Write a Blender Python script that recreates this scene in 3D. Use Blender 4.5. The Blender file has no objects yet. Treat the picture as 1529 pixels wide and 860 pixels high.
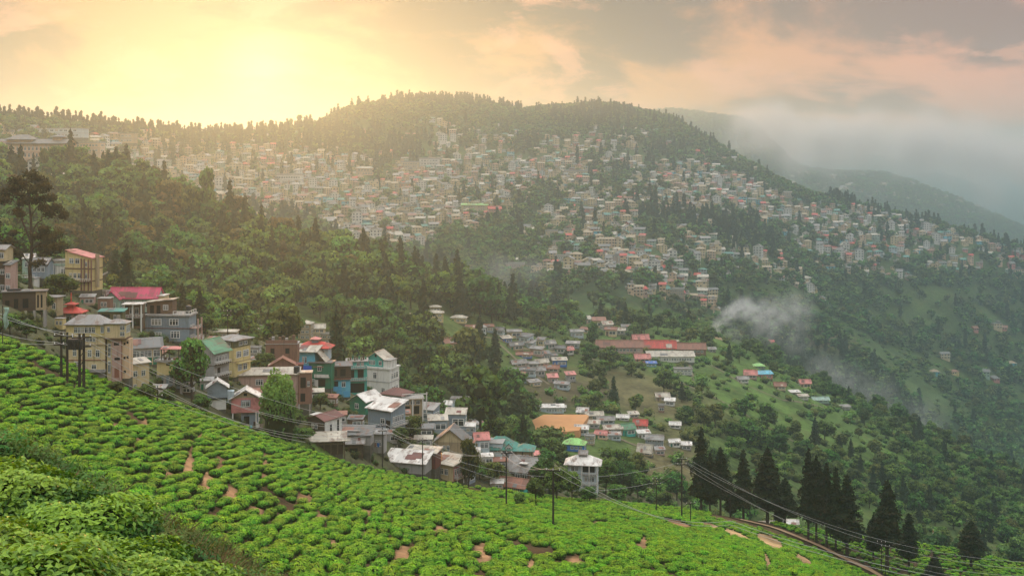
import bpy, bmesh, math, random
import numpy as np
from mathutils import Vector, Matrix, noise as mnoise
C = bpy.context.scene.collection
SC = bpy.context.scene
R = random.Random(7)
PI = math.pi

# ------------------------------------------------------------------ camera
# The camera stands at the origin of heights, level, with a vertical lens shift.
FPX = 1640.0; CX = 764.5; HY = 235.0          # focal length in photo pixels, centre column, eye level row
cam = bpy.data.cameras.new('camera'); camo = bpy.data.objects.new('camera', cam); C.objects.link(camo)
camo.location = (0, 0, 0); camo.rotation_euler = (PI/2, 0, 0)
cam.sensor_width = 36; cam.lens = 36*FPX/1529; cam.shift_y = -(430-HY)/1529
cam.clip_start = 0.5; cam.clip_end = 40000
SC.camera = camo
SC.view_settings.view_transform = 'Standard'; SC.view_settings.look = 'None'
SC.view_settings.exposure = 0.60; SC.view_settings.gamma = 1
SC.cycles.max_bounces = 6; SC.cycles.diffuse_bounces = 3; SC.cycles.glossy_bounces = 2
SC.cycles.transmission_bounces = 3; SC.cycles.volume_bounces = 1; SC.cycles.transparent_max_bounces = 6
SC.cycles.use_denoising = True
SC.cycles.sample_clamp_indirect = 6

# ------------------------------------------------------------------ sun and sky
SUN_EL = math.radians(5.2)
SUN_AZ = math.atan2(395-CX, FPX)               # azimuth from the camera axis (+Y), towards +X
sd = Vector((math.sin(SUN_AZ)*math.cos(SUN_EL), math.cos(SUN_AZ)*math.cos(SUN_EL), math.sin(SUN_EL)))
sl = bpy.data.lights.new('sun', 'SUN'); sl.energy = 1.3; sl.angle = math.radians(3.0); sl.color = (1.0, 0.43, 0.14)
so = bpy.data.objects.new('sun', sl); C.objects.link(so); so.rotation_euler = sd.to_track_quat('Z', 'Y').to_euler()

class NT:
    """tiny helper to write node trees"""
    def __init__(s, tree): s.t = tree; s.n = tree.nodes; s.l = tree.links
    def new(s, typ, ins=None, **kw):
        nd = s.n.new(typ)
        for k, v in kw.items(): setattr(nd, k, v)
        for k, v in (ins or {}).items(): s.set(nd.inputs[k], v)
        return nd
    def set(s, sock, v):
        if isinstance(v, bpy.types.NodeSocket): s.l.new(v, sock)
        elif isinstance(v, (tuple, list)) and len(v) == 3 and len(sock.default_value) == 4: sock.default_value = (*v, 1)
        else: sock.default_value = v
    def m(s, op, a, b=0.0, c=0.0, clamp=False):
        nd = s.new('ShaderNodeMath', operation=op, use_clamp=clamp)
        s.set(nd.inputs[0], a); s.set(nd.inputs[1], b); s.set(nd.inputs[2], c); return nd.outputs[0]
    def mix(s, f, a, b, mode='MIX'):
        nd = s.new('ShaderNodeMix', data_type='RGBA', blend_type=mode)
        s.set(nd.inputs[0], f); s.set(nd.inputs[6], a); s.set(nd.inputs[7], b); return nd.outputs[2]
    def ramp(s, f, stops, interp='LINEAR'):
        nd = s.new('ShaderNodeValToRGB'); cr = nd.color_ramp; cr.interpolation = interp
        while len(cr.elements) < len(stops): cr.elements.new(0.5)
        for e, (p, c) in zip(cr.elements, stops):
            e.position = p; e.color = (*c, 1) if len(c) == 3 else c
        s.set(nd.inputs[0], f); return nd.outputs[0]
    def noise(s, vec, scale, detail=4, rough=0.55, dist=0.0, out='Fac'):
        nd = s.new('ShaderNodeTexNoise', {'Scale': scale, 'Detail': detail, 'Roughness': rough, 'Distortion': dist})
        if vec is not None: s.l.new(vec, nd.inputs['Vector'])
        return nd.outputs[out]
    def smooth(s, x, a, b):
        nd = s.new('ShaderNodeMapRange', {'From Min': a, 'From Max': b}, interpolation_type='SMOOTHSTEP')
        s.set(nd.inputs[0], x); return nd.outputs[0]

w = bpy.data.worlds.new('World'); SC.world = w; w.use_nodes = True
w.node_tree.nodes.clear(); k = NT(w.node_tree)
tc = k.new('ShaderNodeTexCoord').outputs['Generated']
sep = k.new('ShaderNodeSeparateXYZ'); k.l.new(tc, sep.inputs[0])
dx, dy, dz = sep.outputs
el = k.m('ARCSINE', dz)                                             # elevation, radians
az = k.m('ARCTAN2', dx, dy)
# cloud deck coordinates: a layer high overhead seen in perspective
den = k.m('ADD', k.m('MAXIMUM', dz, 0.0), 0.34)
cv = k.new('ShaderNodeCombineXYZ'); k.l.new(k.m('MULTIPLY', k.m('DIVIDE', dx, den), 1.0), cv.inputs[0]); k.l.new(k.m('DIVIDE', dy, den), cv.inputs[1])
cloudv = cv.outputs[0]
n1 = k.noise(k.new('ShaderNodeMapping', {'Vector': cloudv, 'Location': (2.35, 5.4, 0.0)}).outputs[0], 2.0, 8, 0.58, 0.35)
n2 = k.noise(k.new('ShaderNodeMapping', {'Vector': cloudv, 'Location': (3.1, 7.7, 2.0)}).outputs[0], 3.6, 7, 0.6, 0.4)
# angle from the glowing patch of cloud in front of the sun
gd = Vector((395-CX, FPX, HY-108)).normalized()
dot = k.new('ShaderNodeVectorMath', operation='DOT_PRODUCT'); k.l.new(tc, dot.inputs[0]); dot.inputs[1].default_value = gd
ang = k.m('ARCCOSINE', k.m('MINIMUM', dot.outputs['Value'], 0.99999))
base = k.ramp(k.m('DIVIDE', ang, 1.2), [(0.0, (0.80, 0.70, 0.45)), (0.04, (0.44, 0.32, 0.17)), (0.14, (0.46, 0.24, 0.09)), (0.30, (0.66, 0.33, 0.13)),
                                     (0.50, (0.86, 0.40, 0.24)), (0.75, (0.70, 0.34, 0.27)), (1.0, (0.50, 0.36, 0.34))])
dark = k.ramp(k.m('DIVIDE', ang, 1.2), [(0.0, (0.40, 0.34, 0.22)), (0.05, (0.12, 0.10, 0.09)), (0.12, (0.03, 0.035, 0.045)), (0.26, (0.04, 0.045, 0.065)), (0.42, (0.20, 0.13, 0.12)), (0.7, (0.28, 0.15, 0.14)), (1.0, (0.24, 0.24, 0.27))])
cf = k.smooth(k.m('ADD', n1, k.m('MULTIPLY', k.smooth(el, 0.02, 0.15), 0.09)), 0.47, 0.61)
col = k.mix(k.m('MULTIPLY', cf, 1.0), base, dark)
lit = k.m('MULTIPLY', k.smooth(n2, 0.52, 0.62), 0.6)
col = k.mix(lit, col, (0.85, 0.42, 0.26))
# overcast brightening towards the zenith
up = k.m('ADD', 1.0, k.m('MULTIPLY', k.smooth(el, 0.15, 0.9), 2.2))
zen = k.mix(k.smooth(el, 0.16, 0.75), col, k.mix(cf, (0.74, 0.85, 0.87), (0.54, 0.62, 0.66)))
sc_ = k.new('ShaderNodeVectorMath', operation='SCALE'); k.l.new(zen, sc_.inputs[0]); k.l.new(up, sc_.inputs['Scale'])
sky = k.new('ShaderNodeTexSky', sky_type='NISHITA', sun_disc=False, sun_elevation=SUN_EL, sun_rotation=SUN_AZ)
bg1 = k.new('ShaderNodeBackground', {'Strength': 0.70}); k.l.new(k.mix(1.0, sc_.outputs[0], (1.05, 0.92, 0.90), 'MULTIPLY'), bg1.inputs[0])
bg2 = k.new('ShaderNodeBackground', {'Strength': 0.05}); k.l.new(k.mix(1.0, sky.outputs[0], (0.12, 0.12, 0.12), 'MULTIPLY'), bg2.inputs[0])   # most of the clear sky is hidden by the cloud deck
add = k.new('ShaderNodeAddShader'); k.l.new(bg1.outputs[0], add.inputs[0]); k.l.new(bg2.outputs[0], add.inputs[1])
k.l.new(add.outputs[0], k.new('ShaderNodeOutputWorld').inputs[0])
w.cycles.sampling_method = 'MANUAL'; w.cycles.sample_map_resolution = 512

# ------------------------------------------------------------------ helpers
def tag(o, label=None, cat=None, group=None, kind=None):
    if label: o['label'] = label
    if cat: o['category'] = cat
    if group: o['group'] = group
    if kind: o['kind'] = kind
    return o
def link(name, me, parent=None):
    o = bpy.data.objects.new(name, me); C.objects.link(o)
    if parent is not None: o.parent = parent
    return o
def npmesh(name, V, F, mats=(), midx=None, smooth=False, uv=None):
    """mesh from numpy verts and an (n,4) or (n,3) array / list of faces"""
    me = bpy.data.meshes.new(name)
    V = np.asarray(V, dtype=np.float32); F = np.asarray(F, dtype=np.int32)
    n, kk = F.shape
    me.vertices.add(len(V)); me.vertices.foreach_set('co', V.ravel())
    me.loops.add(n*kk); me.loops.foreach_set('vertex_index', F.ravel())
    me.polygons.add(n); me.polygons.foreach_set('loop_start', np.arange(0, n*kk, kk, dtype=np.int32))
    for m in mats: me.materials.append(m)
    if midx is not None: me.polygons.foreach_set('material_index', np.asarray(midx, dtype=np.int32))
    me.polygons.foreach_set('use_smooth', np.full(n, bool(smooth)))
    me.update(calc_edges=True); return me
def copy_tree(o, parent=None):
    c = o.copy(); C.objects.link(c)
    if parent is not None: c.parent = parent
    for ch in list(o.children): copy_tree(ch, c)
    return c

# ------------------------------------------------------------------ materials
MATS = {}
def pbsdf(name, col, rough=0.85, spec=0.3, var=0.12, scale=2.0, bump=0.0, bscale=20, wear=None, metal=0.0, objrand=0.0, trans=0.0, wearamt=(0.5,0.75)):
    """painted / plastered / leafy surface: base colour with noise variation, grime and fine relief"""
    if name in MATS: return MATS[name]
    m = bpy.data.materials.new(name); m.use_nodes = True; m.node_tree.nodes.clear(); k = NT(m.node_tree)
    co = k.new('ShaderNodeTexCoord').outputs['Object']
    c = col
    n = k.noise(co, scale, 5, 0.6)
    hi = tuple(min(1, x*(1+var)) for x in col); lo = tuple(x*(1-var) for x in col)
    c = k.ramp(n, [(0.3, lo), (0.7, hi)])
    if wear is not None:
        wn = k.noise(co, scale*0.6, 6, 0.7, 0.8)
        c = k.mix(k.smooth(wn, wearamt[0], wearamt[1]), c, wear)
    if objrand:
        oi = k.new('ShaderNodeObjectInfo').outputs['Random']
        hs = k.new('ShaderNodeHueSaturation', {'Hue': k.m('ADD', 0.5-objrand*0.12, k.m('MULTIPLY', oi, objrand*0.24)),
             'Value': k.m('ADD', 1-objrand, k.m('MULTIPLY', k.m('FRACT', k.m('MULTIPLY', oi, 7.3)), 2*objrand))})
        k.l.new(c, hs.inputs['Color']); c = hs.outputs[0]
    b = k.new('ShaderNodeBsdfPrincipled', {'Roughness': rough, 'Metallic': metal})
    b.inputs['Specular IOR Level'].default_value = spec
    k.set(b.inputs['Base Color'], c)
    if bump:
        bn = k.new('ShaderNodeBump', {'Strength': bump, 'Distance': 0.05, 'Height': k.noise(co, bscale, 4, 0.6)})
        k.l.new(bn.outputs[0], b.inputs['Normal'])
    out = b.outputs[0]
    if trans:
        tr = k.new('ShaderNodeBsdfTranslucent'); k.set(tr.inputs['Color'], k.mix(0.5, c, (min(1,col[0]*3.0), min(1,col[1]*2.2), col[2])))
        mx = k.new('ShaderNodeMixShader', {0: trans}); k.l.new(out, mx.inputs[1]); k.l.new(tr.outputs[0], mx.inputs[2]); out = mx.outputs[0]
    k.l.new(out, k.new('ShaderNodeOutputMaterial').inputs[0])
    MATS[name] = m; return m
# ------------------------------------------------------------------ terrain
# One valley, described as curves that run across the view: each has a row (photo pixel of its ground) and a distance.
def pchip(x, y, xi):
    x = np.asarray(x, float); y = np.asarray(y, float); h = np.diff(x); d = (np.diff(y, axis=0).T/h).T
    m = np.zeros_like(y)
    for i in range(1, len(x)-1):
        a, b = d[i-1], d[i]; w1 = 2*h[i]+h[i-1]; w2 = h[i]+2*h[i-1]
        with np.errstate(divide='ignore', invalid='ignore'):
            v = (w1+w2)/(w1/a + w2/b)
        m[i] = np.where(a*b > 0, v, 0)
    m[0] = d[0]; m[-1] = d[-1]
    i = np.clip(np.searchsorted(x, xi) - 1, 0, len(x)-2); t = (xi - x[i])/h[i]
    T = t.reshape((-1,)+(1,)*(y.ndim-1)); H = h[i].reshape(T.shape)
    return (2*T**3-3*T**2+1)*y[i] + (T**3-2*T**2+T)*H*m[i] + (-2*T**3+3*T**2)*y[i+1] + (T**3-T**2)*H*m[i+1]
COLS = np.concatenate([np.arange(-900, -200, 50), np.arange(-200, 1740, 5), np.arange(1740, 2520, 60)]).astype(float)
def crv(name, px, pys, rs):
    px = np.asarray(px, float); q = np.clip(COLS, px[0], px[-1])
    return name, pchip(px, pys, q), pchip(px, rs, q)
K = [-300, 0, 150, 300, 450, 600, 750, 900, 1050, 1200, 1350, 1529, 1830]
CURVES = [
 crv('foot', [0,1], [1900,1900], [2.2,2.2]),
 crv('near', K, [700,800,890,1010,1110,1150,1170,1190,1200,1210,1220,1230,1240], [12]*13),
 crv('near_edge', K, [660,742,822,915,1010,1070,1100,1120,1130,1140,1150,1160,1170], [16,16,16,16,16.5,17,17,17,17,17,17,17,17]),
 crv('gully', K, [650,712,795,880,935,960,975,990,1000,1010,1020,1040,1050], [40]*13),
 crv('tea_a', K, [570,650,722,790,838,868,888,903,918,935,962,985,1010], [62,62,62,62,65,65,65,66,66,68,70,72,74]),
 crv('tea_b', K, [490,570,635,690,742,783,806,822,838,865,908,945,980], [92,92,92,92,95,96,98,100,102,105,110,115,120]),
 crv('tea_c', K, [430,512,572,624,678,718,738,754,777,813,872,925,965], [118,118,127,138,152,167,180,192,200,205,205,205,205]),
 crv('tea_edge', K, [428,508,568,619,673,713,734,750,767,789,806,843,905], [123,123,132,143,157,172,185,197,215,226,240,250,262]),
 crv('below_edge', K, [446,530,592,645,700,742,765,785,815,850,885,925,980], [134,134,144,155,169,184,198,212,232,245,262,275,290]),
 crv('village_a', K, [420,455,515,570,625,668,706,745,815,848,880,920,975], [150,155,170,175,188,205,222,245,250,262,278,292,305]),
 crv('village_b', K, [385,405,440,490,538,606,660,722,800,845,878,915,960], [190,195,212,225,240,265,290,305,300,300,305,315,325]),
 crv('wood_foot', K, [400,430,475,520,565,620,680,700,760,835,860,890,930], [250,262,285,300,315,330,345,345,350,345,350,360,370]),
 crv('wood_a', K, [330,350,392,440,480,520,590,610,640,720,770,815,880], [360,370,400,410,410,420,430,445,450,440,440,440,440]),
 crv('wood_b', K, [285,300,318,358,402,438,482,540,560,620,700,765,840], [480,500,520,525,525,535,560,560,570,560,550,530,520]),
 crv('spur', K, [262,268,275,330,392,430,470,490,488,568,634,722,830], [560,590,590,580,560,565,600,660,730,710,655,600,570]),
 crv('spur_back', K, [262,262,300,372,440,480,490,484,520,620,700,780,880], [620,640,680,690,700,700,720,760,850,830,780,720,700]),
 crv('valley', K, [262,266,300,370,436,470,465,450,470,560,640,730,850], [660,680,800,820,840,840,850,850,960,960,960,960,960]),
 crv('town_a', K, [258,262,290,335,382,415,420,408,425,480,580,670,800], [700,720,900,950,960,960,960,960,1030,1080,1060,1060,1060]),
 crv('town_b', K, [240,245,262,298,322,340,345,342,350,420,500,570,700], [800,820,1000,1100,1150,1150,1150,1150,1180,1220,1200,1200,1200]),
 crv('town_c', K, [215,222,232,252,262,262,265,268,286,350,400,460,580], [900,900,1050,1250,1320,1380,1380,1400,1400,1350,1330,1320,1300]),
 crv('town_crest', [-300,0,150,300,400,450,490,520,560,600,700,780,840,900,960,1000,1050,1100,1200,1300,1400,1529,1830],
     [182,191,197,210,203,196,186,172,163,158,160,172,166,162,172,182,212,240,292,314,340,375,440],
     [1000,1000,1150,1400,1500,1550,1580,1600,1620,1650,1700,1750,1800,1820,1800,1760,1700,1620,1500,1480,1450,1400,1400]),
 crv('town_back', K, [260,260,260,260,260,250,250,250,300,380,420,450,520], [1300,1300,1500,1800,2000,2100,2200,2300,2100,1900,1850,1800,1800]),
 crv('hill_foot', K, [280,280,280,280,270,260,260,260,280,350,380,410,470], [2100,2100,2300,2500,2700,2700,2700,2700,2500,2300,2250,2200,2200]),
 crv('hill_crest', [-300,0,700,900,940,1000,1060,1110,1150,1200,1260,1300,1400,1529,1830],
     [230,230,225,200,180,170,176,184,215,255,262,262,290,342,400],
     [3900,3900,3900,3900,3900,3900,3900,3900,3850,3800,3700,3600,3500,3400,3400]),
 crv('hill_back', [-300,900,1830], [262,262,380], [5400,5400,5000]),
 crv('far_crest', [-300,900,1150,1230,1300,1350,1420,1529,1830], [238,238,245,240,233,236,262,300,330], [7200]*9),
 crv('horizon', [0,1], [275,275], [9500,9500]),
]

NAMES = [c[0] for c in CURVES]
CRr = np.array([c[2] for c in CURVES]); CRz = -np.array([c[2] for c in CURVES])*(np.array([c[1] for c in CURVES])-HY)/FPX
ROWS = dict(foot=6, near=4, near_edge=6, gully=10, tea_a=16, tea_b=16, tea_c=2, tea_edge=4, below_edge=8, village_a=14, village_b=8, wood_foot=12, wood_a=14,
            wood_b=16, spur=10, spur_back=8, valley=10, town_a=18, town_b=20, town_c=24, town_crest=8, town_back=4, hill_foot=16, hill_crest=5, hill_back=8, far_crest=4)
# value noise on a lattice, vectorised
_rs = np.random.RandomState(3); _lat = _rs.rand(256, 256)
def vnoise(x, y):
    xi = np.floor(x).astype(int); yi = np.floor(y).astype(int); fx = x-xi; fy = y-yi
    fx = fx*fx*(3-2*fx); fy = fy*fy*(3-2*fy)
    g = lambda a, b: _lat[a & 255, b & 255]
    return (g(xi, yi)*(1-fx)+g(xi+1, yi)*fx)*(1-fy) + (g(xi, yi+1)*(1-fx)+g(xi+1, yi+1)*fx)*fy
def fbm(x, y, octs=4):
    s = 0; a = 0.5; t = 0
    for i in range(octs):
        s = s + a*vnoise(x+17.3*i, y+5.7*i); t += a; a *= 0.5; x = x*2.03; y = y*2.03
    return s/t - 0.5
def slopes():
    d = np.diff(CRz, axis=0)/np.diff(CRr, axis=0); h = np.diff(CRr, axis=0); m = np.zeros_like(CRz)
    a, b = d[:-1], d[1:]; w1 = 2*h[1:]+h[:-1]; w2 = h[1:]+2*h[:-1]
    with np.errstate(divide='ignore', invalid='ignore'): v = (w1+w2)/(w1/a+w2/b)
    m[1:-1] = np.where(a*b > 0, v, 0); m[0] = d[0]; m[-1] = d[-1]; return m
_m = slopes()
RT, ZT, SEC = [], [], []
for i in range(len(NAMES)-1):
    n = ROWS[NAMES[i]]
    for j in range(n):
        f = j/n; r0, r1 = CRr[i], CRr[i+1]; r = r0*(r1/r0)**f; t = (r-r0)/(r1-r0); H = r1-r0
        z = (2*t**3-3*t**2+1)*CRz[i]+(t**3-2*t**2+t)*H*_m[i]+(-2*t**3+3*t**2)*CRz[i+1]+(t**3-t**2)*H*_m[i+1]
        RT.append(r); ZT.append(z); SEC.append(i)
RT.append(CRr[-1]); ZT.append(CRz[-1]); SEC.append(len(NAMES)-1)
RT = np.array(RT); ZT = np.array(ZT); SEC = np.array(SEC)
XT = RT*(COLS[None, :]-CX)/FPX
_i = {n: NAMES.index(n) for n in NAMES}
_amp = np.interp(SEC, [0, _i['tea_a'], _i['tea_edge'], _i['village_a'], _i['wood_a'], _i['spur'], _i['valley'], _i['town_b'], _i['town_crest'], _i['hill_crest'], _i['horizon']],
                 [0.15, 0.9, 0.8, 2.0, 5.0, 4.0, 14.0, 16.0, 7.0, 20.0, 30.0])[:, None]
_scl = np.interp(SEC, [0, _i['village_a'], _i['wood_a'], _i['valley'], _i['town_crest'], _i['horizon']], [12, 25, 60, 130, 150, 400])[:, None]
ZT = ZT + _amp*fbm(XT/_scl+31.7, RT/_scl+11.1, 5)
PYT = HY - FPX*ZT/RT
NR, NC = RT.shape
_colidx = np.arange(NC)
def _col(px):
    c = float(np.interp(px, COLS, _colidx)); a = min(int(c), NC-2); return a, c-a
def profile(px):
    a, f = _col(px); return RT[:, a]*(1-f)+RT[:, a+1]*f, ZT[:, a]*(1-f)+ZT[:, a+1]*f
def ground(px, py, rmin=0.0):
    """the first ground point seen at a pixel of the photograph -> (x, y, z)"""
    r, z = profile(px); p = HY - FPX*z/r; best = None
    for i in range(1, len(r)):
        if r[i] < rmin: continue
        if p[i] <= py:
            if p[i-1] > py and r[i-1] >= rmin:
                t = (p[i-1]-py)/(p[i-1]-p[i]+1e-9); rr = r[i-1]+t*(r[i]-r[i-1]); zz = z[i-1]+t*(z[i]-z[i-1])
            else: rr, zz = r[i], z[i]
            return Vector((rr*(px-CX)/FPX, rr, zz))
    i = int(np.argmin(np.where(r >= rmin, p, 1e9))); return Vector((r[i]*(px-CX)/FPX, r[i], z[i]))
def height(x, y):
    px = CX + FPX*x/y; r, z = profile(px); return float(np.interp(y, r, z))
def heights(X, Y):
    """vectorised height lookup"""
    px = CX + FPX*X/Y; c = np.interp(px, COLS, _colidx); a = np.minimum(c.astype(int), NC-2); f = c-a
    out = np.empty_like(X)
    for i in range(len(X)):
        rr = RT[:, a[i]]*(1-f[i])+RT[:, a[i]+1]*f[i]; zz = ZT[:, a[i]]*(1-f[i])+ZT[:, a[i]+1]*f[i]
        out[i] = np.interp(Y[i], rr, zz)
    return out
def seen_py(px, y):
    """row of the ground at column px and distance y, and whether nearer ground hides it"""
    r, z = profile(px); p = HY-FPX*z/r; i = np.searchsorted(r, y); return float(np.interp(y, r, p)), (i < 2 or p[:i-1].min() > np.interp(y, r, p)-1.0)
def at(px, r):
    """ground point at column px and distance r"""
    rr, zz = profile(px); return Vector((r*(px-CX)/FPX, r, float(np.interp(r, rr, zz))))

# ground cover colours, per vertex (what grows or lies there, plus painted shade between tea rows)
PXT = np.broadcast_to(COLS[None, :], RT.shape)
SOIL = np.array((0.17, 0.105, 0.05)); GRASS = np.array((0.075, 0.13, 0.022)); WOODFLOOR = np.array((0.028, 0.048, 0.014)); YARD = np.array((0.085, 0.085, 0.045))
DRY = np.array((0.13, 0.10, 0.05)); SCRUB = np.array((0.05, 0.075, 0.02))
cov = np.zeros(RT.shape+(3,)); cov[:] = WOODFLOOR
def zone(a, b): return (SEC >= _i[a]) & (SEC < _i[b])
cov[zone('foot', 'below_edge')] = SOIL*0.32  # soil darkened to paint the shade under and between the tea bushes
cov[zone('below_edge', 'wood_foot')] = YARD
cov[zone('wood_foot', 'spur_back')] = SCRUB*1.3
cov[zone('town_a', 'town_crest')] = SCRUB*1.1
def paint(a, b, px, py, rx, ry, c, wgt=1.0, tilt=0.0):
    s = zone(a, b)[:, None]; u = PXT-px; v = PYT-py-u*tilt
    d = (u/rx)**2+(v/ry)**2 + 0.9*fbm(XT/14, RT/14, 4)
    k_ = np.clip(1.35-d, 0, 1)*wgt*s
    cov[:] = cov*(1-k_[..., None])+np.array(c)*k_[..., None]
LIGHTGREEN = (0.085, 0.14, 0.03)
SOILSPOTS = [(280, 690, 9, 20, -1.2), (250, 700, 6, 14, -1), (310, 720, 6, 14, -1.2), (345, 745, 8, 16, -1), (240, 685, 6, 14, -1.2), (318, 778, 12, 6, 0.3), (172, 640, 5, 9, 0), (395, 700, 5, 20, -1.5), (450, 745, 14, 6, 0), (330, 690, 5, 16, -1.2), (383, 760, 6, 9, -0.6), (480, 770, 7, 5, 0), (540, 800, 6, 8, 0), (660, 790, 8, 6, 0), (300, 655, 4, 7, 0), (220, 630, 4, 6, 0),
    (548, 766, 14, 5, 0), (602, 830, 10, 14, 0), (720, 830, 8, 18, 0.2), (1010, 782, 26, 5, 0.3), (895, 782, 16, 4, 0), (1200, 838, 14, 7, 0.5), (130, 655, 5, 10, -0.5), (205, 665, 5, 12, -1), (455, 815, 6, 7, 0), (500, 815, 7, 9, 0), (610, 760, 8, 4, 0), (960, 815, 9, 14, 0), (790, 845, 9, 10, 0), (860, 840, 7, 9, 0)]
paint('wood_foot', 'valley', 1180, 590, 300, 90, LIGHTGREEN, 0.95, 0.42)
paint('wood_foot', 'valley', 1020, 500, 120, 55, LIGHTGREEN, 0.6, 0.2)
paint('wood_foot', 'valley', 960, 590, 130, 35, DRY, 0.75, 0.25)
paint('wood_foot', 'valley', 830, 590, 80, 25, (0.07, 0.055, 0.03), 0.9)
paint('wood_foot', 'valley', 1000, 700, 60, 60, DRY, 0.8)
paint('spur_back', 'town_b', 1330, 540, 190, 30, (0.07, 0.11, 0.035), 0.5, 0.66)
paint('spur_back', 'town_b', 1230, 505, 60, 16, (0.20, 0.12, 0.07), 0.6, 0.3)
paint('below_edge', 'wood_foot', 460, 672, 60, 14, GRASS, 1.0, 0.35)
for q in SOILSPOTS: paint('gully', 'below_edge', q[0], q[1], q[2]*1.5, q[3]*1.3, (0.30, 0.17, 0.085), 1.0, 0)
paint('tea_a', 'below_edge', 1130, 812, 90, 24, (0.42, 0.27, 0.13), 1.0, 0.35)
paint('tea_a', 'below_edge', 1150, 840, 14, 14, (0.40, 0.26, 0.13), 0.7, 0.3)
paint('near_edge', 'tea_a', 240, 790, 130, 40, (0.10, 0.09, 0.035), 0.9, 0.5)
paint('near_edge', 'tea_a', 90, 700, 90, 24, (0.04, 0.15, 0.02), 0.9, 0.4)

gm = bpy.data.materials.new('ground_cover'); gm.use_nodes = True; gm.node_tree.nodes.clear(); k = NT(gm.node_tree)
at_ = k.new('ShaderNodeAttribute', attribute_name='cover').outputs['Color']
co = k.new('ShaderNodeTexCoord').outputs['Object']
g1 = k.noise(co, 0.35, 5, 0.7); g2 = k.noise(co, 0.045, 5, 0.65)
v = k.m('ADD', k.m('MULTIPLY', k.smooth(g1, 0.3, 0.7), 0.8), k.m('MULTIPLY', k.smooth(g2, 0.3, 0.7), 0.7))
v = k.m('ADD', v, 0.28)
vs = k.new('ShaderNodeVectorMath', operation='SCALE'); k.l.new(at_, vs.inputs[0]); k.l.new(v, vs.inputs['Scale'])
tint = k.mix(k.smooth(k.noise(co, 0.11, 4, 0.6), 0.52, 0.68), vs.outputs[0], (0.13, 0.10, 0.045)); tint = k.mix(0.35, vs.outputs[0], tint)
b = k.new('ShaderNodeBsdfPrincipled', {'Roughness': 0.95}); b.inputs['Specular IOR Level'].default_value = 0.1; k.l.new(tint, b.inputs['Base Color'])
bp = k.new('ShaderNodeBump', {'Strength': 0.8, 'Distance': 0.6, 'Height': k.noise(co, 0.9, 4, 0.65)}); k.l.new(bp.outputs[0], b.inputs['Normal'])
k.l.new(b.outputs[0], k.new('ShaderNodeOutputMaterial').inputs[0])

def terrain_sheet(name, a, b, label):
    s = np.where((SEC >= _i[a]) & (SEC < _i[b]))[0]; r0, r1 = s[0], min(s[-1]+1, NR-1); rows = np.arange(r0, r1+1)
    V = np.stack([XT[rows], RT[rows], ZT[rows]], -1).reshape(-1, 3); n = len(rows)
    idx = np.arange(n*NC).reshape(n, NC)
    F = np.stack([idx[:-1, :-1], idx[:-1, 1:], idx[1:, 1:], idx[1:, :-1]], -1).reshape(-1, 4)
    me = npmesh(name, V, F, [gm], smooth=True)
    ca = me.color_attributes.new('cover', 'FLOAT_COLOR', 'POINT')
    ca.data.foreach_set('color', np.concatenate([cov[rows].reshape(-1, 3), np.ones((n*NC, 1))], 1).astype(np.float32).ravel())
    return tag(link(name, me), label, None, None, 'structure')
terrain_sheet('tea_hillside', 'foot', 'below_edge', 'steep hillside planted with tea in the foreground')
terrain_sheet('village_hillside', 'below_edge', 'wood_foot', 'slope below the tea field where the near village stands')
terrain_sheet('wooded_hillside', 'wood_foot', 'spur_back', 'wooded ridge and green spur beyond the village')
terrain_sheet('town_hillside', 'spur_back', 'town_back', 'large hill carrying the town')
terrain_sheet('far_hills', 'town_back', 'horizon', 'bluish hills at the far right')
# the land behind the viewpoint: the hillside goes on uphill
bx = np.linspace(-400, 400, 41); by = np.linspace(2.2, -250, 22); GX, GY = np.meshgrid(bx, by)
GZ = np.where(GY > 2.1, -1.9-0*GX, -2.2+(-GY)*0.28) + 1.5*fbm(GX/20, GY/20)
idx = np.arange(GX.size).reshape(GX.shape)
me = npmesh('upper_hillside', np.stack([GX, GY, GZ], -1).reshape(-1, 3), np.stack([idx[:-1, :-1], idx[:-1, 1:], idx[1:, 1:], idx[1:, :-1]], -1).reshape(-1, 4)[:, ::-1], [gm], smooth=True)
ca = me.color_attributes.new('cover', 'FLOAT_COLOR', 'POINT'); ca.data.foreach_set('color', np.tile(np.array((*GRASS, 1), np.float32), GX.size))
tag(link('upper_hillside', me), 'grassy hillside above the tea field', None, None, 'structure')

# ------------------------------------------------------------------ haze: one closed box of even air
ZTOP = float(ZT.max())+38; ZBOT = float(min(ZT.min(), -2))-1.0
def box_mesh(name, lo, hi, mats):
    x0, y0, z0 = lo; x1, y1, z1 = hi
    V = [(x0,y0,z0),(x1,y0,z0),(x1,y1,z0),(x0,y1,z0),(x0,y0,z1),(x1,y0,z1),(x1,y1,z1),(x0,y1,z1)]
    F = [(0,3,2,1),(4,5,6,7),(0,1,5,4),(1,2,6,5),(2,3,7,6),(3,0,4,7)]
    return npmesh(name, V, F, mats)
HAZE_D = 0.00034
hm = bpy.data.materials.new('haze'); hm.use_nodes = True; hm.node_tree.nodes.clear(); k = NT(hm.node_tree)
pv = k.new('ShaderNodeVolumePrincipled', {'Color': (0.64, 0.91, 1.0), 'Density': HAZE_D, 'Anisotropy': 0.74})
k.l.new(pv.outputs[0], k.new('ShaderNodeOutputMaterial').inputs['Volume'])
tag(link('haze', box_mesh('haze', (-11500, -260, ZBOT), (11500, 9700, ZTOP), [hm])), 'pale haze filling the valley', None, None, 'stuff')
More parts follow.
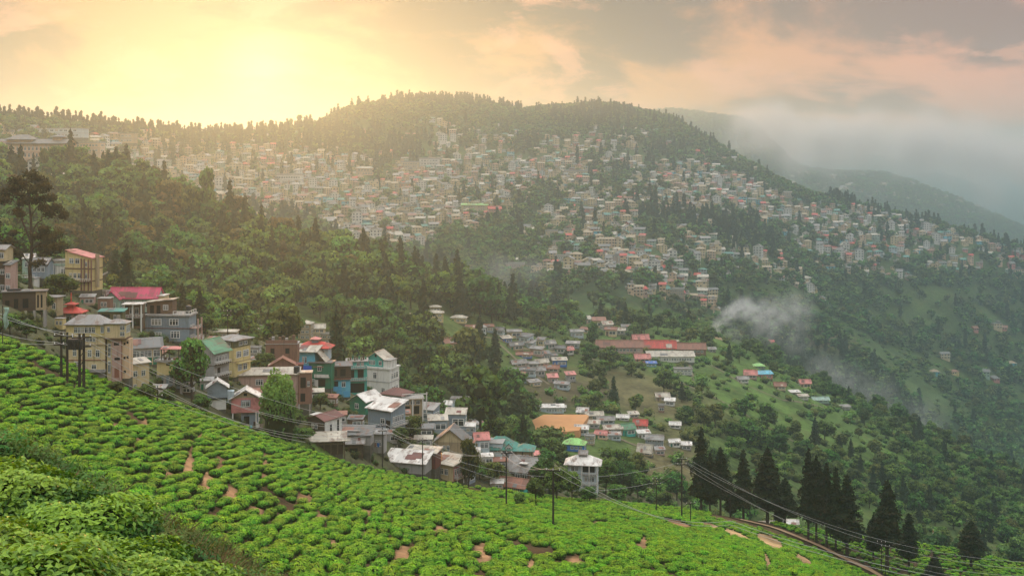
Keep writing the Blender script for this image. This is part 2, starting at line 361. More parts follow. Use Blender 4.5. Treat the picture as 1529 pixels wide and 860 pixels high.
# ------------------------------------------------------------------ foliage materials
def leafmat(name, dark, mid, light, trans=0.25, rough=0.55, spec=0.35, objrand=0.25, nscale=1.2):
    """foliage: each leaf has its own tone (attribute), plus clump noise and a per-plant shift"""
    m = bpy.data.materials.new(name); m.use_nodes = True; m.node_tree.nodes.clear(); k = NT(m.node_tree)
    tone = k.new('ShaderNodeAttribute', attribute_name='tone').outputs['Fac']
    co = k.new('ShaderNodeTexCoord').outputs['Object']
    n = k.noise(co, nscale, 3, 0.6)
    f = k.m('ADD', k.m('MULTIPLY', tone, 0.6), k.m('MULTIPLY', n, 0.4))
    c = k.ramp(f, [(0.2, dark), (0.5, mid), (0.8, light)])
    oi = k.new('ShaderNodeObjectInfo').outputs['Random']
    hs = k.new('ShaderNodeHueSaturation', {'Hue': k.m('ADD', 0.5-0.10*objrand, k.m('MULTIPLY', oi, 0.2*objrand)),
         'Value': k.m('ADD', 1-objrand, k.m('MULTIPLY', k.m('FRACT', k.m('MULTIPLY', oi, 7.3)), 2*objrand))})
    k.l.new(c, hs.inputs['Color']); c = hs.outputs[0]
    b = k.new('ShaderNodeBsdfPrincipled', {'Roughness': rough}); b.inputs['Specular IOR Level'].default_value = spec
    k.l.new(c, b.inputs['Base Color'])
    tr = k.new('ShaderNodeBsdfTranslucent'); k.l.new(k.mix(1.0, c, (1.6, 1.35, 0.6), 'MULTIPLY'), tr.inputs['Color'])
    mx = k.new('ShaderNodeMixShader', {0: trans}); k.l.new(b.outputs[0], mx.inputs[1]); k.l.new(tr.outputs[0], mx.inputs[2])
    k.l.new(mx.outputs[0], k.new('ShaderNodeOutputMaterial').inputs[0]); return m
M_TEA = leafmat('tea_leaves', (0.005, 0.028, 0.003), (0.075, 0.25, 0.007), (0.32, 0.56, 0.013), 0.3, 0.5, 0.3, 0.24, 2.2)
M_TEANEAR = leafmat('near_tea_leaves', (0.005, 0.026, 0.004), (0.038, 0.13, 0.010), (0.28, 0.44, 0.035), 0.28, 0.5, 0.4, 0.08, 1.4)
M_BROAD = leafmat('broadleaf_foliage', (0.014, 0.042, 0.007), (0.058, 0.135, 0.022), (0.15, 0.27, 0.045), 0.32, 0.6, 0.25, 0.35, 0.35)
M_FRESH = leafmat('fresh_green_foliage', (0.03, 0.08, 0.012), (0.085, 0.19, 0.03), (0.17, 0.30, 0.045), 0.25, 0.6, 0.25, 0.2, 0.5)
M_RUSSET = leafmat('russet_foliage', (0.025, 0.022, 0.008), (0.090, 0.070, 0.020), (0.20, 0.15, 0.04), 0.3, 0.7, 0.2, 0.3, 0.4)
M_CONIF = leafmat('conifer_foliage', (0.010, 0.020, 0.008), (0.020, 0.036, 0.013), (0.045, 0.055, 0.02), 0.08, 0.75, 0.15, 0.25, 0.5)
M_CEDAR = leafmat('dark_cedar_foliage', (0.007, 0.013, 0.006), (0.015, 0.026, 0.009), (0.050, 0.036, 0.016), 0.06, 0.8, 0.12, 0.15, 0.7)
M_OLIVE = leafmat('olive_foliage', (0.022, 0.034, 0.008), (0.085, 0.115, 0.024), (0.17, 0.20, 0.045), 0.28, 0.7, 0.2, 0.3, 0.4)
M_DRYG = leafmat('dry_grass', (0.07, 0.055, 0.025), (0.14, 0.11, 0.05), (0.24, 0.20, 0.09), 0.2, 0.8, 0.1, 0.3, 0.6)
M_GRASS = leafmat('green_weeds', (0.02, 0.06, 0.01), (0.05, 0.13, 0.018), (0.09, 0.20, 0.03), 0.25, 0.6, 0.3, 0.3, 0.6)
M_BARK = pbsdf('bark', (0.055, 0.042, 0.030), 0.95, 0.1, 0.35, 3.0, 0.6, 14)
M_DARKCORE = pbsdf('painted_core_shade', (0.020, 0.026, 0.010), 0.95, 0.05, 0.3, 4.0)  # inner shade of bushes and crowns, painted as near-black lumps

# ------------------------------------------------------------------ geometry of leaves, clumps and branches (numpy)
def unit(v): return v/np.maximum(np.linalg.norm(v, axis=-1, keepdims=True), 1e-9)
def quads(P, N, L, W, rs, fold=0.0, tip=True):
    """one leaf (a diamond or quad) per point: P centre, N facing normal, L and W sizes"""
    n = len(P); t = unit(np.cross(N, rs.normal(size=(n, 3)))); b = np.cross(N, t)
    L = np.broadcast_to(np.asarray(L), (n,))[:, None]; W = np.broadcast_to(np.asarray(W), (n,))[:, None]
    if tip: V = np.stack([P-t*L/2, P-b*W/2+N*fold*W+t*L*0.05, P+t*L/2, P+b*W/2+N*fold*W+t*L*0.05], 1)
    else:
        j = lambda: 1+0.35*rs.uniform(-1, 1, (n, 1))
        V = np.stack([P-t*L/2*j()-b*W/2*j(), P+t*L/2*j()-b*W/2*j(), P+t*L/2*j()+b*W/2*j(), P-t*L/2*j()+b*W/2*j()], 1)
    return V.reshape(-1, 3), np.arange(4*n).reshape(n, 4)
def foliage_mesh(name, P, N, L, W, mat, rs, tones=None, fold=0.0, tip=False, core=None):
    V, F = quads(P, N, L, W, rs, fold, tip); n = len(P)
    t = rs.uniform(0, 1, n) if tones is None else np.clip(tones, 0, 1); tf = t
    mats = [mat]; mi = np.zeros(n, int)
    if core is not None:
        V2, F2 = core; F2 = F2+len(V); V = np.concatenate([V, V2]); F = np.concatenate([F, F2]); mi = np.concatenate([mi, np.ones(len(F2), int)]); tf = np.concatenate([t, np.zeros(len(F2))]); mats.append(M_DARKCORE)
    me = npmesh(name, V, F, mats, mi)
    a = me.attributes.new('tone', 'FLOAT', 'FACE'); a.data.foreach_set('value', tf.astype(np.float32)); return me
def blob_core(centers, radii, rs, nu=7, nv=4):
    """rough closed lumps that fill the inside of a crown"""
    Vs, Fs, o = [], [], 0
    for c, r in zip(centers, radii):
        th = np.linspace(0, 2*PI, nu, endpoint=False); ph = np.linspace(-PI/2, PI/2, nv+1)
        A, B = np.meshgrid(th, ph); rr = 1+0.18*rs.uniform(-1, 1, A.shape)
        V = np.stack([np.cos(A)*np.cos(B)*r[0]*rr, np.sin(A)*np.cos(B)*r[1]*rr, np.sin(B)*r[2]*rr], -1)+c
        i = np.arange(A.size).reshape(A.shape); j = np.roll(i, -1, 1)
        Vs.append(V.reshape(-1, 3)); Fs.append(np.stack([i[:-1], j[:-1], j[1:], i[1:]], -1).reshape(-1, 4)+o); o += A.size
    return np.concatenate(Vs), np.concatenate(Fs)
def tube(path, rad, nu=6):
    path = np.asarray(path, float); rad = np.broadcast_to(np.asarray(rad, float), (len(path),)); n = len(path)
    T = unit(np.gradient(path, axis=0)); up = np.array([0.13, 0.37, 0.92]) ; a = unit(np.cross(T, up)); b = np.cross(T, a)
    th = np.linspace(0, 2*PI, nu, endpoint=False)
    V = path[:, None]+rad[:, None, None]*(a[:, None]*np.cos(th)[None, :, None]+b[:, None]*np.sin(th)[None, :, None])
    i = np.arange(n*nu).reshape(n, nu); j = np.roll(i, -1, 1)
    return V.reshape(-1, 3), np.stack([i[:-1], j[:-1], j[1:], i[1:]], -1).reshape(-1, 4)
def merge(parts):
    Vs, Fs, o = [], [], 0
    for V, F in parts: Vs.append(V); Fs.append(F+o); o += len(V)
    return np.concatenate(Vs), np.concatenate(Fs)
def trunk_mesh(name, limbs, nu=6): 
    V, F = merge([tube(p, r, nu) for p, r in limbs]); return npmesh(name, V, F, [M_BARK], smooth=True)

def broadleaf(seed, h=11, w=9, nclump=16, per=40, leaf=0.75, mat=None, base=0.28, name='crown', flat=0.75):
    """-> (crown mesh, trunk mesh); crown of uneven clumps of leaf-sized faces with gaps between"""
    rs = np.random.RandomState(seed); cs, rr = [], []
    limbs = [(np.array([(0, 0, -1.0), (0.1, 0, h*base*0.6), (0.25*rs.normal(), 0.25*rs.normal(), h*0.55), (0, 0, h*0.78)]), np.array([0.34, 0.26, 0.17, 0.05])*h/11)]
    for i in range(nclump):
        u = (i+0.5)/nclump; z = base*h+(h*(1-base))*(0.12+0.76*rs.rand()**0.8); a = i*2.4+rs.uniform(-0.5, 0.5)
        prof = math.sin(PI*min(0.98, max(0.1, (z/h-base)/(1-base)*0.85+0.12))); d = w/2*prof*rs.uniform(0.3, 0.82)
        c = np.array([d*math.cos(a), d*math.sin(a), z]); cs.append(c); rr.append(np.array([1, 1, flat])*w*rs.uniform(0.14, 0.24))
        limbs.append((np.array([(0, 0, h*rs.uniform(base*0.7, 0.5)), c*0.55+np.array([0, 0, z*0.3]), c]), np.array([0.11, 0.07, 0.03])*h/11))
    P, N, tn = [], [], []
    for c, r in zip(cs, rr):
        d = unit(rs.normal(size=(per, 3)) + np.array([0, 0, 0.35])); q = rs.uniform(0.72, 1.12, (per, 1))
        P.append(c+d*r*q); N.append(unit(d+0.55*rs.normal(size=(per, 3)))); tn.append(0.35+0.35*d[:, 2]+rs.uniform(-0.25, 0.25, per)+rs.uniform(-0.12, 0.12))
    P = np.concatenate(P); N = np.concatenate(N); tn = np.concatenate(tn)
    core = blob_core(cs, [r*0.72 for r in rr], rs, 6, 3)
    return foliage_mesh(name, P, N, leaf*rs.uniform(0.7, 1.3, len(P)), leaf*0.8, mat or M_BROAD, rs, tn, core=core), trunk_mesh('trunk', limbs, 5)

def conifer(seed, h=18, w=6, levels=16, per=26, leaf=0.8, mat=None, bare=0.15, name='crown', top=0.9, ragged=0.25, taper=0.8):
    """tall narrow evergreen: whorls of drooping branches, dark, with a bare trunk below"""
    rs = np.random.RandomState(seed); P, N, tn, limbs, cs, rr = [], [], [], [], [], []
    limbs.append((np.array([(0, 0, -1.5), (0, 0, h*0.3), (0.1, 0.1, h*0.7), (0, 0, h*0.99)]), np.array([0.32, 0.25, 0.14, 0.03])*h/18))
    for i in range(levels):
        f = (i+rs.uniform(0, 0.6))/levels; z = h*(bare+(1-bare)*f)
        prof = (1-f)**taper*(0.45+0.55*min(1, f*5+0.25)); R_ = w/2*max(0.07, prof)*(1+ragged*rs.uniform(-1, 1))
        nb = max(3, int(4+R_*1.6))
        cs.append(np.array([0, 0, z])); rr.append(np.array([R_*0.55, R_*0.55, h/levels*0.9]))
        for b_ in range(nb):
            a = 2*PI*b_/nb+rs.uniform(-0.6, 0.6)+i*1.3; L_ = R_*rs.uniform(0.6, 1.12)
            m_ = max(4, int(per*L_/ (w/2)))
            t = rs.uniform(0.15, 1.0, m_)**0.8; lat = rs.normal(size=(m_, 2))*[0.20*R_+0.12, 0.22]*np.array([1, 1.0])
            x = np.cos(a)*L_*t-np.sin(a)*lat[:, 0]; y = np.sin(a)*L_*t+np.cos(a)*lat[:, 0]
            zz = z+0.25*L_*t-0.55*L_*t**2+lat[:, 1]*h/levels*0.8
            P.append(np.stack([x, y, zz], 1)); d = np.stack([np.cos(a)*np.ones(m_), np.sin(a)*np.ones(m_), 0.5*np.ones(m_)], 1)
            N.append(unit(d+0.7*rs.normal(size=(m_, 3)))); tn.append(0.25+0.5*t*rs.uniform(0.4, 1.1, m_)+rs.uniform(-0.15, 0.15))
            if i % 2 == 0 and b_ % 2 == 0: limbs.append((np.array([(0, 0, z), (math.cos(a)*L_*0.5, math.sin(a)*L_*0.5, z+0.05*L_), (math.cos(a)*L_*0.9, math.sin(a)*L_*0.9, z-0.15*L_)]), np.array([0.07, 0.05, 0.02])*h/18))
    P = np.concatenate(P); N = np.concatenate(N); tn = np.concatenate(tn)
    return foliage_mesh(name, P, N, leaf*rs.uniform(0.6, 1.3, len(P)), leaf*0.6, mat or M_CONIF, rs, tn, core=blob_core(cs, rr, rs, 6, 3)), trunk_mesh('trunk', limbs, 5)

def bush(seed, w=1.25, h=0.75, n=230, leaf=0.13, mat=None, name='tea_bush', fold=0.0, tip=False, d=None, rough=0.12):
    """clipped tea bush: flattened dome of leaves, shade painted into the low ones, round a core painted dark"""
    rs = np.random.RandomState(seed); dd = unit(rs.normal(size=(n*2, 3))); dd = dd[dd[:, 2] > -0.15][:n]; m_ = len(dd)
    lump = 1+rough*np.sin(dd[:, :1]*5+seed)+rough*np.sin(dd[:, 1:2]*6+2*seed)
    q = rs.uniform(0.86, 1.06, (m_, 1))*lump; S = np.array([w/2, (d or w)/2, h*0.62])
    dz = dd.copy(); dz[:, 2] = np.sign(dd[:, 2])*np.abs(dd[:, 2])**0.45
    P = dz*S*q+np.array([0, 0, h*0.38]); N = unit(dd*np.array([0.8, 0.8, 1.2])+np.array([0, 0, 0.45])+0.45*rs.normal(size=(m_, 3)))
    tn = -0.1+0.95*np.clip(P[:, 2]/h*1.35-0.35, 0, 1)**1.3+rs.uniform(-0.16, 0.26, m_)  # low leaves painted dark as shade, tops bright for new growth
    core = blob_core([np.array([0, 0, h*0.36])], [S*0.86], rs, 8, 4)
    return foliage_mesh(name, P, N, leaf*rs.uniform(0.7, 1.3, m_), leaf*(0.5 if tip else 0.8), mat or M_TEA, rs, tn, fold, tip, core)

# ------------------------------------------------------------------ placing
def plant(name, pos, crown, trunk, label, cat='tree', group=None, s=1.0, rz=None, sz=None, tilt=0.0):
    e = link(name, None); e.location = pos; e.rotation_euler = (tilt, 0, R.uniform(0, 6.28) if rz is None else rz); e.scale = (s, s, sz or s)
    link('crown', crown, e); link('trunk', trunk, e); return tag(e, label, cat, group)
def scatter(name, pos, rz, scl, sources, label, kind='stuff', pick=None, squash=None):
    """many alike plants as one object: geometry nodes put a mesh on each point"""
    n = len(pos); me = bpy.data.meshes.new(name); me.vertices.add(n); me.vertices.foreach_set('co', np.asarray(pos, np.float32).ravel())
    sc3 = np.asarray(scl, np.float32); sc3 = np.stack([sc3]*3, 1) if sc3.ndim == 1 else sc3
    rot = np.zeros((n, 3), np.float32); rot[:, 2] = rz
    for nm, typ, dat, key in (('rot', 'FLOAT_VECTOR', rot, 'vector'), ('scl', 'FLOAT_VECTOR', sc3, 'vector')):
        a = me.attributes.new(nm, typ, 'POINT'); a.data.foreach_set(key, dat.ravel())
    a = me.attributes.new('pick', 'INT', 'POINT'); a.data.foreach_set('value', (np.random.RandomState(n).randint(0, len(sources), n) if pick is None else np.asarray(pick)).astype(np.int32))
    o = link(name, me); ng = bpy.data.node_groups.new(name, 'GeometryNodeTree')
    ng.interface.new_socket('Geometry', in_out='INPUT', socket_type='NodeSocketGeometry'); ng.interface.new_socket('Geometry', in_out='OUTPUT', socket_type='NodeSocketGeometry')
    N_ = ng.nodes; L_ = ng.links; gi = N_.new('NodeGroupInput'); go = N_.new('NodeGroupOutput'); ip = N_.new('GeometryNodeInstanceOnPoints')
    jg = N_.new('GeometryNodeJoinGeometry')
    for s_ in reversed(sources):
        if isinstance(s_, bpy.types.Mesh): s_ = bpy.data.objects.new(name+'_source', s_)
        oi = N_.new('GeometryNodeObjectInfo'); oi.inputs['Object'].default_value = s_; oi.inputs['As Instance'].default_value = True
        L_.new(oi.outputs['Geometry'], jg.inputs[0])
    L_.new(gi.outputs[0], ip.inputs['Points']); L_.new(jg.outputs[0], ip.inputs['Instance']); ip.inputs['Pick Instance'].default_value = True
    for nm, typ, sock in (('rot', 'FLOAT_VECTOR', 'Rotation'), ('scl', 'FLOAT_VECTOR', 'Scale'), ('pick', 'INT', 'Instance Index')):
        na = N_.new('GeometryNodeInputNamedAttribute'); na.data_type = typ; na.inputs[0].default_value = nm; L_.new(na.outputs[0], ip.inputs[sock])
    L_.new(ip.outputs[0], go.inputs[0]); md = o.modifiers.new('scatter', 'NODES'); md.node_group = ng
    return tag(o, label, None, None, kind)
def one_mesh(crown, trunk, name):
    """crown and trunk joined, for trees too small in view to show them apart"""
    a, b = crown, trunk; V = np.empty(len(a.vertices)*3, np.float32); a.vertices.foreach_get('co', V); V2 = np.empty(len(b.vertices)*3, np.float32); b.vertices.foreach_get('co', V2)
    f = lambda m: np.array([p.vertices[:] for p in m.polygons], np.int32)
    F1, F2 = f(a), f(b); mi = np.empty(len(F1), np.int32); a.polygons.foreach_get('material_index', mi)
    me = npmesh(name, np.concatenate([V.reshape(-1, 3), V2.reshape(-1, 3)]), np.concatenate([F1, F2+len(V)//3]), list(a.materials)+[M_BARK], np.concatenate([mi, np.full(len(F2), len(a.materials))]))
    t = np.zeros(len(F1)+len(F2), np.float32); t1 = np.empty(len(F1), np.float32); a.attributes['tone'].data.foreach_get('value', t1); t[:len(F1)] = t1
    at = me.attributes.new('tone', 'FLOAT', 'FACE'); at.data.foreach_set('value', t); return me
# ------------------------------------------------------------------ the tea field
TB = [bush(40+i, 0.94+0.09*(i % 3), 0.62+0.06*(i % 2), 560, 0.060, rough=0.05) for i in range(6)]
rs = np.random.RandomState(11)
rowd = math.radians(24); ca_, sa_ = math.cos(rowd), math.sin(rowd)
gu, gv = np.meshgrid(np.arange(-260, 260, 0.99), np.arange(-60, 380, 1.36))
gu = gu + 0.5*(np.arange(gu.shape[0])[:, None] % 2)
gu = gu+rs.normal(0, 0.14, gu.shape)+0.9*fbm(gv/9, gu/14); gv = gv+rs.normal(0, 0.13, gv.shape)+2.2*fbm(gu/16, gv/20)
tx = (gu*ca_-gv*sa_).ravel(); ty = (gu*sa_+gv*ca_).ravel()
ok = (ty > 36) & (ty < 275); tx = tx[ok]; ty = ty[ok]; tpx = CX+FPX*tx/ty; ok = (tpx > -150) & (tpx < 1690); tx = tx[ok]; ty = ty[ok]; tpx = tpx[ok]
tz = heights(tx, ty); tpy = HY-FPX*tz/ty
def cv_at(name, arr, px): return np.interp(px, COLS, arr[NAMES.index(name)])
near_r = cv_at('gully', CRr, tpx)+np.interp(tpx, [0, 200, 340, 500], [17, 17, 12, -5]); far_r = cv_at('tea_edge', CRr, tpx)+2.5
ok = (ty > near_r) & (ty < far_r) & (tpy < 960)
# bare soil between the bushes: streaks that run down the slope, the landslip patch and the path
st = fbm((tx+ty*0.45)/3.4, (ty-tx*0.2)/16+4, 3); gate = fbm(tx/40+9, ty/40+2, 2)
ok &= ~((st > 0.20) & (gate > 0.0) & ~((tpx < 500) & (ty < 78)))
ok &= rs.rand(len(tx)) > 0.05+0.10*np.clip((tpx-800)/500, 0, 1)
def hole(px, py, rx, ry, tilt=0.0):
    global ok
    u = tpx-px; v = tpy-py-u*tilt; ok &= ~(((u/rx)**2+(v/ry)**2+0.7*fbm(tx/3, ty/3, 3)) < 1)
for q in SOILSPOTS+[(1100, 799, 24, 5, 0.35), (1150, 810, 22, 9, 0.4), (1145, 838, 8, 12, 0.6), (1060, 785, 16, 4, 0.3)]: hole(*q)
# the earth road climbs along the crest on the right
ROAD = [(1062, 766), (1100, 775), (1150, 787), (1200, 806), (1250, 829), (1300, 852), (1360, 885), (1420, 925)]
roadpy = np.interp(tpx, [p[0] for p in ROAD], [p[1] for p in ROAD])
ok &= ~((tpx > 1060) & (np.abs(tpy-roadpy-1) < 6.5))
ok &= ~((tpx > 1120) & (tpx < 1400) & (ty > cv_at('tea_c', CRr, tpx)+4) & (rs.rand(len(tx)) < 0.12))
tx, ty, tz, tpx, tpy = (a[ok] for a in (tx, ty, tz, tpx, tpy))
vis = np.array([seen_py(a, b)[1] for a, b in zip(tpx[::1], ty[::1])]) if False else np.ones(len(tx), bool)
rz = rs.uniform(0, 6.28, len(tx)); size = rs.uniform(0.72, 1.14, len(tx))
age = fbm(tx/18+3, ty/18, 3)
infr = (tpx > -15) & (tpx < 1545) & (tpy < 872)
order = np.argsort(np.where(infr, ty, 1e6)); big = order[:300]; rest = order[300:]
zones = [(tpx, 60, 'tea bush at the left edge above the bright weeds'), (tpx, 130, 'tea bush above the bright weeds near the left edge'), (tpx, 190, 'tea bush over the upper end of the gully'), (tpx, 250, 'tea bush beside the upper bare soil streaks'), (tpx, 310, 'tea bush between the bare soil streaks and the dry grass'), (tpx, 370, 'tea bush just right of the dry grass bank'),
         (tpx, 440, 'tea bush right of the gully mouth near the bottom edge'), (tpx, 520, 'tea bush near the bottom edge below the white shed'), (tpx, 600, 'tea bush near the bottom edge below the cream roofed shed'), (tpx, 680, 'tea bush near the bottom edge below the white warehouse roofs'),
         (tpx, 780, 'tea bush near the bottom edge below the tall black pole'), (tpx, 1000, 'tea bush near the bottom edge below the galleried house'), (tpx, 9999, 'tea bush on the lower right below the bare earth patch')]
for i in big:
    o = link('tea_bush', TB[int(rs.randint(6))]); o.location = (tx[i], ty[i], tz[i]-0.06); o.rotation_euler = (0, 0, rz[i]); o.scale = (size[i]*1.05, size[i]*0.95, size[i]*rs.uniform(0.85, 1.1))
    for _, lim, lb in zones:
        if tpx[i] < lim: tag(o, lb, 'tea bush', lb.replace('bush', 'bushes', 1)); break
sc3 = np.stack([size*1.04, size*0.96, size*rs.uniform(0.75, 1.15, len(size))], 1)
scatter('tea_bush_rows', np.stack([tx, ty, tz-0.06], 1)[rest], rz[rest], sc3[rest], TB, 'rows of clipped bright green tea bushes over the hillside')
print('tea bushes', len(tx))

# earth road
def ribbon(name, pts, width, mat, label, lift=0.05, rmin=0, cat=None, kind='structure'):
    c = [ground(px, py, rmin) for px, py in pts]; P = []
    for a, b in zip(c[:-1], c[1:]):
        for j in range(8): P.append(a.lerp(b, j/8))
    P.append(c[-1]); V = []
    for i, p in enumerate(P):
        d = (P[min(i+1, len(P)-1)]-P[max(i-1, 0)]); d.z = 0; d.normalize(); s = Vector((-d.y, d.x, 0))
        for j in range(5):
            q = p+s*(width*(j/4-0.5)); V.append((q.x, q.y, height(q.x, q.y)+lift+0.12))
    i = np.arange(len(V)).reshape(-1, 5)
    me = npmesh(name, V, np.stack([i[:-1, :-1], i[1:, :-1], i[1:, 1:], i[:-1, 1:]], -1).reshape(-1, 4), [mat], smooth=True)
    return tag(link(name, me), label, cat, None, kind)
M_EARTH = pbsdf('bare_earth', (0.30, 0.20, 0.115), 0.95, 0.1, 0.25, 0.8, 0.5, 3, (0.24, 0.17, 0.09))
ribbon('earth_road', ROAD, 2.3, M_EARTH, 'narrow earth road through the tea at right', 0.1, 150)

# ------------------------------------------------------------------ the near plot: big bushes at the bottom left
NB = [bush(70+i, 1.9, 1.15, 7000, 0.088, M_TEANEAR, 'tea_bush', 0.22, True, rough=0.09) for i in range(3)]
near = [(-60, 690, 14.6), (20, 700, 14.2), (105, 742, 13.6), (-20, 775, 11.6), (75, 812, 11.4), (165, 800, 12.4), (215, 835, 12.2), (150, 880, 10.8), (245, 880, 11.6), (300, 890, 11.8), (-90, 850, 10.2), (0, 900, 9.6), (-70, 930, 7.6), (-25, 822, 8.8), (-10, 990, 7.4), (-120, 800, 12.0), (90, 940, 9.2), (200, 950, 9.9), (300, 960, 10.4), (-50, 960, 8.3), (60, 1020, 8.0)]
words = ['at the left edge, highest of the near plot', 'at the upper left of the near plot', 'on the upper rim of the near plot above the gully', 'at the left edge beside the dry brown twigs', 'in the middle of the near plot by the dark gap', 'on the rim of the near plot over the dry grass', 'next to the dry grass bank', 'at the bottom beside the dark gap', 'at the bottom edge right of centre of the plot', 'at the lowest corner of the near plot']
for n_, (px, py, r) in enumerate(near):
    x = r*(px-CX)/FPX; z = -(py+26-HY)/FPX*r-1.05; s = R.uniform(0.92, 1.1)
    o = link('tea_bush', NB[n_ % 3]); o.location = (x, r, z); o.rotation_euler = (0, 0.0, R.uniform(0, 6.28)); o.scale = (s, s, s)
    tag(o, 'large glossy near tea bush '+words[n_] if n_ < len(words) else ('large glossy tea bush at the bottom edge, ' + ('at its left corner' if px < 20 else 'beside the left corner' if px < 150 else 'under the dry grass bank')), 'tea bush', 'large tea bushes of the near plot')
# dry weeds and grass of the gully between the two plots
def grass_tuft(seed, mat, h=0.9, n=60, spread=0.35):
    rs = np.random.RandomState(seed); a = rs.uniform(0, 6.28, n); q = rs.uniform(0, spread, n); lean = rs.uniform(0.1, 0.9, n)
    b0 = np.stack([np.cos(a)*q, np.sin(a)*q, np.zeros(n)], 1); d = np.stack([np.cos(a)*lean, np.sin(a)*lean, np.ones(n)], 1); hh = (h*rs.uniform(0.5, 1.2, n))[:, None]
    s = unit(np.cross(d, rs.normal(size=(n, 3))))*0.022
    V = np.stack([b0-s, b0+s, b0+d*hh*0.6+s*0.7, b0+d*hh*0.6-s*0.7, b0+d*hh+np.array([0, 0, -0.25])*hh*lean[:, None]], 1).reshape(-1, 3)
    i = np.arange(n)[:, None]*5; F = np.concatenate([i+[0, 1, 2, 3], i+[3, 2, 4, 4]])
    me = npmesh('grass', V, F, [mat]); at = me.attributes.new('tone', 'FLOAT', 'FACE'); at.data.foreach_set('value', np.tile(rs.uniform(0, 1, n), 2).astype(np.float32)); return me
G_DRY = [grass_tuft(1, M_DRYG, 0.8, 60, 0.45), grass_tuft(2, M_DRYG, 0.55, 60, 0.5)]; G_GRN = [grass_tuft(3, M_GRASS, 0.7, 80, 0.5)]
W_BUSH = [bush(91, 1.1, 0.8, 600, 0.085, M_OLIVE, 'weed', 0.1, True, rough=0.3), bush(92, 1.1, 0.8, 600, 0.085, M_GRASS, 'weed', 0.1, True, rough=0.3)]
n = 3200; px = rs.uniform(-60, 470, n); r = rs.uniform(23, 54, n); x = r*(px-CX)/FPX; z = heights(x, r); py = HY-FPX*z/r
edge = cv_at('gully', CRr, px)+np.interp(px, [0, 200, 340, 500], [17, 17, 12, -5])
k_ = (r < edge+2); pick = np.where(rs.rand(n) < 0.55, rs.randint(0, 2, n), np.where(rs.rand(n) < 0.5, 2, rs.randint(3, 5, n))); pick = np.where((px < 140) & (rs.rand(n) < 0.8), np.where(rs.rand(n) < 0.5, 2, 4), pick)
scatter('gully_weeds', np.stack([x, r, z-0.05], 1)[k_], rs.uniform(0, 6.28, n)[k_], rs.uniform(0.6, 1.2, n)[k_], G_DRY+G_GRN+W_BUSH, 'dry grass and weeds in the gully between the two tea plots', pick=pick[k_])
# ------------------------------------------------------------------ building materials
COLR = dict(cream=(0.56, 0.45, 0.26), peach=(0.60, 0.42, 0.27), yellow=(0.56, 0.45, 0.21), white=(0.62, 0.61, 0.55), grey=(0.30, 0.29, 0.27), bluegrey=(0.21, 0.26, 0.29), pink=(0.42, 0.28, 0.23),
    brick=(0.22, 0.12, 0.085), green=(0.02, 0.16, 0.09), teal=(0.05, 0.36, 0.30), sky=(0.12, 0.42, 0.52), blue=(0.03, 0.14, 0.45), wood=(0.065, 0.045, 0.03), brown=(0.14, 0.085, 0.055), mint=(0.30, 0.42, 0.34), tan=(0.36, 0.28, 0.17),
    olive=(0.12, 0.12, 0.06), orange=(0.60, 0.25, 0.05), paleblue=(0.42, 0.50, 0.52), black=(0.02, 0.02, 0.022), rose=(0.50, 0.20, 0.18), greenroof=(0.10, 0.24, 0.13), maroon=(0.15, 0.055, 0.045), crimson=(0.48, 0.05, 0.11), red=(0.50, 0.06, 0.045),
    salmon=(0.55, 0.20, 0.17), rust=(0.26, 0.11, 0.07), metal=(0.28, 0.265, 0.24), darkmetal=(0.15, 0.15, 0.14), whitemetal=(0.66, 0.62, 0.55), creammetal=(0.46, 0.41, 0.32), tealroof=(0.06, 0.22, 0.17), lime=(0.28, 0.55, 0.16), earth=(0.5, 0.27, 0.14), concrete=(0.33, 0.31, 0.28))
GRIME = (0.07, 0.06, 0.045)
def wallm(c):
    """plaster with damp streaks running down, patchy grime and a per-house shift of tone"""
    key = 'plaster_'+c
    if key in MATS: return MATS[key]
    m = bpy.data.materials.new(key); m.use_nodes = True; m.node_tree.nodes.clear(); k = NT(m.node_tree); co = k.new('ShaderNodeTexCoord').outputs['Object']; cc = COLR[c]
    geo = k.new('ShaderNodeObjectInfo').outputs['Location']; ad = k.new('ShaderNodeVectorMath', operation='ADD'); k.l.new(co, ad.inputs[0]); k.l.new(geo, ad.inputs[1]); v = ad.outputs[0]
    st = k.noise(k.new('ShaderNodeMapping', {'Vector': v, 'Scale': (2.6, 2.6, 0.22)}).outputs[0], 1.0, 5, 0.65); pt = k.noise(v, 0.55, 5, 0.65, 0.5); fn = k.noise(v, 3.0, 3, 0.6)
    c1 = k.mix(k.m('MULTIPLY', k.smooth(fn, 0.3, 0.75), 0.35), cc, tuple(x*0.72 for x in cc)); dk = tuple(0.30*x+0.35*g_ for x, g_ in zip(cc, GRIME))
    c1 = k.mix(k.m('MULTIPLY', k.smooth(st, 0.50, 0.70), 0.62), c1, dk); c1 = k.mix(k.m('MULTIPLY', k.smooth(pt, 0.54, 0.74), 0.6), c1, tuple(0.55*x+0.25*g_ for x, g_ in zip(cc, (0.12, 0.10, 0.07))))
    b = k.new('ShaderNodeBsdfPrincipled', {'Roughness': 0.92}); b.inputs['Specular IOR Level'].default_value = 0.12; k.l.new(c1, b.inputs['Base Color'])
    bp = k.new('ShaderNodeBump', {'Strength': 0.3, 'Distance': 0.04, 'Height': fn}); k.l.new(bp.outputs[0], b.inputs['Normal']); k.l.new(b.outputs[0], k.new('ShaderNodeOutputMaterial').inputs[0]); MATS[key] = m; return m
def wallm_old(c): return pbsdf('plaster_'+c, COLR[c], 0.9, 0.15, 0.13, 0.7, 0.25, 6, tuple(0.35*x+0.4*g for x, g in zip(COLR[c], GRIME)), wearamt=(0.50, 0.78))
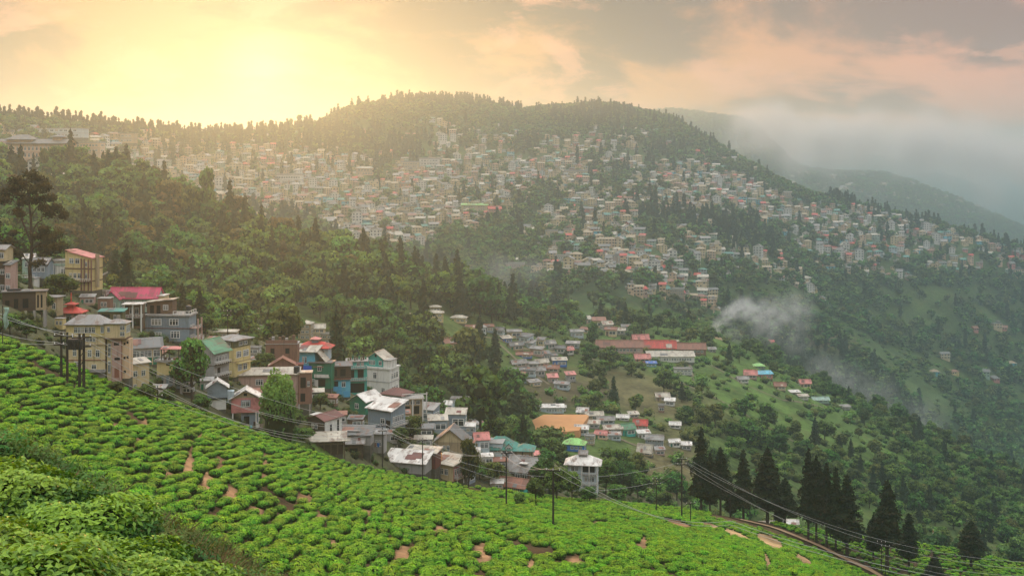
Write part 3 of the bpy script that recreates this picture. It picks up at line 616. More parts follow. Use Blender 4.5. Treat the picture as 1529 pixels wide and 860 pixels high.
def boardm(c): return pbsdf('painted_boards_'+c, COLR[c], 0.8, 0.2, 0.2, 1.1, 0.3, 9, tuple(0.5*x+0.3*g for x, g in zip(COLR[c], GRIME)), wearamt=(0.5, 0.7))
def roofm(c):
    key = 'sheet_roof_'+c
    if key in MATS: return MATS[key]
    m = bpy.data.materials.new(key); m.use_nodes = True; m.node_tree.nodes.clear(); k = NT(m.node_tree); co = k.new('ShaderNodeTexCoord').outputs['Object']; cc = COLR[c]
    sx = k.new('ShaderNodeSeparateXYZ'); k.l.new(co, sx.inputs[0])
    pan = k.new('ShaderNodeTexWhiteNoise', noise_dimensions='2D'); cb = k.new('ShaderNodeCombineXYZ'); k.l.new(k.m('FLOOR', k.m('MULTIPLY', sx.outputs[0], 0.9)), cb.inputs[0]); k.l.new(k.m('FLOOR', k.m('MULTIPLY', sx.outputs[1], 0.45)), cb.inputs[1]); k.l.new(cb.outputs[0], pan.inputs[0])
    v = k.m('ADD', 0.74, k.m('MULTIPLY', pan.outputs['Value'], 0.38)); s_ = k.new('ShaderNodeVectorMath', operation='SCALE'); s_.inputs[0].default_value = cc; k.l.new(v, s_.inputs['Scale'])
    st = k.noise(k.new('ShaderNodeMapping', {'Vector': co, 'Scale': (0.9, 0.35, 1.0)}).outputs[0], 1.3, 6, 0.7, 0.6)
    c1 = k.mix(k.m('MULTIPLY', k.smooth(st, 0.48, 0.66), 0.8), s_.outputs[0], (0.17, 0.095, 0.06)); c1 = k.mix(k.m('MULTIPLY', k.smooth(k.noise(co, 0.6, 4, 0.6), 0.55, 0.75), 0.5), c1, (0.09, 0.085, 0.07))
    b = k.new('ShaderNodeBsdfPrincipled', {'Roughness': 0.55, 'Metallic': 0.0}); b.inputs['Specular IOR Level'].default_value = 0.35; k.l.new(c1, b.inputs['Base Color'])
    wv = k.new('ShaderNodeTexWave', {'Scale': 2.2, 'Distortion': 0.0}, wave_type='BANDS', bands_direction='X'); k.l.new(co, wv.inputs[0])
    bp = k.new('ShaderNodeBump', {'Strength': 0.5, 'Distance': 0.05, 'Height': wv.outputs['Fac']}); k.l.new(bp.outputs[0], b.inputs['Normal'])
    k.l.new(b.outputs[0], k.new('ShaderNodeOutputMaterial').inputs[0]); MATS[key] = m; return m
def glassm():
    if 'window_glass' in MATS: return MATS['window_glass']
    m = bpy.data.materials.new('window_glass'); m.use_nodes = True; b = m.node_tree.nodes['Principled BSDF']; k = NT(m.node_tree)
    oi = k.new('ShaderNodeObjectInfo').outputs['Random']; k.l.new(k.ramp(oi, [(0.0, (0.015, 0.02, 0.025)), (0.55, (0.05, 0.065, 0.075)), (0.8, (0.16, 0.18, 0.18)), (1.0, (0.30, 0.26, 0.2))]), b.inputs['Base Color'])
    b.inputs['Roughness'].default_value = 0.15; b.inputs['Specular IOR Level'].default_value = 0.6; MATS['window_glass'] = m; return m
M_STONE = pbsdf('mossy_stone', (0.085, 0.080, 0.062), 0.95, 0.1, 0.4, 1.2, 0.5, 5)
M_FRAME = pbsdf('window_frame_paint', (0.60, 0.60, 0.56), 0.7, 0.3, 0.1); M_CONC = wallm('concrete'); M_WOOD = pbsdf('weathered_wood', (0.10, 0.075, 0.05), 0.9, 0.15, 0.3, 2.0)
M_DARKIN = pbsdf('painted_interior_dark', (0.012, 0.012, 0.012), 0.95, 0.05); M_IRON = pbsdf('dark_iron', (0.03, 0.028, 0.026), 0.6, 0.4, 0.2); M_RAIL = pbsdf('white_railing', (0.55, 0.53, 0.48), 0.7, 0.3)

# ------------------------------------------------------------------ small mesh collector
class MB:
    def __init__(s): s.V = []; s.F = []
    def quadf(s, pts): i = len(s.V); s.V += [tuple(p) for p in pts]; s.F.append(tuple(range(i, i+len(pts))))
    def box(s, x0, x1, y0, y1, z0, z1):
        i = len(s.V); s.V += [(x0,y0,z0),(x1,y0,z0),(x1,y1,z0),(x0,y1,z0),(x0,y0,z1),(x1,y0,z1),(x1,y1,z1),(x0,y1,z1)]
        s.F += [tuple(i+j for j in f) for f in ((0,3,2,1),(4,5,6,7),(0,1,5,4),(1,2,6,5),(2,3,7,6),(3,0,4,7))]; return s
    def bar(s, a, b, t):
        a, b = Vector(a), Vector(b); d = (b-a).normalized(); u = d.cross(Vector((0, 0, 1))); u = (u if u.length > 0.1 else Vector((1, 0, 0))).normalized()*t/2; v = d.cross(u).normalized()*t/2; i = len(s.V)
        s.V += [tuple(p+o) for p in (a, b) for o in (u+v, u-v, -u-v, -u+v)]; s.F += [tuple(i+j for j in f) for f in ((0,1,2,3),(7,6,5,4),(0,4,5,1),(1,5,6,2),(2,6,7,3),(3,7,4,0))]; return s
    def cyl(s, c, r, z0, z1, n=10, r2=None):
        r2 = r if r2 is None else r2; i = len(s.V); s.V += [(c[0]+r*math.cos(2*PI*j/n), c[1]+r*math.sin(2*PI*j/n), z0) for j in range(n)]+[(c[0]+r2*math.cos(2*PI*j/n), c[1]+r2*math.sin(2*PI*j/n), z1) for j in range(n)]
        s.F += [(i+j, i+(j+1)%n, i+n+(j+1)%n, i+n+j) for j in range(n)]+[tuple(i+n+j for j in range(n)), tuple(i+n-1-j for j in range(n))]; return s
    def prism(s, pts, thick):
        """closed slab: polygon pts and the same polygon lowered by thick"""
        n = len(pts); i = len(s.V); s.V += [tuple(p) for p in pts]+[(p[0], p[1], p[2]-thick) for p in pts]
        s.F += [tuple(i+j for j in range(n)), tuple(i+2*n-1-j for j in range(n))]+[(i+j, i+n+j, i+n+(j+1)%n, i+(j+1)%n) for j in range(n)]; return s
    def mesh(s, name, mat):
        me = bpy.data.meshes.new(name); me.from_pydata(s.V, [], s.F); me.materials.append(mat); me.update(); return me
    def build(s, name, mat, parent=None): return link(name, s.mesh(name, mat), parent)
# one window mesh of 1 x 1 m, reused everywhere: frame with a mullion and a transom, pane behind
def _wf(nm, nb):
    m = MB(); t = 0.07; m.box(-0.5, 0.5, -0.06, 0.02, 0, t*1.2).box(-0.5, 0.5, -0.06, 0.02, 1-t*1.2, 1)
    m.box(-0.5, -0.5+t, -0.06, 0.02, t*1.2, 1-t*1.2).box(0.5-t, 0.5, -0.06, 0.02, t*1.2, 1-t*1.2)
    for j in range(1, nb): m.box(-0.5+j/nb-t/2, -0.5+j/nb+t/2, -0.05, 0.02, t*1.2, 1-t*1.2)
    m.box(-0.5+t, 0.5-t, -0.045, 0.02, 0.68, 0.68+t*0.8); return m.mesh(nm, M_FRAME)
WF = [_wf('window_frame', 2), _wf('window_frame', 3)]; WP = MB().box(-0.46, 0.46, -0.03, 0.015, 0.05, 0.95).mesh('pane', glassm())

PR = random.Random(99)
class House:
    """a building at a pixel of the photograph; all sizes in photo pixels at its distance, x to the right, y away, z up"""
    def __init__(s, name, px, py, yaw, label, cat='house', group=None, r=None, rmin=128):
        p = ground(px, py, rmin) if r is None else at(px, r)
        if r is not None: p.z = -(py-HY)/FPX*r
        s.u = p.y/FPX; s.root = link(name, None); s.root.location = p; s.root.rotation_euler = (0, 0, math.radians(yaw)); tag(s.root, label, cat, group); s.last = None; s.p = p; s.lastw = None
    def wall(s, x0, x1, d, z0, z1, c, y0=0, name='wall', boards=False, skirt=None):
        u = s.u; s.last = (x0, x1, y0, y0+d, z0, z1); m = (boardm if boards else wallm)(c)
        s.lastw = MB().box(x0*u, x1*u, y0*u, (y0+d)*u, z0*u, z1*u).build(name, m, s.root)
        if skirt is not None or z0 <= 0: MB().box((x0+0.3)*u, (x1-0.3)*u, (y0+0.3)*u, (y0+d-0.3)*u, z0*u-(skirt if skirt is not None else 3.0), z0*u-0.003).build('foundation', M_STONE, s.root)
        return s
    def _roof(s, mb, c, name='roof'):
        s.lastroof = mb.build(name, roofm(c), s.root); return s
    def patches(s, q, t, c):
        """odd replacement sheets nailed over the roof plane q (four corners), and a few stones holding them"""
        u = s.u; Q = [Vector(p) for p in q]; f = lambda a, b: (Q[0].lerp(Q[1], a)).lerp(Q[3].lerp(Q[2], a), b)
        if (Q[0]-Q[1]).length < 9 or (Q[0]-Q[3]).length < 5: return
        for j in range(PR.choice([0, 1, 1, 2, 3])):
            a, b = PR.uniform(0.04, 0.7), PR.uniform(0.03, 0.45); da, db = PR.uniform(0.10, 0.26), PR.uniform(0.3, 0.5); h = Vector((0, 0, t+0.12+0.07*j+0.05/u)); P = [f(a, b)+h, f(a+da, b)+h, f(a+da, b+db)+h, f(a, b+db)+h]
            cc = PR.choice([x for x in ('rust', 'metal', 'creammetal', 'darkmetal', 'rust', 'maroon') if x != c]); MB().prism([tuple(p*u) for p in P], 0.05).build('roof_sheet', roofm(cc), s.lastroof)
    def gable(s, rise, c, axis='x', over=2.0, t=0.8, wallc=None, skew=0.5, **kw):
        x0, x1, y0, y1, z0, z1 = s.last; u = s.u; o = over; mb = MB()
        if axis == 'x':   # ridge runs along x
            ym = y0+(y1-y0)*skew; k1 = rise/max(ym-y0, 0.1)*o; k2 = rise/max(y1-ym, 0.1)*o
            P = [[(x0-o, y0-o, z1-k1), (x1+o, y0-o, z1-k1), (x1+o, ym, z1+rise), (x0-o, ym, z1+rise)], [(x0-o, ym+0.02, z1+rise), (x1+o, ym+0.02, z1+rise), (x1+o, y1+o, z1-k2), (x0-o, y1+o, z1-k2)]]
            G = [[(x0+.1, y0+.1, z1), (x0+.1, y1-.1, z1), (x0+.1, ym, z1+rise-.1)], [(x1-.1, y1-.1, z1), (x1-.1, y0+.1, z1), (x1-.1, ym, z1+rise-.1)]]
        else:
            xm = x0+(x1-x0)*skew; k1 = rise/max(xm-x0, 0.1)*o; k2 = rise/max(x1-xm, 0.1)*o
            P = [[(x0-o, y0-o, z1-k1), (xm, y0-o, z1+rise), (xm, y1+o, z1+rise), (x0-o, y1+o, z1-k1)], [(xm+0.02, y0-o, z1+rise), (x1+o, y0-o, z1-k2), (x1+o, y1+o, z1-k2), (xm+0.02, y1+o, z1+rise)]]
            G = [[(x1-.1, y0+.1, z1), (x0+.1, y0+.1, z1), (xm, y0+.1, z1+rise-.1)], [(x0+.1, y1-.1, z1), (x1-.1, y1-.1, z1), (xm, y1-.1, z1+rise-.1)]]
        for q in P: mb.prism([(a*u, b*u, (cc+t)*u) for a, b, cc in q], t*u)
        s._roof(mb, c); s.patches(P[0], t, c)
        g = MB()
        for q in G: g.quadf([(a*u, b*u, cc*u) for a, b, cc in q])
        g.build('gable', s.lastw.data.materials[0] if wallc is None else wallm(wallc), s.root)
        # ridge cap
        r_ = MB()
        if axis == 'x': r_.box((x0-o)*u, (x1+o)*u, (ym-0.9)*u, (ym+0.9)*u, (z1+rise+t-0.3)*u, (z1+rise+t+0.25)*u)
        else: r_.box((xm-0.9)*u, (xm+0.9)*u, (y0-o)*u, (y1+o)*u, (z1+rise+t-0.3)*u, (z1+rise+t+0.25)*u)
        r_.build('ridge_cap', roofm(c), s.lastroof); return s
    def hip(s, rise, c, over=2.0, t=0.7, inset=None, name='roof'):
        x0, x1, y0, y1, z0, z1 = s.last; u = s.u; o = over; x0 -= o; x1 += o; y0 -= o; y1 += o; w_, d_ = x1-x0, y1-y0; i = min(w_, d_)/2 if inset is None else inset; ym = (y0+y1)/2; xm = (x0+x1)/2
        a, b = (((x0+i, ym), (x1-i, ym)) if w_ >= d_ else ((xm, y0+i), (xm, y1-i))); zt = z1+rise; mb = MB()
        c4 = [(x0, y0), (x1, y0), (x1, y1), (x0, y1)]
        Fs = [[c4[0], c4[1], b, a], [c4[1], c4[2], b], [c4[2], c4[3], a, b], [c4[3], c4[0], a]] if w_ >= d_ else [[c4[0], c4[1], a], [c4[1], c4[2], b, a], [c4[2], c4[3], b], [c4[3], c4[0], a, b]]
        for q in Fs: mb.quadf([(p[0]*u, p[1]*u, (zt if p in (a, b) else z1+t)*u) for p in q])
        mb.box(x0*u, x1*u, y0*u, y1*u, (z1+0.05)*u, (z1+t)*u-0.003); return s._roof(mb, c, name)
    def flat(s, c='concrete', over=1.0, t=1.0, parapet=0, name='roof'):
        x0, x1, y0, y1, z0, z1 = s.last; u = s.u; o = over; mb = MB().box((x0-o)*u, (x1+o)*u, (y0-o)*u, (y1+o)*u, z1*u, (z1+t)*u)
        o_ = mb.build(name, roofm(c) if 'metal' in c else wallm(c), s.root)
        if parapet:
            p = MB(); h = (z1+t+parapet)*u; z = (z1+t)*u; w_ = 0.6
            p.box((x0-o)*u, (x1+o)*u, (y0-o)*u, (y0-o+w_)*u, z, h).box((x0-o)*u, (x1+o)*u, (y1+o-w_)*u, (y1+o)*u, z, h).box((x0-o)*u, (x0-o+w_)*u, (y0-o+w_)*u, (y1+o-w_)*u, z, h).box((x1+o-w_)*u, (x1+o)*u, (y0-o+w_)*u, (y1+o-w_)*u, z, h); p.build('parapet', wallm(c) if 'metal' not in c else M_CONC, o_)
        return s
    def shed(s, dl, dr, c, over=2.0, t=0.7, axis='x', box=None, name='roof'):
        """single slope: heights dl, dr at the left/right (axis x) or front/back (axis y) edge above the wall top"""
        x0, x1, y0, y1, z0, z1 = box or s.last; u = s.u; o = over
        if axis == 'x': q = [(x0-o, y0-o, z1+dl), (x1+o, y0-o, z1+dr), (x1+o, y1+o, z1+dr), (x0-o, y1+o, z1+dl)]; f = [[(x0, y0, z1), (x1, y0, z1), (x1, y0, z1+dr), (x0, y0, z1+dl)]]
        else: q = [(x0-o, y0-o, z1+dl), (x1+o, y0-o, z1+dl), (x1+o, y1+o, z1+dr), (x0-o, y1+o, z1+dr)]; f = []
        if box is None:
            g = MB(); ins = 0.05; hl = [(x0+ins, y0+ins), (x1-ins, y0+ins), (x1-ins, y1-ins), (x0+ins, y1-ins)]; hh = [dl, dr, dr, dl] if axis == 'x' else [dl, dl, dr, dr]
            for j in range(4):
                a, b = hl[j], hl[(j+1) % 4]; g.quadf([(a[0]*u, a[1]*u, z1*u), (b[0]*u, b[1]*u, z1*u), (b[0]*u, b[1]*u, (z1+hh[(j+1) % 4])*u), (a[0]*u, a[1]*u, (z1+hh[j])*u)])
            g.build('gable', s.lastw.data.materials[0], s.root)
        s._roof(MB().prism([(a*u, b*u, (cc+t)*u) for a, b, cc in q], t*u), c, name); s.patches(q, t, c); return s
    def win(s, face, a, b, z0, z1, n=1, bars=2, gap=0.25, pane=True):
        x0, x1, y0, y1, _, _ = s.last; u = s.u; w_ = (b-a)/n
        for j in range(n):
            c = a+w_*(j+0.5); f = link('window', WF[bars-2], s.lastw); sw = w_*(1-gap)*u if n > 1 else (b-a)*u
            if face == 'f': f.location = (c*u, y0*u-0.005, z0*u)
            elif face == 'r': f.location = (x1*u+0.005, (y0+c)*u, z0*u); f.rotation_euler = (0, 0, PI/2)
            elif face == 'l': f.location = (x0*u-0.005, (y0+c)*u, z0*u); f.rotation_euler = (0, 0, -PI/2)
            f.scale = (sw, 1.0, (z1-z0)*u)
            f.parent = s.root; p = link('pane', WP, f)
        return s
    def hole(s, face, a, b, z0, z1, m=None, name='opening_panel', proud=0.012):
        x0, x1, y0, y1, _, _ = s.last; u = s.u; mb = MB(); e = proud
        if face == 'f': mb.box(a*u, b*u, y0*u-e, y0*u+0.1, z0*u, z1*u)
        elif face == 'r': mb.box(x1*u-0.1, x1*u+e, (y0+a)*u, (y0+b)*u, z0*u, z1*u)
        else: mb.box(x0*u-e, x0*u+0.1, (y0+a)*u, (y0+b)*u, z0*u, z1*u)
        mb.build(name, m or M_DARKIN, s.root); return s  # default panel is solid, painted near-black for the darkness inside
    def door(s, face, a, b, z0, z1, c='brown'): return s.hole(face, a, b, z0, z1, boardm(c), 'door', 0.03)
    def band(s, z, c='brown', h=0.8, o=0.7):
        x0, x1, y0, y1, _, _ = s.last; u = s.u; MB().box((x0-o)*u, (x1+o)*u, (y0-o)*u, (y1+o)*u, z*u, (z+h)*u).build('floor_band', wallm(c), s.root); return s
    def balcony(s, face, a, b, z, depth=3.0, c='concrete', rail=M_RAIL, h=4.0, solid=False):
        x0, x1, y0, y1, _, _ = s.last; u = s.u
        if face == 'f': B = (a, b, y0-depth, y0-0.02)
        elif face == 'r': B = (x1+0.02, x1+depth, y0+a, y0+b)
        else: B = (x0-depth, x0-0.02, y0+a, y0+b)
        o = MB().box(B[0]*u, B[1]*u, B[2]*u, B[3]*u, z*u, (z+0.8)*u).build('balcony', wallm(c), s.root); m = MB(); zt = (z+0.8)*u
        if solid:
            m.box(B[0]*u, B[1]*u, B[2]*u, (B[2]+0.5)*u, zt, zt+h*u)
        else:
            pts = [(B[0], B[3]), (B[0], B[2]), (B[1], B[2]), (B[1], B[3])]; pts = [(p[0]*u, p[1]*u) for p in pts]
            for p, q in zip(pts[:-1], pts[1:]):
                m.bar((*p, zt+h*u), (*q, zt+h*u), 0.07).bar((*p, zt+h*u*0.5), (*q, zt+h*u*0.5), 0.05); L = math.dist(p, q); n = max(1, int(L/0.45))
                for j in range(n+1): t_ = j/n; m.bar((p[0]+(q[0]-p[0])*t_, p[1]+(q[1]-p[1])*t_, zt), (p[0]+(q[0]-p[0])*t_, p[1]+(q[1]-p[1])*t_, zt+h*u), 0.045)
        m.build('railing', wallm(c) if solid else rail, o); return s
    def posts(s, pts, z0, z1, t=0.22, m=None, name='post'):
        u = s.u; me = None
        for x, y in pts: MB().box(x*u-t/2, x*u+t/2, y*u-t/2, y*u+t/2, z0*u, z1*u).build(name, m or M_CONC, s.root)
        return s
    def box(s, name, x0, x1, y0, y1, z0, z1, m): u = s.u; MB().box(x0*u, x1*u, y0*u, y1*u, z0*u, z1*u).build(name, m, s.root); return s
    def world(s, x, y, z): M_ = Matrix.Translation(s.root.location) @ s.root.rotation_euler.to_matrix().to_4x4(); return M_ @ Vector((x*s.u, y*s.u, z*s.u))
def tank(h, x, y, z, c, label, rad=0.55, ht=1.2):
    """water tank: a ribbed plastic barrel standing on a roof"""
    p = h.world(x, y, z); e = link('water_tank', None); e.location = p; tag(e, label, 'water tank', 'water tanks on roofs')
    m = MB()
    for j in range(4): m.cyl((0, 0), rad*(1.0 if j % 2 == 0 else 0.95), ht*j/4, ht*(j+1)/4, 12)
    m.build('barrel', pbsdf('plastic_'+c, COLR[c], 0.45, 0.5, 0.08), e); MB().cyl((0, 0), rad*0.95, ht+0.003, ht+0.16, 12, rad*0.35).cyl((0, 0), rad*0.34, ht+0.163, ht+0.24, 10).build('lid', MATS['plastic_'+c], e)
def auto(px, py, w_, h_, d_, yaw, wc, kind, rc, label, storeys=1, rise=4, name='village_house', cat='house', group=None, nwin=2, boards=False, rmin=128, r=None, axis=None, bars=2, wcol=None):
    """small house with a door, windows in rows, and a roof of the given kind"""
    H = House(name, px, py, yaw, label, cat, group, r, rmin); H.wall(-w_/2, w_/2, d_, 0, h_, wc, boards=boards); sh = h_/storeys
    for s_ in range(storeys):
        z = s_*sh; side = max(1, int(nwin*d_/w_))
        if s_ == 0 and nwin > 1: H.door('f', -w_/2+w_*0.08, -w_/2+w_*0.08+min(3.4, w_*0.2)*max(0.6, min(1, sh/10)), 0.2, sh*0.72, R.choice(['brown', 'green', 'grey'])); H.win('f', -w_/2+w_*0.34, w_/2*0.88, z+sh*0.34, z+sh*0.78, max(1, nwin-1), bars)
        else: H.win('f', -w_/2*0.85, w_/2*0.85, z+sh*0.32, z+sh*0.78, nwin, bars)
        H.win('r' if yaw < 0 else 'l', d_*0.15, d_*0.85, z+sh*0.32, z+sh*0.78, side, bars)
        if s_: H.band(z-0.3, 'grey', 0.6, 0.5)
    if kind == 'gable': H.gable(rise, rc, axis or ('x' if w_ >= d_ else 'y'), 1.6)
    elif kind == 'hip': H.hip(rise, rc, 1.8)
    elif kind == 'flat': H.flat(rc, 0.8, 0.8, 1.5 if 'metal' not in rc else 0)
    elif kind == 'shed': H.shed(rise, 0.2, rc, 1.6, 0.6, axis or 'y') if (axis or 'y') == 'x' else H.shed(0.2, rise, rc, 1.6, 0.6, 'y')
    return H
# ------------------------------------------------------------------ the near village, from the left edge to the right
H = House('wooden_house', 0, 440, -6, 'dark weathered house with cream upper wall cut by the left edge'); H.wall(-14, 9, 22, 0, 50, 'wood', boards=True).band(26, 'brown').win('f', 1, 7, 30, 38).win('f', 1, 7, 6, 15).balcony('r', 4, 18, 26, 3.5, 'concrete')
H.wall(-14, 8, 22, 50.1, 68, 'cream').win('f', 0, 6, 54, 63).gable(5, 'metal', 'x', 3)
H = House('village_house', 12, 446, -18, 'pale pink narrow house with a grey lean-to roof behind the dark left edge house'); H.wall(-6, 5, 14, 0, 48, 'pink').win('f', -4, 4, 30, 38).win('f', -4, 4, 10, 20).shed(2, 8, 'darkmetal', 2, 0.7, 'y')
H = House('terrace_house', 30, 424, -4, 'low white terrace house with white railings behind the big tree', r=188); H.wall(-17, 22, 16, -8, 8, 'white', skirt=4).win('f', -14, 18, -3, 4, 4).flat('concrete', 1.5, 1).balcony('f', -17, 22, 9, 3, 'concrete')
H = House('village_house', 43, 405, 12, 'green walled hut with white roof left of the big tree trunk', r=196); H.wall(-9, 7, 14, -6, 20, 'mint', skirt=5).win('f', -6, 5, 6, 14, 2).gable(5, 'whitemetal', 'x')
H = House('village_house', 58, 408, -8, 'blue grey house with grey sheet roof right behind the big tree trunk', r=190); H.wall(-14, 14, 16, -8, 15, 'bluegrey', skirt=5).win('f', -10, 10, 2, 10, 3).gable(7, 'metal', 'x')
H = House('concrete_house', 36, 468, 16, 'flat roofed brown house on stilts with cream pilastered end above the pylons'); H.wall(-30, 16, 18, 4, 32, 'wood', boards=True, skirt=0.1).hole('f', -26, -20, 8, 20).hole('f', -14, -8, 8, 22).hole('f', -2, 6, 8, 22)
H.wall(16.1, 30, 18, 4, 32, 'tan').hole('f', 18, 20.5, 8, 27).hole('f', 23, 25.5, 8, 27).hole('r', 4, 8, 10, 24); H.last = (-30, 30, 0, 18, 4, 32); H.flat('darkmetal', 2.2, 1.4).posts([(-28, 1), (-14, 1), (2, 1), (14, 1), (28, 1), (28, 16)], -22, 4, 0.3)
H.box('roof_junk', -24, -6, 4, 12, 33.4, 36, boardm('black')).box('roof_junk', -4, 8, 5, 13, 33.4, 34.6, boardm('grey'))
H = House('village_house', 93, 425, -14, 'white two storey house with a row of tall windows in front of the yellow block'); H.wall(-18, 16, 20, -4, 34, 'white', skirt=4).win('f', -2, 14, 14, 24, 4, 2).win('f', -2, 14, 0, 9, 3).band(11, 'grey').band(28, 'mint', 3).hole('f', -14, -12, -2, 30, wallm('bluegrey'), 'downpipe', 0.1).flat('concrete', 1.5, 1.2, 1.5)
H = House('apartment_block', 120, 424, -14, 'tall yellow block with pink sloping roof and red brown columns', 'apartment block', r=200); H.wall(-26, 20, 26, -10, 36, 'yellow', skirt=5).shed(13, 2, 'salmon', 2, 1.2, 'x').band(22, 'brown', 1.5).band(4, 'brown', 1.5).win('f', -20, 0, 30, 38, 2).win('f', 8, 16, 26, 33, 2).win('f', 8, 16, 8, 16, 2).win('f', -20, 2, 8, 16, 3)
for x in (1, 6, 13, 18): H.box('column', x, x+2.2, -1.2, -0.1, -10, 38-0.1*x, wallm('brick'))
H.balcony('f', -8, 18, 3.2, 5, 'brown')
H.box('chimney', 21, 25, 6, 11, -5, 44, wallm('tan'))
H = House('storage_shed', 150, 436, 20, 'black open shed under a steep grey roof at the edge of the yellow block', 'shed'); H.wall(-10, 8, 16, -6, 14, 'wood', boards=True, skirt=4).shed(2, 14, 'darkmetal', 2.5, 1, 'x').hole('f', -7, 4, -3, 11)
H = House('village_house', 172, 458, 0, 'brick coloured hut under the black shed', r=192); H.wall(-26, -8, 14, -6, 12, 'brick', skirt=4).win('f', -22, -12, 0, 7, 2).flat('concrete', 1, 1)
H = House('long_house', 203, 458, -4, 'long green walled house with bright crimson sheet roof', r=206); H.wall(-42, 32, 26, -8, 14, 'mint', skirt=5).win('f', -34, 28, -1, 8, 7).gable(13, 'crimson', 'x', 2.5).wall(32.2, 42, 20, -8, 16, 'cream', y0=2, skirt=4).win('f', 34, 40, 2, 10).flat('whitemetal', 1.2, 1)
H.wall(-44, -22, 10, -8, 13, 'mint', y0=-10.2, skirt=4).gable(10, 'crimson', 'y', 2).win('f', -40, -26, -2, 7, 2)
H = House('temple_pavilion', 102, 480, 0, 'small pavilion with red pagoda roof and red lantern spire', 'pavilion'); H.posts([(-18, 2), (-6, 2), (6, 2), (18, 2), (-18, 20), (18, 20)], -6, 12, 0.3, wallm('pink')).wall(-14, 14, 14, -6, 11.5, 'bluegrey', y0=5, skirt=4).win('f', -11, 11, 0, 8, 4)
H.last = (-17, 17, 1, 21, 0, 12); H.hip(9, 'red', 4, 1).wall(-5, 5, 8, 19, 24, 'red', y0=7, skirt=0.1).hip(4, 'red', 4, 0.8, name='lantern_roof').box('spire', -0.7, 0.7, 10, 11.4, 28, 42, roofm('red'))
H = House('garden_shed', 88, 492, -10, 'tiny yellow shed beneath the red pagoda roof', 'shed'); H.wall(-7, 6, 9, 0, 16, 'yellow').win('f', -5, -1, 7, 13).win('f', 1, 5, 7, 13).flat('concrete', 0.8, 0.8)
H = House('village_house', 76, 468, -10, 'narrow cream house with pale green flat roof behind the dark bush'); H.wall(-13, 10, 16, -4, 24, 'tan', skirt=4).win('f', 2, 8, 6, 16).flat('metal', 3, 1.2)
H = House('village_house', 166, 476, 2, 'open fronted store under a flat grey green roof', r=183); H.wall(-17, 17, 14, -8, 10, 'olive', skirt=4).hole('f', -14, -2, -6, 7).win('f', 3, 14, -2, 6, 2).shed(0.5, 3, 'tealroof', 3, 0.8, 'y')
H = House('terrace_house', 198, 490, 3, 'two level open verandah with white flat roof and potted plants'); H.wall(-14, 13, 10, -2, 34, 'brown', y0=8, boards=True, skirt=4).win('f', -8, 8, 20, 30, 2).hole('f', -10, 8, 2, 14).balcony('f', -14, 13, 15, 8, 'concrete').posts([(-13.5, 0.6), (0, 0.6), (12.5, 0.6)], -6, 35, 0.22, wallm('white')); H.last = (-14, 13, 0, 18, 0, 35); H.flat('whitemetal', 2, 1.2)
for x in (-10, -5, 3, 8): H.box('flower_pot', x, x+1.6, 1, 2.6, 15.9, 18.5, wallm('brick'))
H = House('grey_house', 249, 508, -4, 'blue grey two storey house with white windows and flat roof terrace'); H.wall(-33, 34, 30, -2, 36, 'bluegrey', skirt=5).win('f', -24, -8, 22, 32, 1, 3).win('f', 4, 18, 22, 32, 1, 3).win('f', -22, -8, 2, 12, 1, 3).win('f', 6, 20, 3, 14, 1, 3).band(17.5, 'maroon', 0.9).hole('f', -2.0, 0, 18.5, 35.5, wallm('bluegrey'), 'downpipe', 0.12).flat('concrete', 2.2, 2.2)
H.wall(-33, 6, 18, 38.3, 54, 'brown', y0=6, boards=True, skirt=0.05).win('f', -8, 0, 44, 52, 1, 2).hole('f', -28, -22, 39, 51).hole('f', -18, -12, 39, 51).shed(1, 6, 'creammetal', 3, 1, 'x'); H.last = (-33, 34, 0, 30, 0, 38.3)
H.posts([(x, 0) for x in (10, 16, 22, 28, 34)]+[(34, 10), (34, 20), (34, 29)], 38, 43, 0.12, M_RAIL, 'rail_post').box('rail', 10, 34.5, -0.4, 0.4, 43, 43.7, M_RAIL).box('rail', 33.8, 34.6, 0.5, 29, 43, 43.7, M_RAIL); H.last = (-33, 34, 0, 30, -2, 36)
H.balcony('r', 4, 22, 17, 12, 'pink').balcony('r', 4, 22, 2, 12, 'pink').box('stair_wall', -36, -33.4, -3, 2, -2, 8, wallm('rust'))
H.posts([(46, 5), (46, 20)], -8, 32, 0.25, wallm('pink'))
tank(H, 26, 20, 38.3, 'black', 'black water tank on the flat roof of the grey house')

H = House('main_house', 141, 565, 0, 'tall cream four storey house with hipped grey roof above the pylons', 'house'); H.wall(-40, 16, 26, 12, 62, 'cream', skirt=0.1).win('f', -27, 2, 70-15, 61.3, 6, 2, 0.12)
H.win('f', 2, 8, 32, 43).win('f', -10, -4, 32, 43).win('f', -4, 3, 12+2, 21).win('f', -30, -22, 14, 25).win('f', -32, -27, 33, 44, 1)
H.last = (-40, 16, 0, 26, 0, 74); H.band(50, 'tan', 1.2, 1.5).band(27, 'rust', 1.0, 0.8).band(12, 'grey', 1.6, 2.0)
H.wall(-42, 17, 28, 62.2, 80, 'yellow', y0=-1.6, name='upper_wall', skirt=0.05).win('f', -30, 2, 68, 77, 6, 2, 0.1).win('f', 10, 15, 68, 78, 1)
H.last = (-42, 17, -1.6, 26.4, 62, 80)
H.wall(-40, 16, 26, -6, 11.9, 'concrete', y0=0.4, name='basement_wall', skirt=3).hole('f', -34, -28, -2, 8).hole('f', -16, -10, -2, 8)
H.wall(17.2, 48, 22, 60, 82, 'cream', y0=-5, name='bay', skirt=0.05).win('f', 40, 47, 73, 80, 2, 2, 0.1).win('f', 40, 47, 64, 71, 2, 2, 0.1).win('r', 3, 19, 68, 79, 3, 2, 0.1).win('f', 21, 25, 70, 78, 1).band(59, 'brown', 2.2, 1.2)
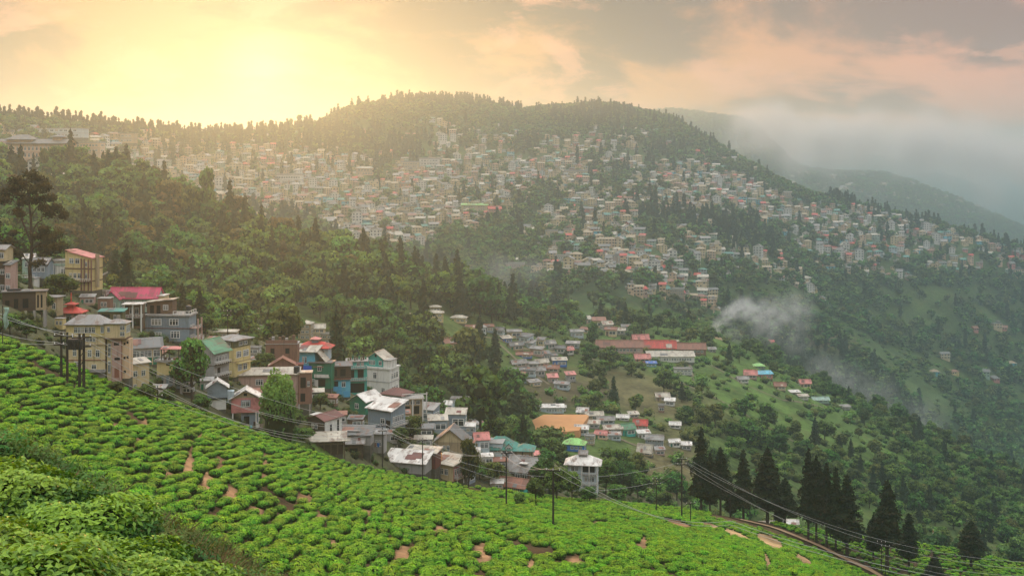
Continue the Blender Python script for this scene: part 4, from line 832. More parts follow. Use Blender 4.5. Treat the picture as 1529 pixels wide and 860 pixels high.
H.wall(18.2, 26, 16, -4, 58.5, 'cream', y0=1, name='stair_wall', skirt=3).win('f', 20, 24, 32, 52, 1).win('f', 20, 24, 8, 26, 1).hole('f', 17.3, 18.2, -4, 58, wallm('black'), 'downpipe', 0.12)
H.wall(27, 41, 20, -4, 58.5, 'pink', y0=-3, name='tower', skirt=3).hole('f', 30, 38, 50, 54).hole('f', 31, 39, 28, 31.5).hole('f', 31, 38, 2, 16, wallm('rust'), 'stained_niche', 0.02)
H.wall(41.6, 52, 16, 0, 58.5, 'peach', y0=0, name='side_tower', skirt=3).hole('f', 43.5, 46.5, 50, 53.5).hole('f', 48, 51, 52, 55.5).hole('f', 43.5, 46.5, 29, 32.5).hole('f', 48, 51, 30, 34).hole('f', 43.5, 47, 8, 12).hole('f', 40.9, 41.6, 0, 58, wallm('rust'), 'downpipe', 0.14)
H.last = (-42, 17, -2, 26, 62, 80); H.hip(14, 'metal', 3, 1); H.last = (17.5, 48, -5, 17, 60, 82.1); H.hip(6, 'metal', 2.5, 0.9, name='bay_roof')
H.box('canopy', -30, 18, -6, -0.2, 10.2, 11.4, roofm('metal'))

H = House('green_trim_house', 218, 545, 22, 'long low house with green lower wall and a band of white windows'); H.wall(-26, 22, 18, 0, 11, 'green', skirt=4).wall(-26, 22, 18, 11.05, 24, 'white', name='upper_wall', skirt=0.05).win('f', -24, 8, 12, 22, 6, 3, 0.06).win('f', 11, 20, 11.5, 22, 2, 2, 0.08).shed(1, 13, 'darkmetal', 3.5, 1, 'y')
H.box('pilaster', -10, -9, -0.9, -0.05, 0, 23, wallm('white')).box('pilaster', 8.6, 10, -0.9, -0.05, 0, 23, wallm('cream')).box('pilaster', 20.6, 22, -0.9, -0.05, 0, 23, wallm('cream'))
H = House('corner_house', 207, 588, 38, 'weathered house with wooden left wall, cream right wall and pinkish sheet roof'); H.wall(-14, 16, 24, 0, 44, 'cream').win('f', -8, -2, 26, 35).win('f', 4, 10, 26, 35).win('f', -8, -3, 6, 15).win('f', 4, 9, 7, 16).shed(1, 5, 'creammetal', 3, 1, 'y')
H.box('board_wall', -15, -14.05, -0.2, 24.2, 0, 44, boardm('brown')).box('upper_board_wall', -15.6, -15.05, 0, 24, 26, 43, boardm('wood'))
H = House('terrace_house', 252, 578, -3, 'mustard house on concrete piers with salmon canopy over its roof terrace'); H.wall(-18, 20, 18, 18, 38, 'yellow', skirt=0.05).hole('f', -4, 2, 32, 36).hole('f', 8, 12, 30, 35).wall(-16, 18, 14, -2, 17.9, 'bluegrey', y0=1.5, name='lower_wall', skirt=4).hole('f', -12, -6, 0, 10).win('f', 0, 6, 5, 13)
H.posts([(-17, 0.5), (-6, 0.5), (8, 0.5), (19, 0.5)], -14, 17.9, 0.35); H.last = (-18, 20, 0, 18, 18, 38); H.flat('concrete', 3.5, 1.2, 2).posts([(-12, 3), (0, 3), (14, 3), (-12, 13), (14, 13)], 39, 56, 0.12, M_IRON); H.last = (-12, 16, 3, 13, 0, 55); H.shed(1, 3, 'salmon', 2, 0.8, 'y')
for x in (-9, -3, 5, 10): H.box('roof_junk', x, x+3.2, 4, 8, 39.2, 41+abs(x)*0.3, boardm('wood' if x < 0 else 'brick'))
H = House('green_roofed_house', 302, 566, -26, 'house with a wide green sheet gable roof and white balconies on its right side'); H.wall(-20, 22, 34, 0, 42, 'grey').gable(16, 'greenroof', 'y', 4).win('f', -10, 0, 26, 34, 2).win('f', 6, 14, 26, 34).win('f', -8, 2, 8, 17, 2).band(21, 'wood').balcony('r', 2, 32, 22, 6, 'wood').balcony('r', 2, 32, 4, 6, 'wood').win('r', 4, 30, 26, 35, 4).hole('r', 8, 14, 6, 17)
H = House('yellow_house', 338, 562, -30, 'three storey yellow house with low grey hipped roof behind the green roof'); H.wall(-20, 16, 34, 0, 44, 'yellow').win('f', -4, 6, 28, 38, 2).win('f', -4, 6, 8, 18, 2).win('r', 4, 14, 28, 38, 1, 3).win('r', 18, 30, 28, 38, 1, 3).win('r', 6, 28, 8, 18, 2).band(22, 'tan', 1.2).wall(-21, 17, 35.5, 44.1, 54, 'olive', y0=-0.8, boards=True, name='attic_wall', skirt=0.05).win('f', -12, 10, 46, 52, 3).win('r', 8, 28, 46, 52, 2).hip(7, 'metal', 4, 1).balcony('r', 4, 32, 20, 5, 'yellow', solid=True)
auto(334, 508, 38, 12, 12, -4, 'tan', 'shed', 'creammetal', 'long beige house with flat cream roof half hidden behind the grey house', 1, 2, nwin=6, r=226)
auto(305, 500, 24, 9, 10, 3, 'white', 'gable', 'metal', 'small white house right behind the dark pointed cypress', 1, 3, nwin=3, r=232)
H = House('brick_house', 396, 592, 6, 'long pinkish brick house with a cream sheet roof above the round tree'); H.wall(-52, 48, 24, 2, 30, 'pink').win('f', -14, -3, 17, 26, 1, 3).win('f', 8, 18, 18, 27).win('f', 30, 38, 14, 22).win('f', -44, -36, 18, 24).band(3, 'brick').shed(2, 8, 'creammetal', 3, 1, 'y')
H.wall(-20, 48, 22, -18, 1.9, 'pink', y0=1, name='lower_wall', skirt=4).hole('f', 10, 17, -12, -2).wall(49, 68, 18, -12, 34, 'brick', y0=-2, name='tower').hole('f', 52, 60, 12, 28).hole('f', 52, 59, -8, 4).win('f', 62, 66, 14, 22).flat('creammetal', 1.5, 1.2).posts([(50, -1), (66, -1)], -30, -12, 0.3)
tank(H, 46, 4, 33, 'black', 'black water tank beside the cream roof of the brick house'); tank(H, -38, 12, 36, 'black', 'black water tank at the left end of the long brick house', 0.5, 1.0)
H = House('brick_ruin', 420, 532, 4, 'unfinished brick building with rubbish piled on its flat roof', r=212); H.wall(-23, 24, 24, -8, 18, 'brick', skirt=4).hole('f', -16, -10, 4, 12).hole('f', 6, 12, 4, 12).flat('concrete', 1, 1).box('brick_parapet', -23, 24, -0.2, 1.4, 19.2, 24, wallm('brick'))
for j in range(8): H.box('roof_junk', -20+5*j, -16+5*j, 6, 11, 19.2, 26+(j*37 % 5), boardm(['wood', 'grey', 'olive', 'brown'][j % 4]))
H = House('red_roofed_house', 422, 560, 10, 'small house with dull red gable roof below the unfinished brick building', r=203); H.wall(-20, 20, 20, -6, 14, 'brick', skirt=4).gable(11, 'rust', 'y', 2).win('f', -14, 12, 2, 10, 3)
H.wall(14, 30, 16, -6, 14, 'maroon', y0=2, skirt=3).flat('maroon', 1.2, 1)
H = House('pagoda_roofed_house', 468, 532, -4, 'pale house with bright red hipped roof topped by a little red lantern', r=226); H.wall(-22, 22, 22, -6, 12, 'paleblue', skirt=4).win('f', -16, 18, 0, 9, 5).hip(9, 'red', 5, 1).wall(-4, 5, 8, 18, 24, 'bluegrey', y0=7, skirt=0.05).hip(4, 'salmon', 3.5, 0.7, name='lantern_roof')
H = House('blue_house', 445, 560, -8, 'bright blue house with a blue tarpaulin hanging under its pale roof'); H.wall(-18, 26, 22, 0, 30, 'sky').win('f', -14, 0, 19, 28, 3).win('f', 6, 14, 18, 28, 2).shed(5, 12, 'creammetal', 5, 1, 'y').box('tarpaulin', -3, 22, -3.2, -2.6, 5, 15, pbsdf('blue_tarpaulin', (0.02, 0.10, 0.50), 0.5, 0.4)).box('leaning_roof', 24, 40, -3, 14, 13, 14.2, roofm('rust'))
H.last = (26, 40, 0, 20, 0, 26); H.shed(8, -10, 'creammetal', 1, 1, 'x', (27, 42, 0, 20, 0, 30))
H = House('dark_green_house', 478, 580, -6, 'dark green house with a white solid balcony beside the turquoise walls'); H.wall(-17, 17, 20, 0, 38, 'green').balcony('f', -8, 14, 17, 4, 'white', solid=True).win('f', -4, 2, 26, 34).hole('f', -6, 8, 3, 14).win('f', -14, -8, 5, 14).flat('darkmetal', 2, 1.2)
H.box('door_wall', -8, -3, -0.6, -0.1, 0, 13, wallm('white'))
H = House('turquoise_house', 508, 592, 10, 'turquoise house with draped tarpaulins and a wooden upper verandah'); H.wall(-15, 15, 18, 0, 26, 'sky').win('f', 2, 8, 14, 22).hole('f', -10, -3, 12, 23).wall(-17, 16, 20, 26.1, 44, 'wood', boards=True, name='verandah_wall', skirt=0.05).hole('f', -13, -5, 30, 41).hole('f', 0, 8, 30, 41).shed(1, 4, 'darkmetal', 2.5, 0.8, 'y').balcony('f', -17, 16, 26, 4, 'rust', M_WOOD)
H.box('tarpaulin', -14, 2, -4.6, -4.1, 4, 16, pbsdf('blue_tarpaulin_pale', (0.06, 0.30, 0.48), 0.5, 0.4)).box('tarpaulin', 4, 14, -5.6, -5.1, 0, 9, MATS['blue_tarpaulin_pale'])
H = House('roof_garden_house', 534, 592, 8, 'teal house with plants crowding its flat roof and dark galleries below'); H.wall(-16, 14, 24, 0, 52, 'teal').flat('concrete', 2, 1.2).balcony('f', -16, 13, 42, 5, 'grey').balcony('f', -16, 13, 24, 5, 'grey').hole('f', -13, -5, 27, 40).hole('f', 0, 9, 27, 40).hole('f', -12, 10, 6, 20).win('f', -2, 10, 45, 51, 2)
for j in range(9): H.box('plant_box', -15+3.2*j, -12.5+3.2*j, 2+(j % 3)*5, 5+(j % 3)*5, 53.4, 56.5+(j*13 % 4), boardm(['olive', 'wood', 'green'][j % 3]))
H = House('white_house', 566, 592, -22, 'big white house with a teal gable and teal upper storey'); H.wall(-24, 18, 30, 0, 42, 'white').win('f', -10, -4, 26, 36).band(22, 'grey', 0.8).win('f', 4, 10, 4, 14).win('r', 4, 26, 26, 35, 3).win('r', 4, 26, 6, 15, 3).band(41, 'white', 2.5, 1.5).wall(-22, 6, 24, 43.7, 56, 'teal', y0=3, name='upper_wall', skirt=0.05).win('f', -19, -8, 46, 53, 3).win('f', -2, 3, 46, 53).gable(9, 'creammetal', 'y', 3, wallc='teal').hole('f', -9, -6, 58, 62)
H.wall(6.2, 18, 20, 43.7, 54, 'white', y0=2, name='upper_wall', skirt=0.05).flat('concrete', 1, 1)
H = House('green_hut', 534, 618, -30, 'dark green hut with white windows and a brilliant white gable roof', 'house'); H.wall(-15, 15, 40, 0, 20, 'green', boards=True).gable(9, 'whitemetal', 'y', 2.5).win('f', -5, 2, 8, 16).win('r', 6, 11, 7, 15).win('r', 19, 24, 7, 15).win('r', 31, 36, 7, 15)
H = House('white_roofed_house', 570, 648, -32, 'grey house with a big white lean-to roof and railed gallery'); H.wall(-26, 18, 34, 6, 32, 'bluegrey').win('r', 3, 30, 18, 27, 5).balcony('r', 1, 33, 12, 6, 'concrete', M_RAIL, 5).win('f', -2, 6, 16, 24).hole('f', 8, 16, 8, 22).shed(4, 14, 'whitemetal', 4, 1, 'y').wall(-24, 17, 30, -18, 5.9, 'white', y0=2, name='lower_wall').win('f', 0, 14, -10, 0, 3).win('r', 4, 26, -10, 0, 3)
H = House('maroon_roofed_house', 586, 618, -26, 'pale blue house with a dark maroon hipped roof'); H.wall(-20, 18, 28, 0, 28, 'paleblue').hip(9, 'maroon', 3, 1).win('f', -12, 0, 10, 20, 2).win('r', 4, 24, 10, 20, 3).win('f', 6, 14, 11, 20, 1).band(13, 'bluegrey', 0.6, 0.3)
H = House('terrace_house', 616, 618, 10, 'concrete terrace house with curved railing at the village edge', r=236); H.wall(-16, 16, 22, -4, 22, 'tan', skirt=4).hole('f', -12, -4, 0, 12).hole('f', 2, 10, 0, 12).flat('concrete', 2, 1.2).balcony('f', -16, 16, 22.2, 4, 'tan').win('f', -12, 12, 14, 20, 3).posts([(-15, -3.5), (0, -3.5), (15, -3.5)], -12, 22, 0.25, wallm('white')).box('railing_beam', -16, 22, -5, -4, 30, 31, M_RAIL).posts([(20, -4), (22, 6)], 0, 31, 0.12, M_RAIL)
H = House('blue_hut', 325, 612, 14, 'small blue gabled hut on a white base at the tea field edge', 'hut'); H.wall(-15, 14, 20, 18, 34, 'bluegrey', boards=True, skirt=0.05).gable(10, 'whitemetal', 'y', 3).wall(-12, 12, 16, 0, 16, 'white', y0=1.5, name='lower_wall').box('floor_beam', -15, 14, -1, 19, 16.1, 17.9, boardm('black')).win('f', -5, 3, 23, 31).box('annex', 14.2, 24, 4, 16, 10, 26, wallm('paleblue'))
H.box('post', -14, -13, 0.5, 1.5, -10, 16, M_WOOD)
H = House('pink_hut', 368, 640, 10, 'pink boarded hut with white gable roof standing on a cluttered platform', 'hut'); H.wall(-22, 20, 26, 24, 46, 'rose', boards=True, skirt=0.05).gable(12, 'whitemetal', 'y', 4, wallc='tan').hole('f', -8, 6, 32, 43, wallm('bluegrey')).win('f', -7, 5, 33, 42, 2, 2, 0.1).hole('f', -4, 1, 49, 53).win('r', 5, 20, 32, 42, 2)
H.wall(-8, 18, 16, 4, 23.9, 'bluegrey', y0=4, name='lower_wall', skirt=0.05).hole('f', -4, 4, 6, 18).posts([(-20, 1), (14, 1), (18, 1)], 2, 23.9, 0.2, M_RAIL).box('platform', -24, 24, -5, 20, 0, 2, M_WOOD).posts([(-22, -4), (-12, -4), (0, -4), (10, -4), (20, -4), (22, 16)], -18, 0, 0.16, M_WOOD)
for j in range(9): H.box('platform_clutter', -22+4.6*j, -19+4.6*j, -4+(j % 2)*2, -1+(j % 2)*2, 2, 5+(j*29 % 6), boardm(['tan', 'sky', 'wood', 'white', 'brick'][j % 5]))
H = House('white_shed', 472, 648, -32, 'long white boarded shed with part rusty part white roof', 'shed'); H.wall(-16, 16, 40, 0, 22, 'wood', boards=True).box('white_side_wall', 16.05, 16.8, 1, 39, 0, 21.5, boardm('white')).gable(6, 'maroon', 'y', 3).box('roof_sheet', -16, -4, 2, 22, 26.6, 27.2, roofm('whitemetal'))
H.last = (-16, 16.9, 0, 40, 0, 22); H.hole('r', 12, 16, 1, 14).hole('r', 28, 32, 1, 18).win('f', -10, 4, 8, 15, 2)
H = House('cream_roofed_shed', 488, 676, 8, 'open log shed under a broad cream sheet roof on the tea field edge', 'shed'); H.wall(-20, 24, 14, -4, 14, 'wood', y0=5, boards=True, skirt=3).posts([(-24, 0), (-14, 0), (-4, 0), (6, 0), (16, 0), (26, 0)], -10, 16, 0.18, M_WOOD); H.last = (-24, 27, 0, 20, 0, 16); H.shed(1, 10, 'creammetal', 3, 1, 'y').box('lintel', -24, 27, -0.6, 0.6, 12, 14, M_WOOD)
H = House('lean_to_shed', 530, 680, 4, 'dark lean-to with a folded grey roof right of the cream roof', 'shed'); H.wall(-14, 12, 14, -4, 16, 'wood', boards=True).shed(1, 9, 'metal', 3, 1, 'y').hole('f', -8, 4, 0, 11)
H = House('workshop', 512, 660, -6, 'low workshop with a wide patched dark roof', 'workshop'); H.wall(-40, 42, 22, -4, 10, 'grey', skirt=4).win('f', -34, 36, 0, 7, 6).shed(1, 10, 'darkmetal', 3, 1, 'y').box('roof_sheet', 4, 24, 4, 14, 15.5, 16.2, roofm('metal'))
H = House('laundry_house', 556, 672, -8, 'small grey house with laundry before its dark verandah', 'house'); H.wall(-18, 18, 16, -4, 22, 'grey', skirt=4).shed(2, 6, 'darkmetal', 3, 1, 'y').hole('f', -14, -2, 0, 14).win('f', 4, 14, 6, 15, 2)
for j, c in enumerate(['blue', 'white', 'sky', 'white', 'brick', 'blue']): H.box('hanging_cloth', -14+4.5*j, -11+4.5*j, -3.2, -2.9, 6, 12, boardm(c))
H = House('warehouse', 606, 706, -16, 'low warehouse with large overlapping white roof sheets at the field edge', 'warehouse'); H.wall(-34, 30, 30, 0, 14, 'grey').shed(1, 12, 'whitemetal', 3, 1, 'y').wall(-12, 36, 24, 0, 22, 'maroon', y0=30.5, name='rear_wall').shed(2, 5, 'creammetal', 3, 1, 'y').posts([(-30, 30), (-30, 40)], 10, 30, 0.1)
H = House('pink_stair_house', 662, 716, -34, 'pink walled house with a wide cream roof and a white outside stair'); H.wall(-26, 18, 38, 0, 22, 'cream').shed(1, 6, 'creammetal', 3, 1, 'y').win('r', 2, 36, 8, 18, 6, 2, 0.3).box('pink_side_wall', 18.05, 18.6, 1, 37, 0, 21, wallm('rose'))
H.last = (-26, 18.7, 0, 38, 0, 22); H.win('r', 2, 36, 8, 18, 6, 2, 0.3).win('f', -16, 10, 8, 17, 3)
H.last = (-26, 19, 0, 38, 0, 22); H.balcony('r', 2, 36, 2, 5, 'tan').posts([(23, 4), (23, 20), (23, 36)], -6, 12, 0.12, M_RAIL)
tank(H, -16, 8, 24, 'orange', 'orange water tank beside the white roofs', 0.75, 1.4)
auto(690, 722, 24, 16, 18, -30, 'bluegrey', 'shed', 'metal', 'small blue hut with grey roof below the pink stair house', 1, 4, 'hut', 'hut', nwin=2, boards=True)
H = House('gabled_house', 672, 680, -6, 'beige house with broad dark gable facing the field and a shrub at its wall'); H.wall(-24, 24, 36, 0, 20, 'tan').gable(19, 'darkmetal', 'y', 4, wallc='cream').win('f', -12, 0, 6, 15, 2).posts([(-27, -3)], -4, 14, 0.15, M_RAIL)
SM = [(635, 632, 26, 20, 24, -20, 'bluegrey', 'shed', 'metal', 'blue house with grey lean-to roof at the upper left of the blue huts', 1, 6), (664, 622, 20, 18, 16, -10, 'paleblue', 'gable', 'whitemetal', 'pale blue hut with white gable roof at the valley edge', 1, 4),
 (685, 618, 26, 22, 18, -6, 'paleblue', 'flat', 'metal', 'pale blue box house with flat grey roof, topmost of the blue huts', 1, 3), (680, 645, 30, 26, 18, -4, 'bluegrey', 'shed', 'creammetal', 'blue house with broad cream lean-to roof in the middle of the huts', 1, 6),
 (654, 648, 28, 20, 18, 6, 'bluegrey', 'shed', 'creammetal', 'blue house with sagging cream roof left of the broad cream roof', 1, 5), (633, 652, 28, 12, 14, 2, 'wood', 'shed', 'darkmetal', 'dark wooden hut with purple grey roof beside the brush', 1, 4),
 (632, 668, 26, 12, 12, 0, 'grey', 'shed', 'creammetal', 'low shed with bright cream roof left of the beige gable', 1, 3), (703, 632, 20, 18, 16, -14, 'brown', 'shed', 'metal', 'brown hut right of the blue huts over the valley', 1, 4),
 (702, 660, 14, 24, 12, -8, 'bluegrey', 'gable', 'whitemetal', 'narrow tall blue grey hut right of the beige gable', 2, 4), (720, 676, 22, 20, 18, 12, 'paleblue', 'gable', 'salmon', 'pale blue cottage with a pinkish gable roof', 1, 8),
 (706, 688, 20, 14, 12, 0, 'white', 'gable', 'whitemetal', 'tiny white hut beside the cottage with the pinkish roof', 1, 4), (740, 682, 20, 20, 14, -14, 'paleblue', 'shed', 'metal', 'grey blue boarded hut with pale roof left of the large green roof', 1, 4),
 (728, 694, 16, 12, 10, 8, 'white', 'shed', 'whitemetal', 'low white shed with a blue sheet on the ground beside it', 1, 3)]
for q in SM: auto(*q[:10], q[10], q[11], nwin=2, boards=True, group='small huts of the lower village', cat='hut', name='hut')
H = House('green_roofed_bungalow', 757, 690, -6, 'large bungalow with complex sea green roof and little dormer'); H.wall(-34, 12, 32, 0, 18, 'bluegrey').hip(17, 'tealroof', 4, 1).wall(12.2, 38, 26, 0, 18, 'tan', y0=-3).hip(9, 'tealroof', 4, 1, name='wing_roof').posts([(14, -6), (24, -6), (38, -6)], -8, 18, 0.22, M_WOOD).win('f', 16, 34, 4, 13, 3)
H.wall(-2, 8, 10, 18.5, 23, 'white', y0=-2, name='dormer', skirt=0.05).gable(5, 'tealroof', 'y', 1.5).win('f', 0, 6, 19, 23); H.last = (-34, 12, 0, 32, 0, 18); H.win('f', -28, 4, 5, 14, 4)
H = House('patched_roof_house', 786, 722, -24, 'large wooden house with a patched grey and white tumbledown roof'); H.wall(-30, 24, 30, 0, 20, 'wood', boards=True).gable(16, 'metal', 'x', 4).box('roof_sheet', -12, 0, -1, 12, 29, 29.7, roofm('whitemetal')).win('f', -20, 14, 6, 14, 3).wall(8, 30, 20, 0, 22, 'brown', y0=-12, boards=True, name='wing_wall').gable(10, 'metal', 'y', 3).win('f', 12, 26, 6, 16, 2).hole('r', 3, 9, 2, 14).win('r', 11, 18, 7, 15)
H = House('red_roofed_house', 762, 736, -24, 'low house with a dull red sheet roof beside the tea field'); H.wall(-18, 22, 22, 0, 12, 'teal').gable(8, 'rust', 'x', 4).win('f', -12, 16, 3, 9, 3)
auto(797, 690, 24, 10, 12, -8, 'grey', 'shed', 'salmon', 'small house with bright salmon roof right of the sea green roof', 1, 4)
H = House('galleried_house', 870, 738, -8, 'three storey white house with stacked galleries under a broad white roof', 'house'); H.wall(-22, 22, 24, 0, 44, 'paleblue').band(15, 'grey').band(30, 'grey').balcony('f', -2, 22, 14.5, 5, 'grey').balcony('f', -2, 22, 29.5, 5, 'grey').win('f', 2, 18, 4, 12, 2).win('f', 2, 18, 19, 28, 3).hole('f', 0, 18, 33, 43).win('f', -18, -6, 34, 42, 2).win('f', -18, -6, 19, 27, 2).posts([(-1, -4.6), (10, -4.6), (21.5, -4.6)], -6, 44, 0.2, M_RAIL).hip(12, 'whitemetal', 6, 1)
H.wall(-6, 6, 10, 52, 58, 'grey', y0=8, name='roof_turret', skirt=0.05).gable(4, 'metal', 'x', 1.5)

FILL = [(146, 448, 26, 12, 12, -10, 'concrete', 'flat', 'concrete', 'grey concrete annex above the crimson roof'), (130, 456, 20, 12, 10, 8, 'pink', 'shed', 'metal', 'pinkish shed between the red pagoda and the yellow block'), (172, 506, 22, 14, 12, -6, 'olive', 'shed', 'rust', 'olive hut with rusty roof behind the main house'),
 (226, 476, 18, 16, 12, 6, 'brown', 'shed', 'metal', 'brown hut left of the grey house'), (232, 540, 24, 12, 10, -20, 'brown', 'shed', 'rust', 'brown hut with rusty roof under the grey house'), (292, 520, 20, 14, 12, 10, 'white', 'gable', 'metal', 'white hut behind the green roof'), (318, 520, 20, 12, 12, -8, 'tan', 'shed', 'rust', 'tan hut with rusty roof beside the cypress'),
 (352, 520, 22, 12, 12, 8, 'brown', 'gable', 'rust', 'brown hut with rusty gable behind the yellow house'), (374, 530, 26, 10, 12, -4, 'concrete', 'flat', 'concrete', 'low concrete house left of the brick ruin'), (362, 552, 20, 14, 12, 10, 'olive', 'shed', 'darkmetal', 'olive hut right of the yellow house'), (382, 548, 22, 10, 12, -12, 'tan', 'shed', 'metal', 'tan shed above the long brick house'),
 (308, 585, 18, 16, 12, 8, 'concrete', 'shed', 'metal', 'grey hut at the foot of the green roofed house'), (276, 590, 20, 14, 12, -10, 'wood', 'shed', 'darkmetal', 'wooden hut under the yellow green tree'), (236, 592, 20, 12, 12, 0, 'brown', 'shed', 'metal', 'brown shed on the slope right of the corner house'), (382, 600, 20, 14, 12, 6, 'wood', 'shed', 'rust', 'wooden hut behind the pink hut'),
 (470, 598, 26, 12, 12, 10, 'wood', 'shed', 'creammetal', 'open wooden shelter above the white shed'), (492, 606, 20, 12, 10, -10, 'brick', 'shed', 'rust', 'brick hut left of the dark green hut'), (450, 606, 22, 14, 12, -6, 'brown', 'gable', 'rust', 'brown hut with rusty gable below the brick tower'), (505, 634, 24, 14, 12, 8, 'grey', 'shed', 'rust', 'grey hut with rusty roof right of the white shed'), (530, 640, 22, 14, 12, -8, 'brown', 'shed', 'darkmetal', 'brown hut below the dark green hut'),
 (602, 632, 20, 14, 12, 10, 'tan', 'shed', 'rust', 'tan hut right of the white roofed house'), (606, 652, 24, 12, 12, -10, 'wood', 'shed', 'darkmetal', 'wooden hut in the brush above the warehouse'), (586, 662, 22, 14, 12, 4, 'concrete', 'shed', 'metal', 'grey hut behind the warehouse roofs'), (640, 690, 18, 12, 10, 6, 'brown', 'shed', 'rust', 'brown shed between the warehouse and the pink stair house'), (716, 648, 18, 14, 10, 6, 'bluegrey', 'shed', 'metal', 'blue grey hut above the cottage with pinkish roof'),
 (696, 676, 20, 12, 12, -14, 'brown', 'shed', 'rust', 'brown hut right of the beige gable'), (746, 700, 22, 12, 12, 8, 'wood', 'gable', 'rust', 'wooden hut with rusty roof below the sea green roof'), (768, 706, 22, 12, 12, -8, 'brown', 'shed', 'metal', 'brown shed left of the patched roof house'), (812, 712, 20, 12, 12, 10, 'white', 'gable', 'metal', 'white hut right of the patched roof house'), (822, 734, 22, 12, 12, -8, 'wood', 'shed', 'darkmetal', 'dark hut left of the galleried house'), (742, 730, 18, 8, 10, 0, 'tan', 'shed', 'whitemetal', 'little shed with bright roof left of the low red roof')]
for q in FILL: auto(*q, 1, 3.5, 'hut', 'hut', 'small huts filling the gaps of the village', boards=True)
# the village further down: huts round the orange playing field and beyond
def slab(name, pts, z, t, mat, label, cat=None, kind='structure', drop=3.0):
    mb = MB(); mb.prism([(p[0], p[1], p[2]+z) for p in pts], drop); return tag(link(name, mb.mesh(name, mat)), label, cat, None, kind)
g0, g1, g2, g3 = ground(812, 652, 320), ground(852, 652, 320), ground(872, 624, 320), ground(796, 624, 320); zf = max(g0.z, g3.z*0.5+g0.z*0.5)
M_CLAY = pbsdf('orange_clay', (0.50, 0.25, 0.11), 0.95, 0.1, 0.12, 0.15, 0.2, 2, (0.42, 0.24, 0.13))
fpts = [(g0.x-5, g0.y, zf), (g1.x+3, g1.y, zf), (g1.x+8, g1.y+22, zf), (g2.x, g1.y+24, zf), (g3.x+4, g1.y+24, zf), (g3.x-1, g1.y+14, zf)]
slab('playing_field', fpts, 0.3, 0, M_CLAY, 'levelled orange clay playing field below the village', drop=9)
mids = [(822, 617, 40, 8, 12, 2, 'paleblue', 'shed', 'whitemetal', 'long pale building with white roof at the back of the playing field', 1, 3, 7), (869, 624, 16, 9, 12, -18, 'sky', 'gable', 'whitemetal', 'bright blue gabled hut at the corner of the playing field', 1, 5, 2),
 (856, 674, 32, 10, 20, -14, 'blue', 'hip', 'lime', 'blue walled house with light green roof below the playing field', 1, 8, 4), (888, 628, 26, 8, 12, 6, 'tan', 'gable', 'creammetal', 'tan house with cream roof right of the blue gabled hut', 1, 4, 3),
 (884, 640, 22, 7, 12, -6, 'grey', 'shed', 'creammetal', 'grey hut with cream roof beside the playing field', 1, 3, 2), (905, 634, 26, 7, 10, 10, 'bluegrey', 'gable', 'metal', 'blue grey hut with grey gable roof in the hut cluster', 1, 4, 2),
 (868, 650, 20, 10, 12, -10, 'paleblue', 'gable', 'whitemetal', 'pale hut with white gable roof on the near side of the playing field', 1, 4, 2), (916, 648, 28, 8, 14, 8, 'tan', 'gable', 'creammetal', 'wide tan hut with cream roof left of the emerald hut', 1, 4, 3),
 (897, 656, 18, 8, 10, -20, 'peach', 'gable', 'salmon', 'peach hut with salmon roof in the middle of the cluster', 1, 4, 2), (940, 652, 20, 12, 14, 20, 'teal', 'gable', 'greenroof', 'emerald green gabled hut', 1, 6, 2),
 (956, 642, 20, 8, 12, -12, 'rose', 'gable', 'red', 'house with red roof behind the emerald hut', 1, 6, 2), (918, 658, 18, 8, 10, 0, 'paleblue', 'shed', 'metal', 'pale hut with grey roof below the wide tan hut', 1, 3, 2),
 (962, 655, 18, 8, 10, 10, 'white', 'shed', 'whitemetal', 'white shed right of the emerald hut', 1, 3, 2), (977, 668, 26, 12, 14, -10, 'bluegrey', 'gable', 'metal', 'blue grey two storey house at the lower right end of the cluster', 2, 5, 3),
 (962, 680, 22, 6, 12, -24, 'tan', 'gable', 'creammetal', 'low tan hut with steep cream gable at the bottom of the cluster', 1, 9, 1), (986, 680, 14, 8, 9, 8, 'pink', 'shed', 'metal', 'small pink hut under the blue grey house', 1, 3, 1),
 (930, 628, 18, 5, 8, -8, 'white', 'gable', 'whitemetal', 'white hut with red and white fence at the top of the cluster', 1, 3, 2), (947, 624, 14, 5, 8, 12, 'pink', 'shed', 'creammetal', 'pinkish hut at the upper right of the cluster', 1, 3, 1),
 (880, 664, 14, 12, 9, -12, 'tan', 'flat', 'concrete', 'narrow tan house between the light green roof and the cluster', 2, 3, 2), (840, 614, 10, 5, 8, 0, 'white', 'shed', 'metal', 'tiny white shed behind the playing field', 1, 2, 1),
 (1008, 640, 16, 6, 9, -10, 'white', 'gable', 'whitemetal', 'white shed on the brown slope right of the cluster', 1, 3, 1),
 (1008, 668, 16, 8, 10, 8, 'white', 'gable', 'whitemetal', 'white roofed hut on the brown slope left of the tall cedars', 1, 3, 2), (1025, 672, 14, 7, 10, -8, 'grey', 'shed', 'whitemetal', 'grey hut between the brown slope and the tall cedars', 1, 3, 1),
 (990, 600, 20, 8, 12, 4, 'tan', 'gable', 'creammetal', 'tan farmhouse alone on the slope above the cluster', 1, 4, 3), (1000, 606, 14, 7, 9, -12, 'white', 'shed', 'whitemetal', 'white annex beside the tan farmhouse', 1, 3, 1), (988, 616, 8, 10, 6, 0, 'brick', 'flat', 'concrete', 'small brick tower below the tan farmhouse', 1, 2, 1)]
for q in mids: auto(*q[:10], q[10], q[11], 'hillside_house', nwin=q[12], rmin=330, group='houses round the playing field')
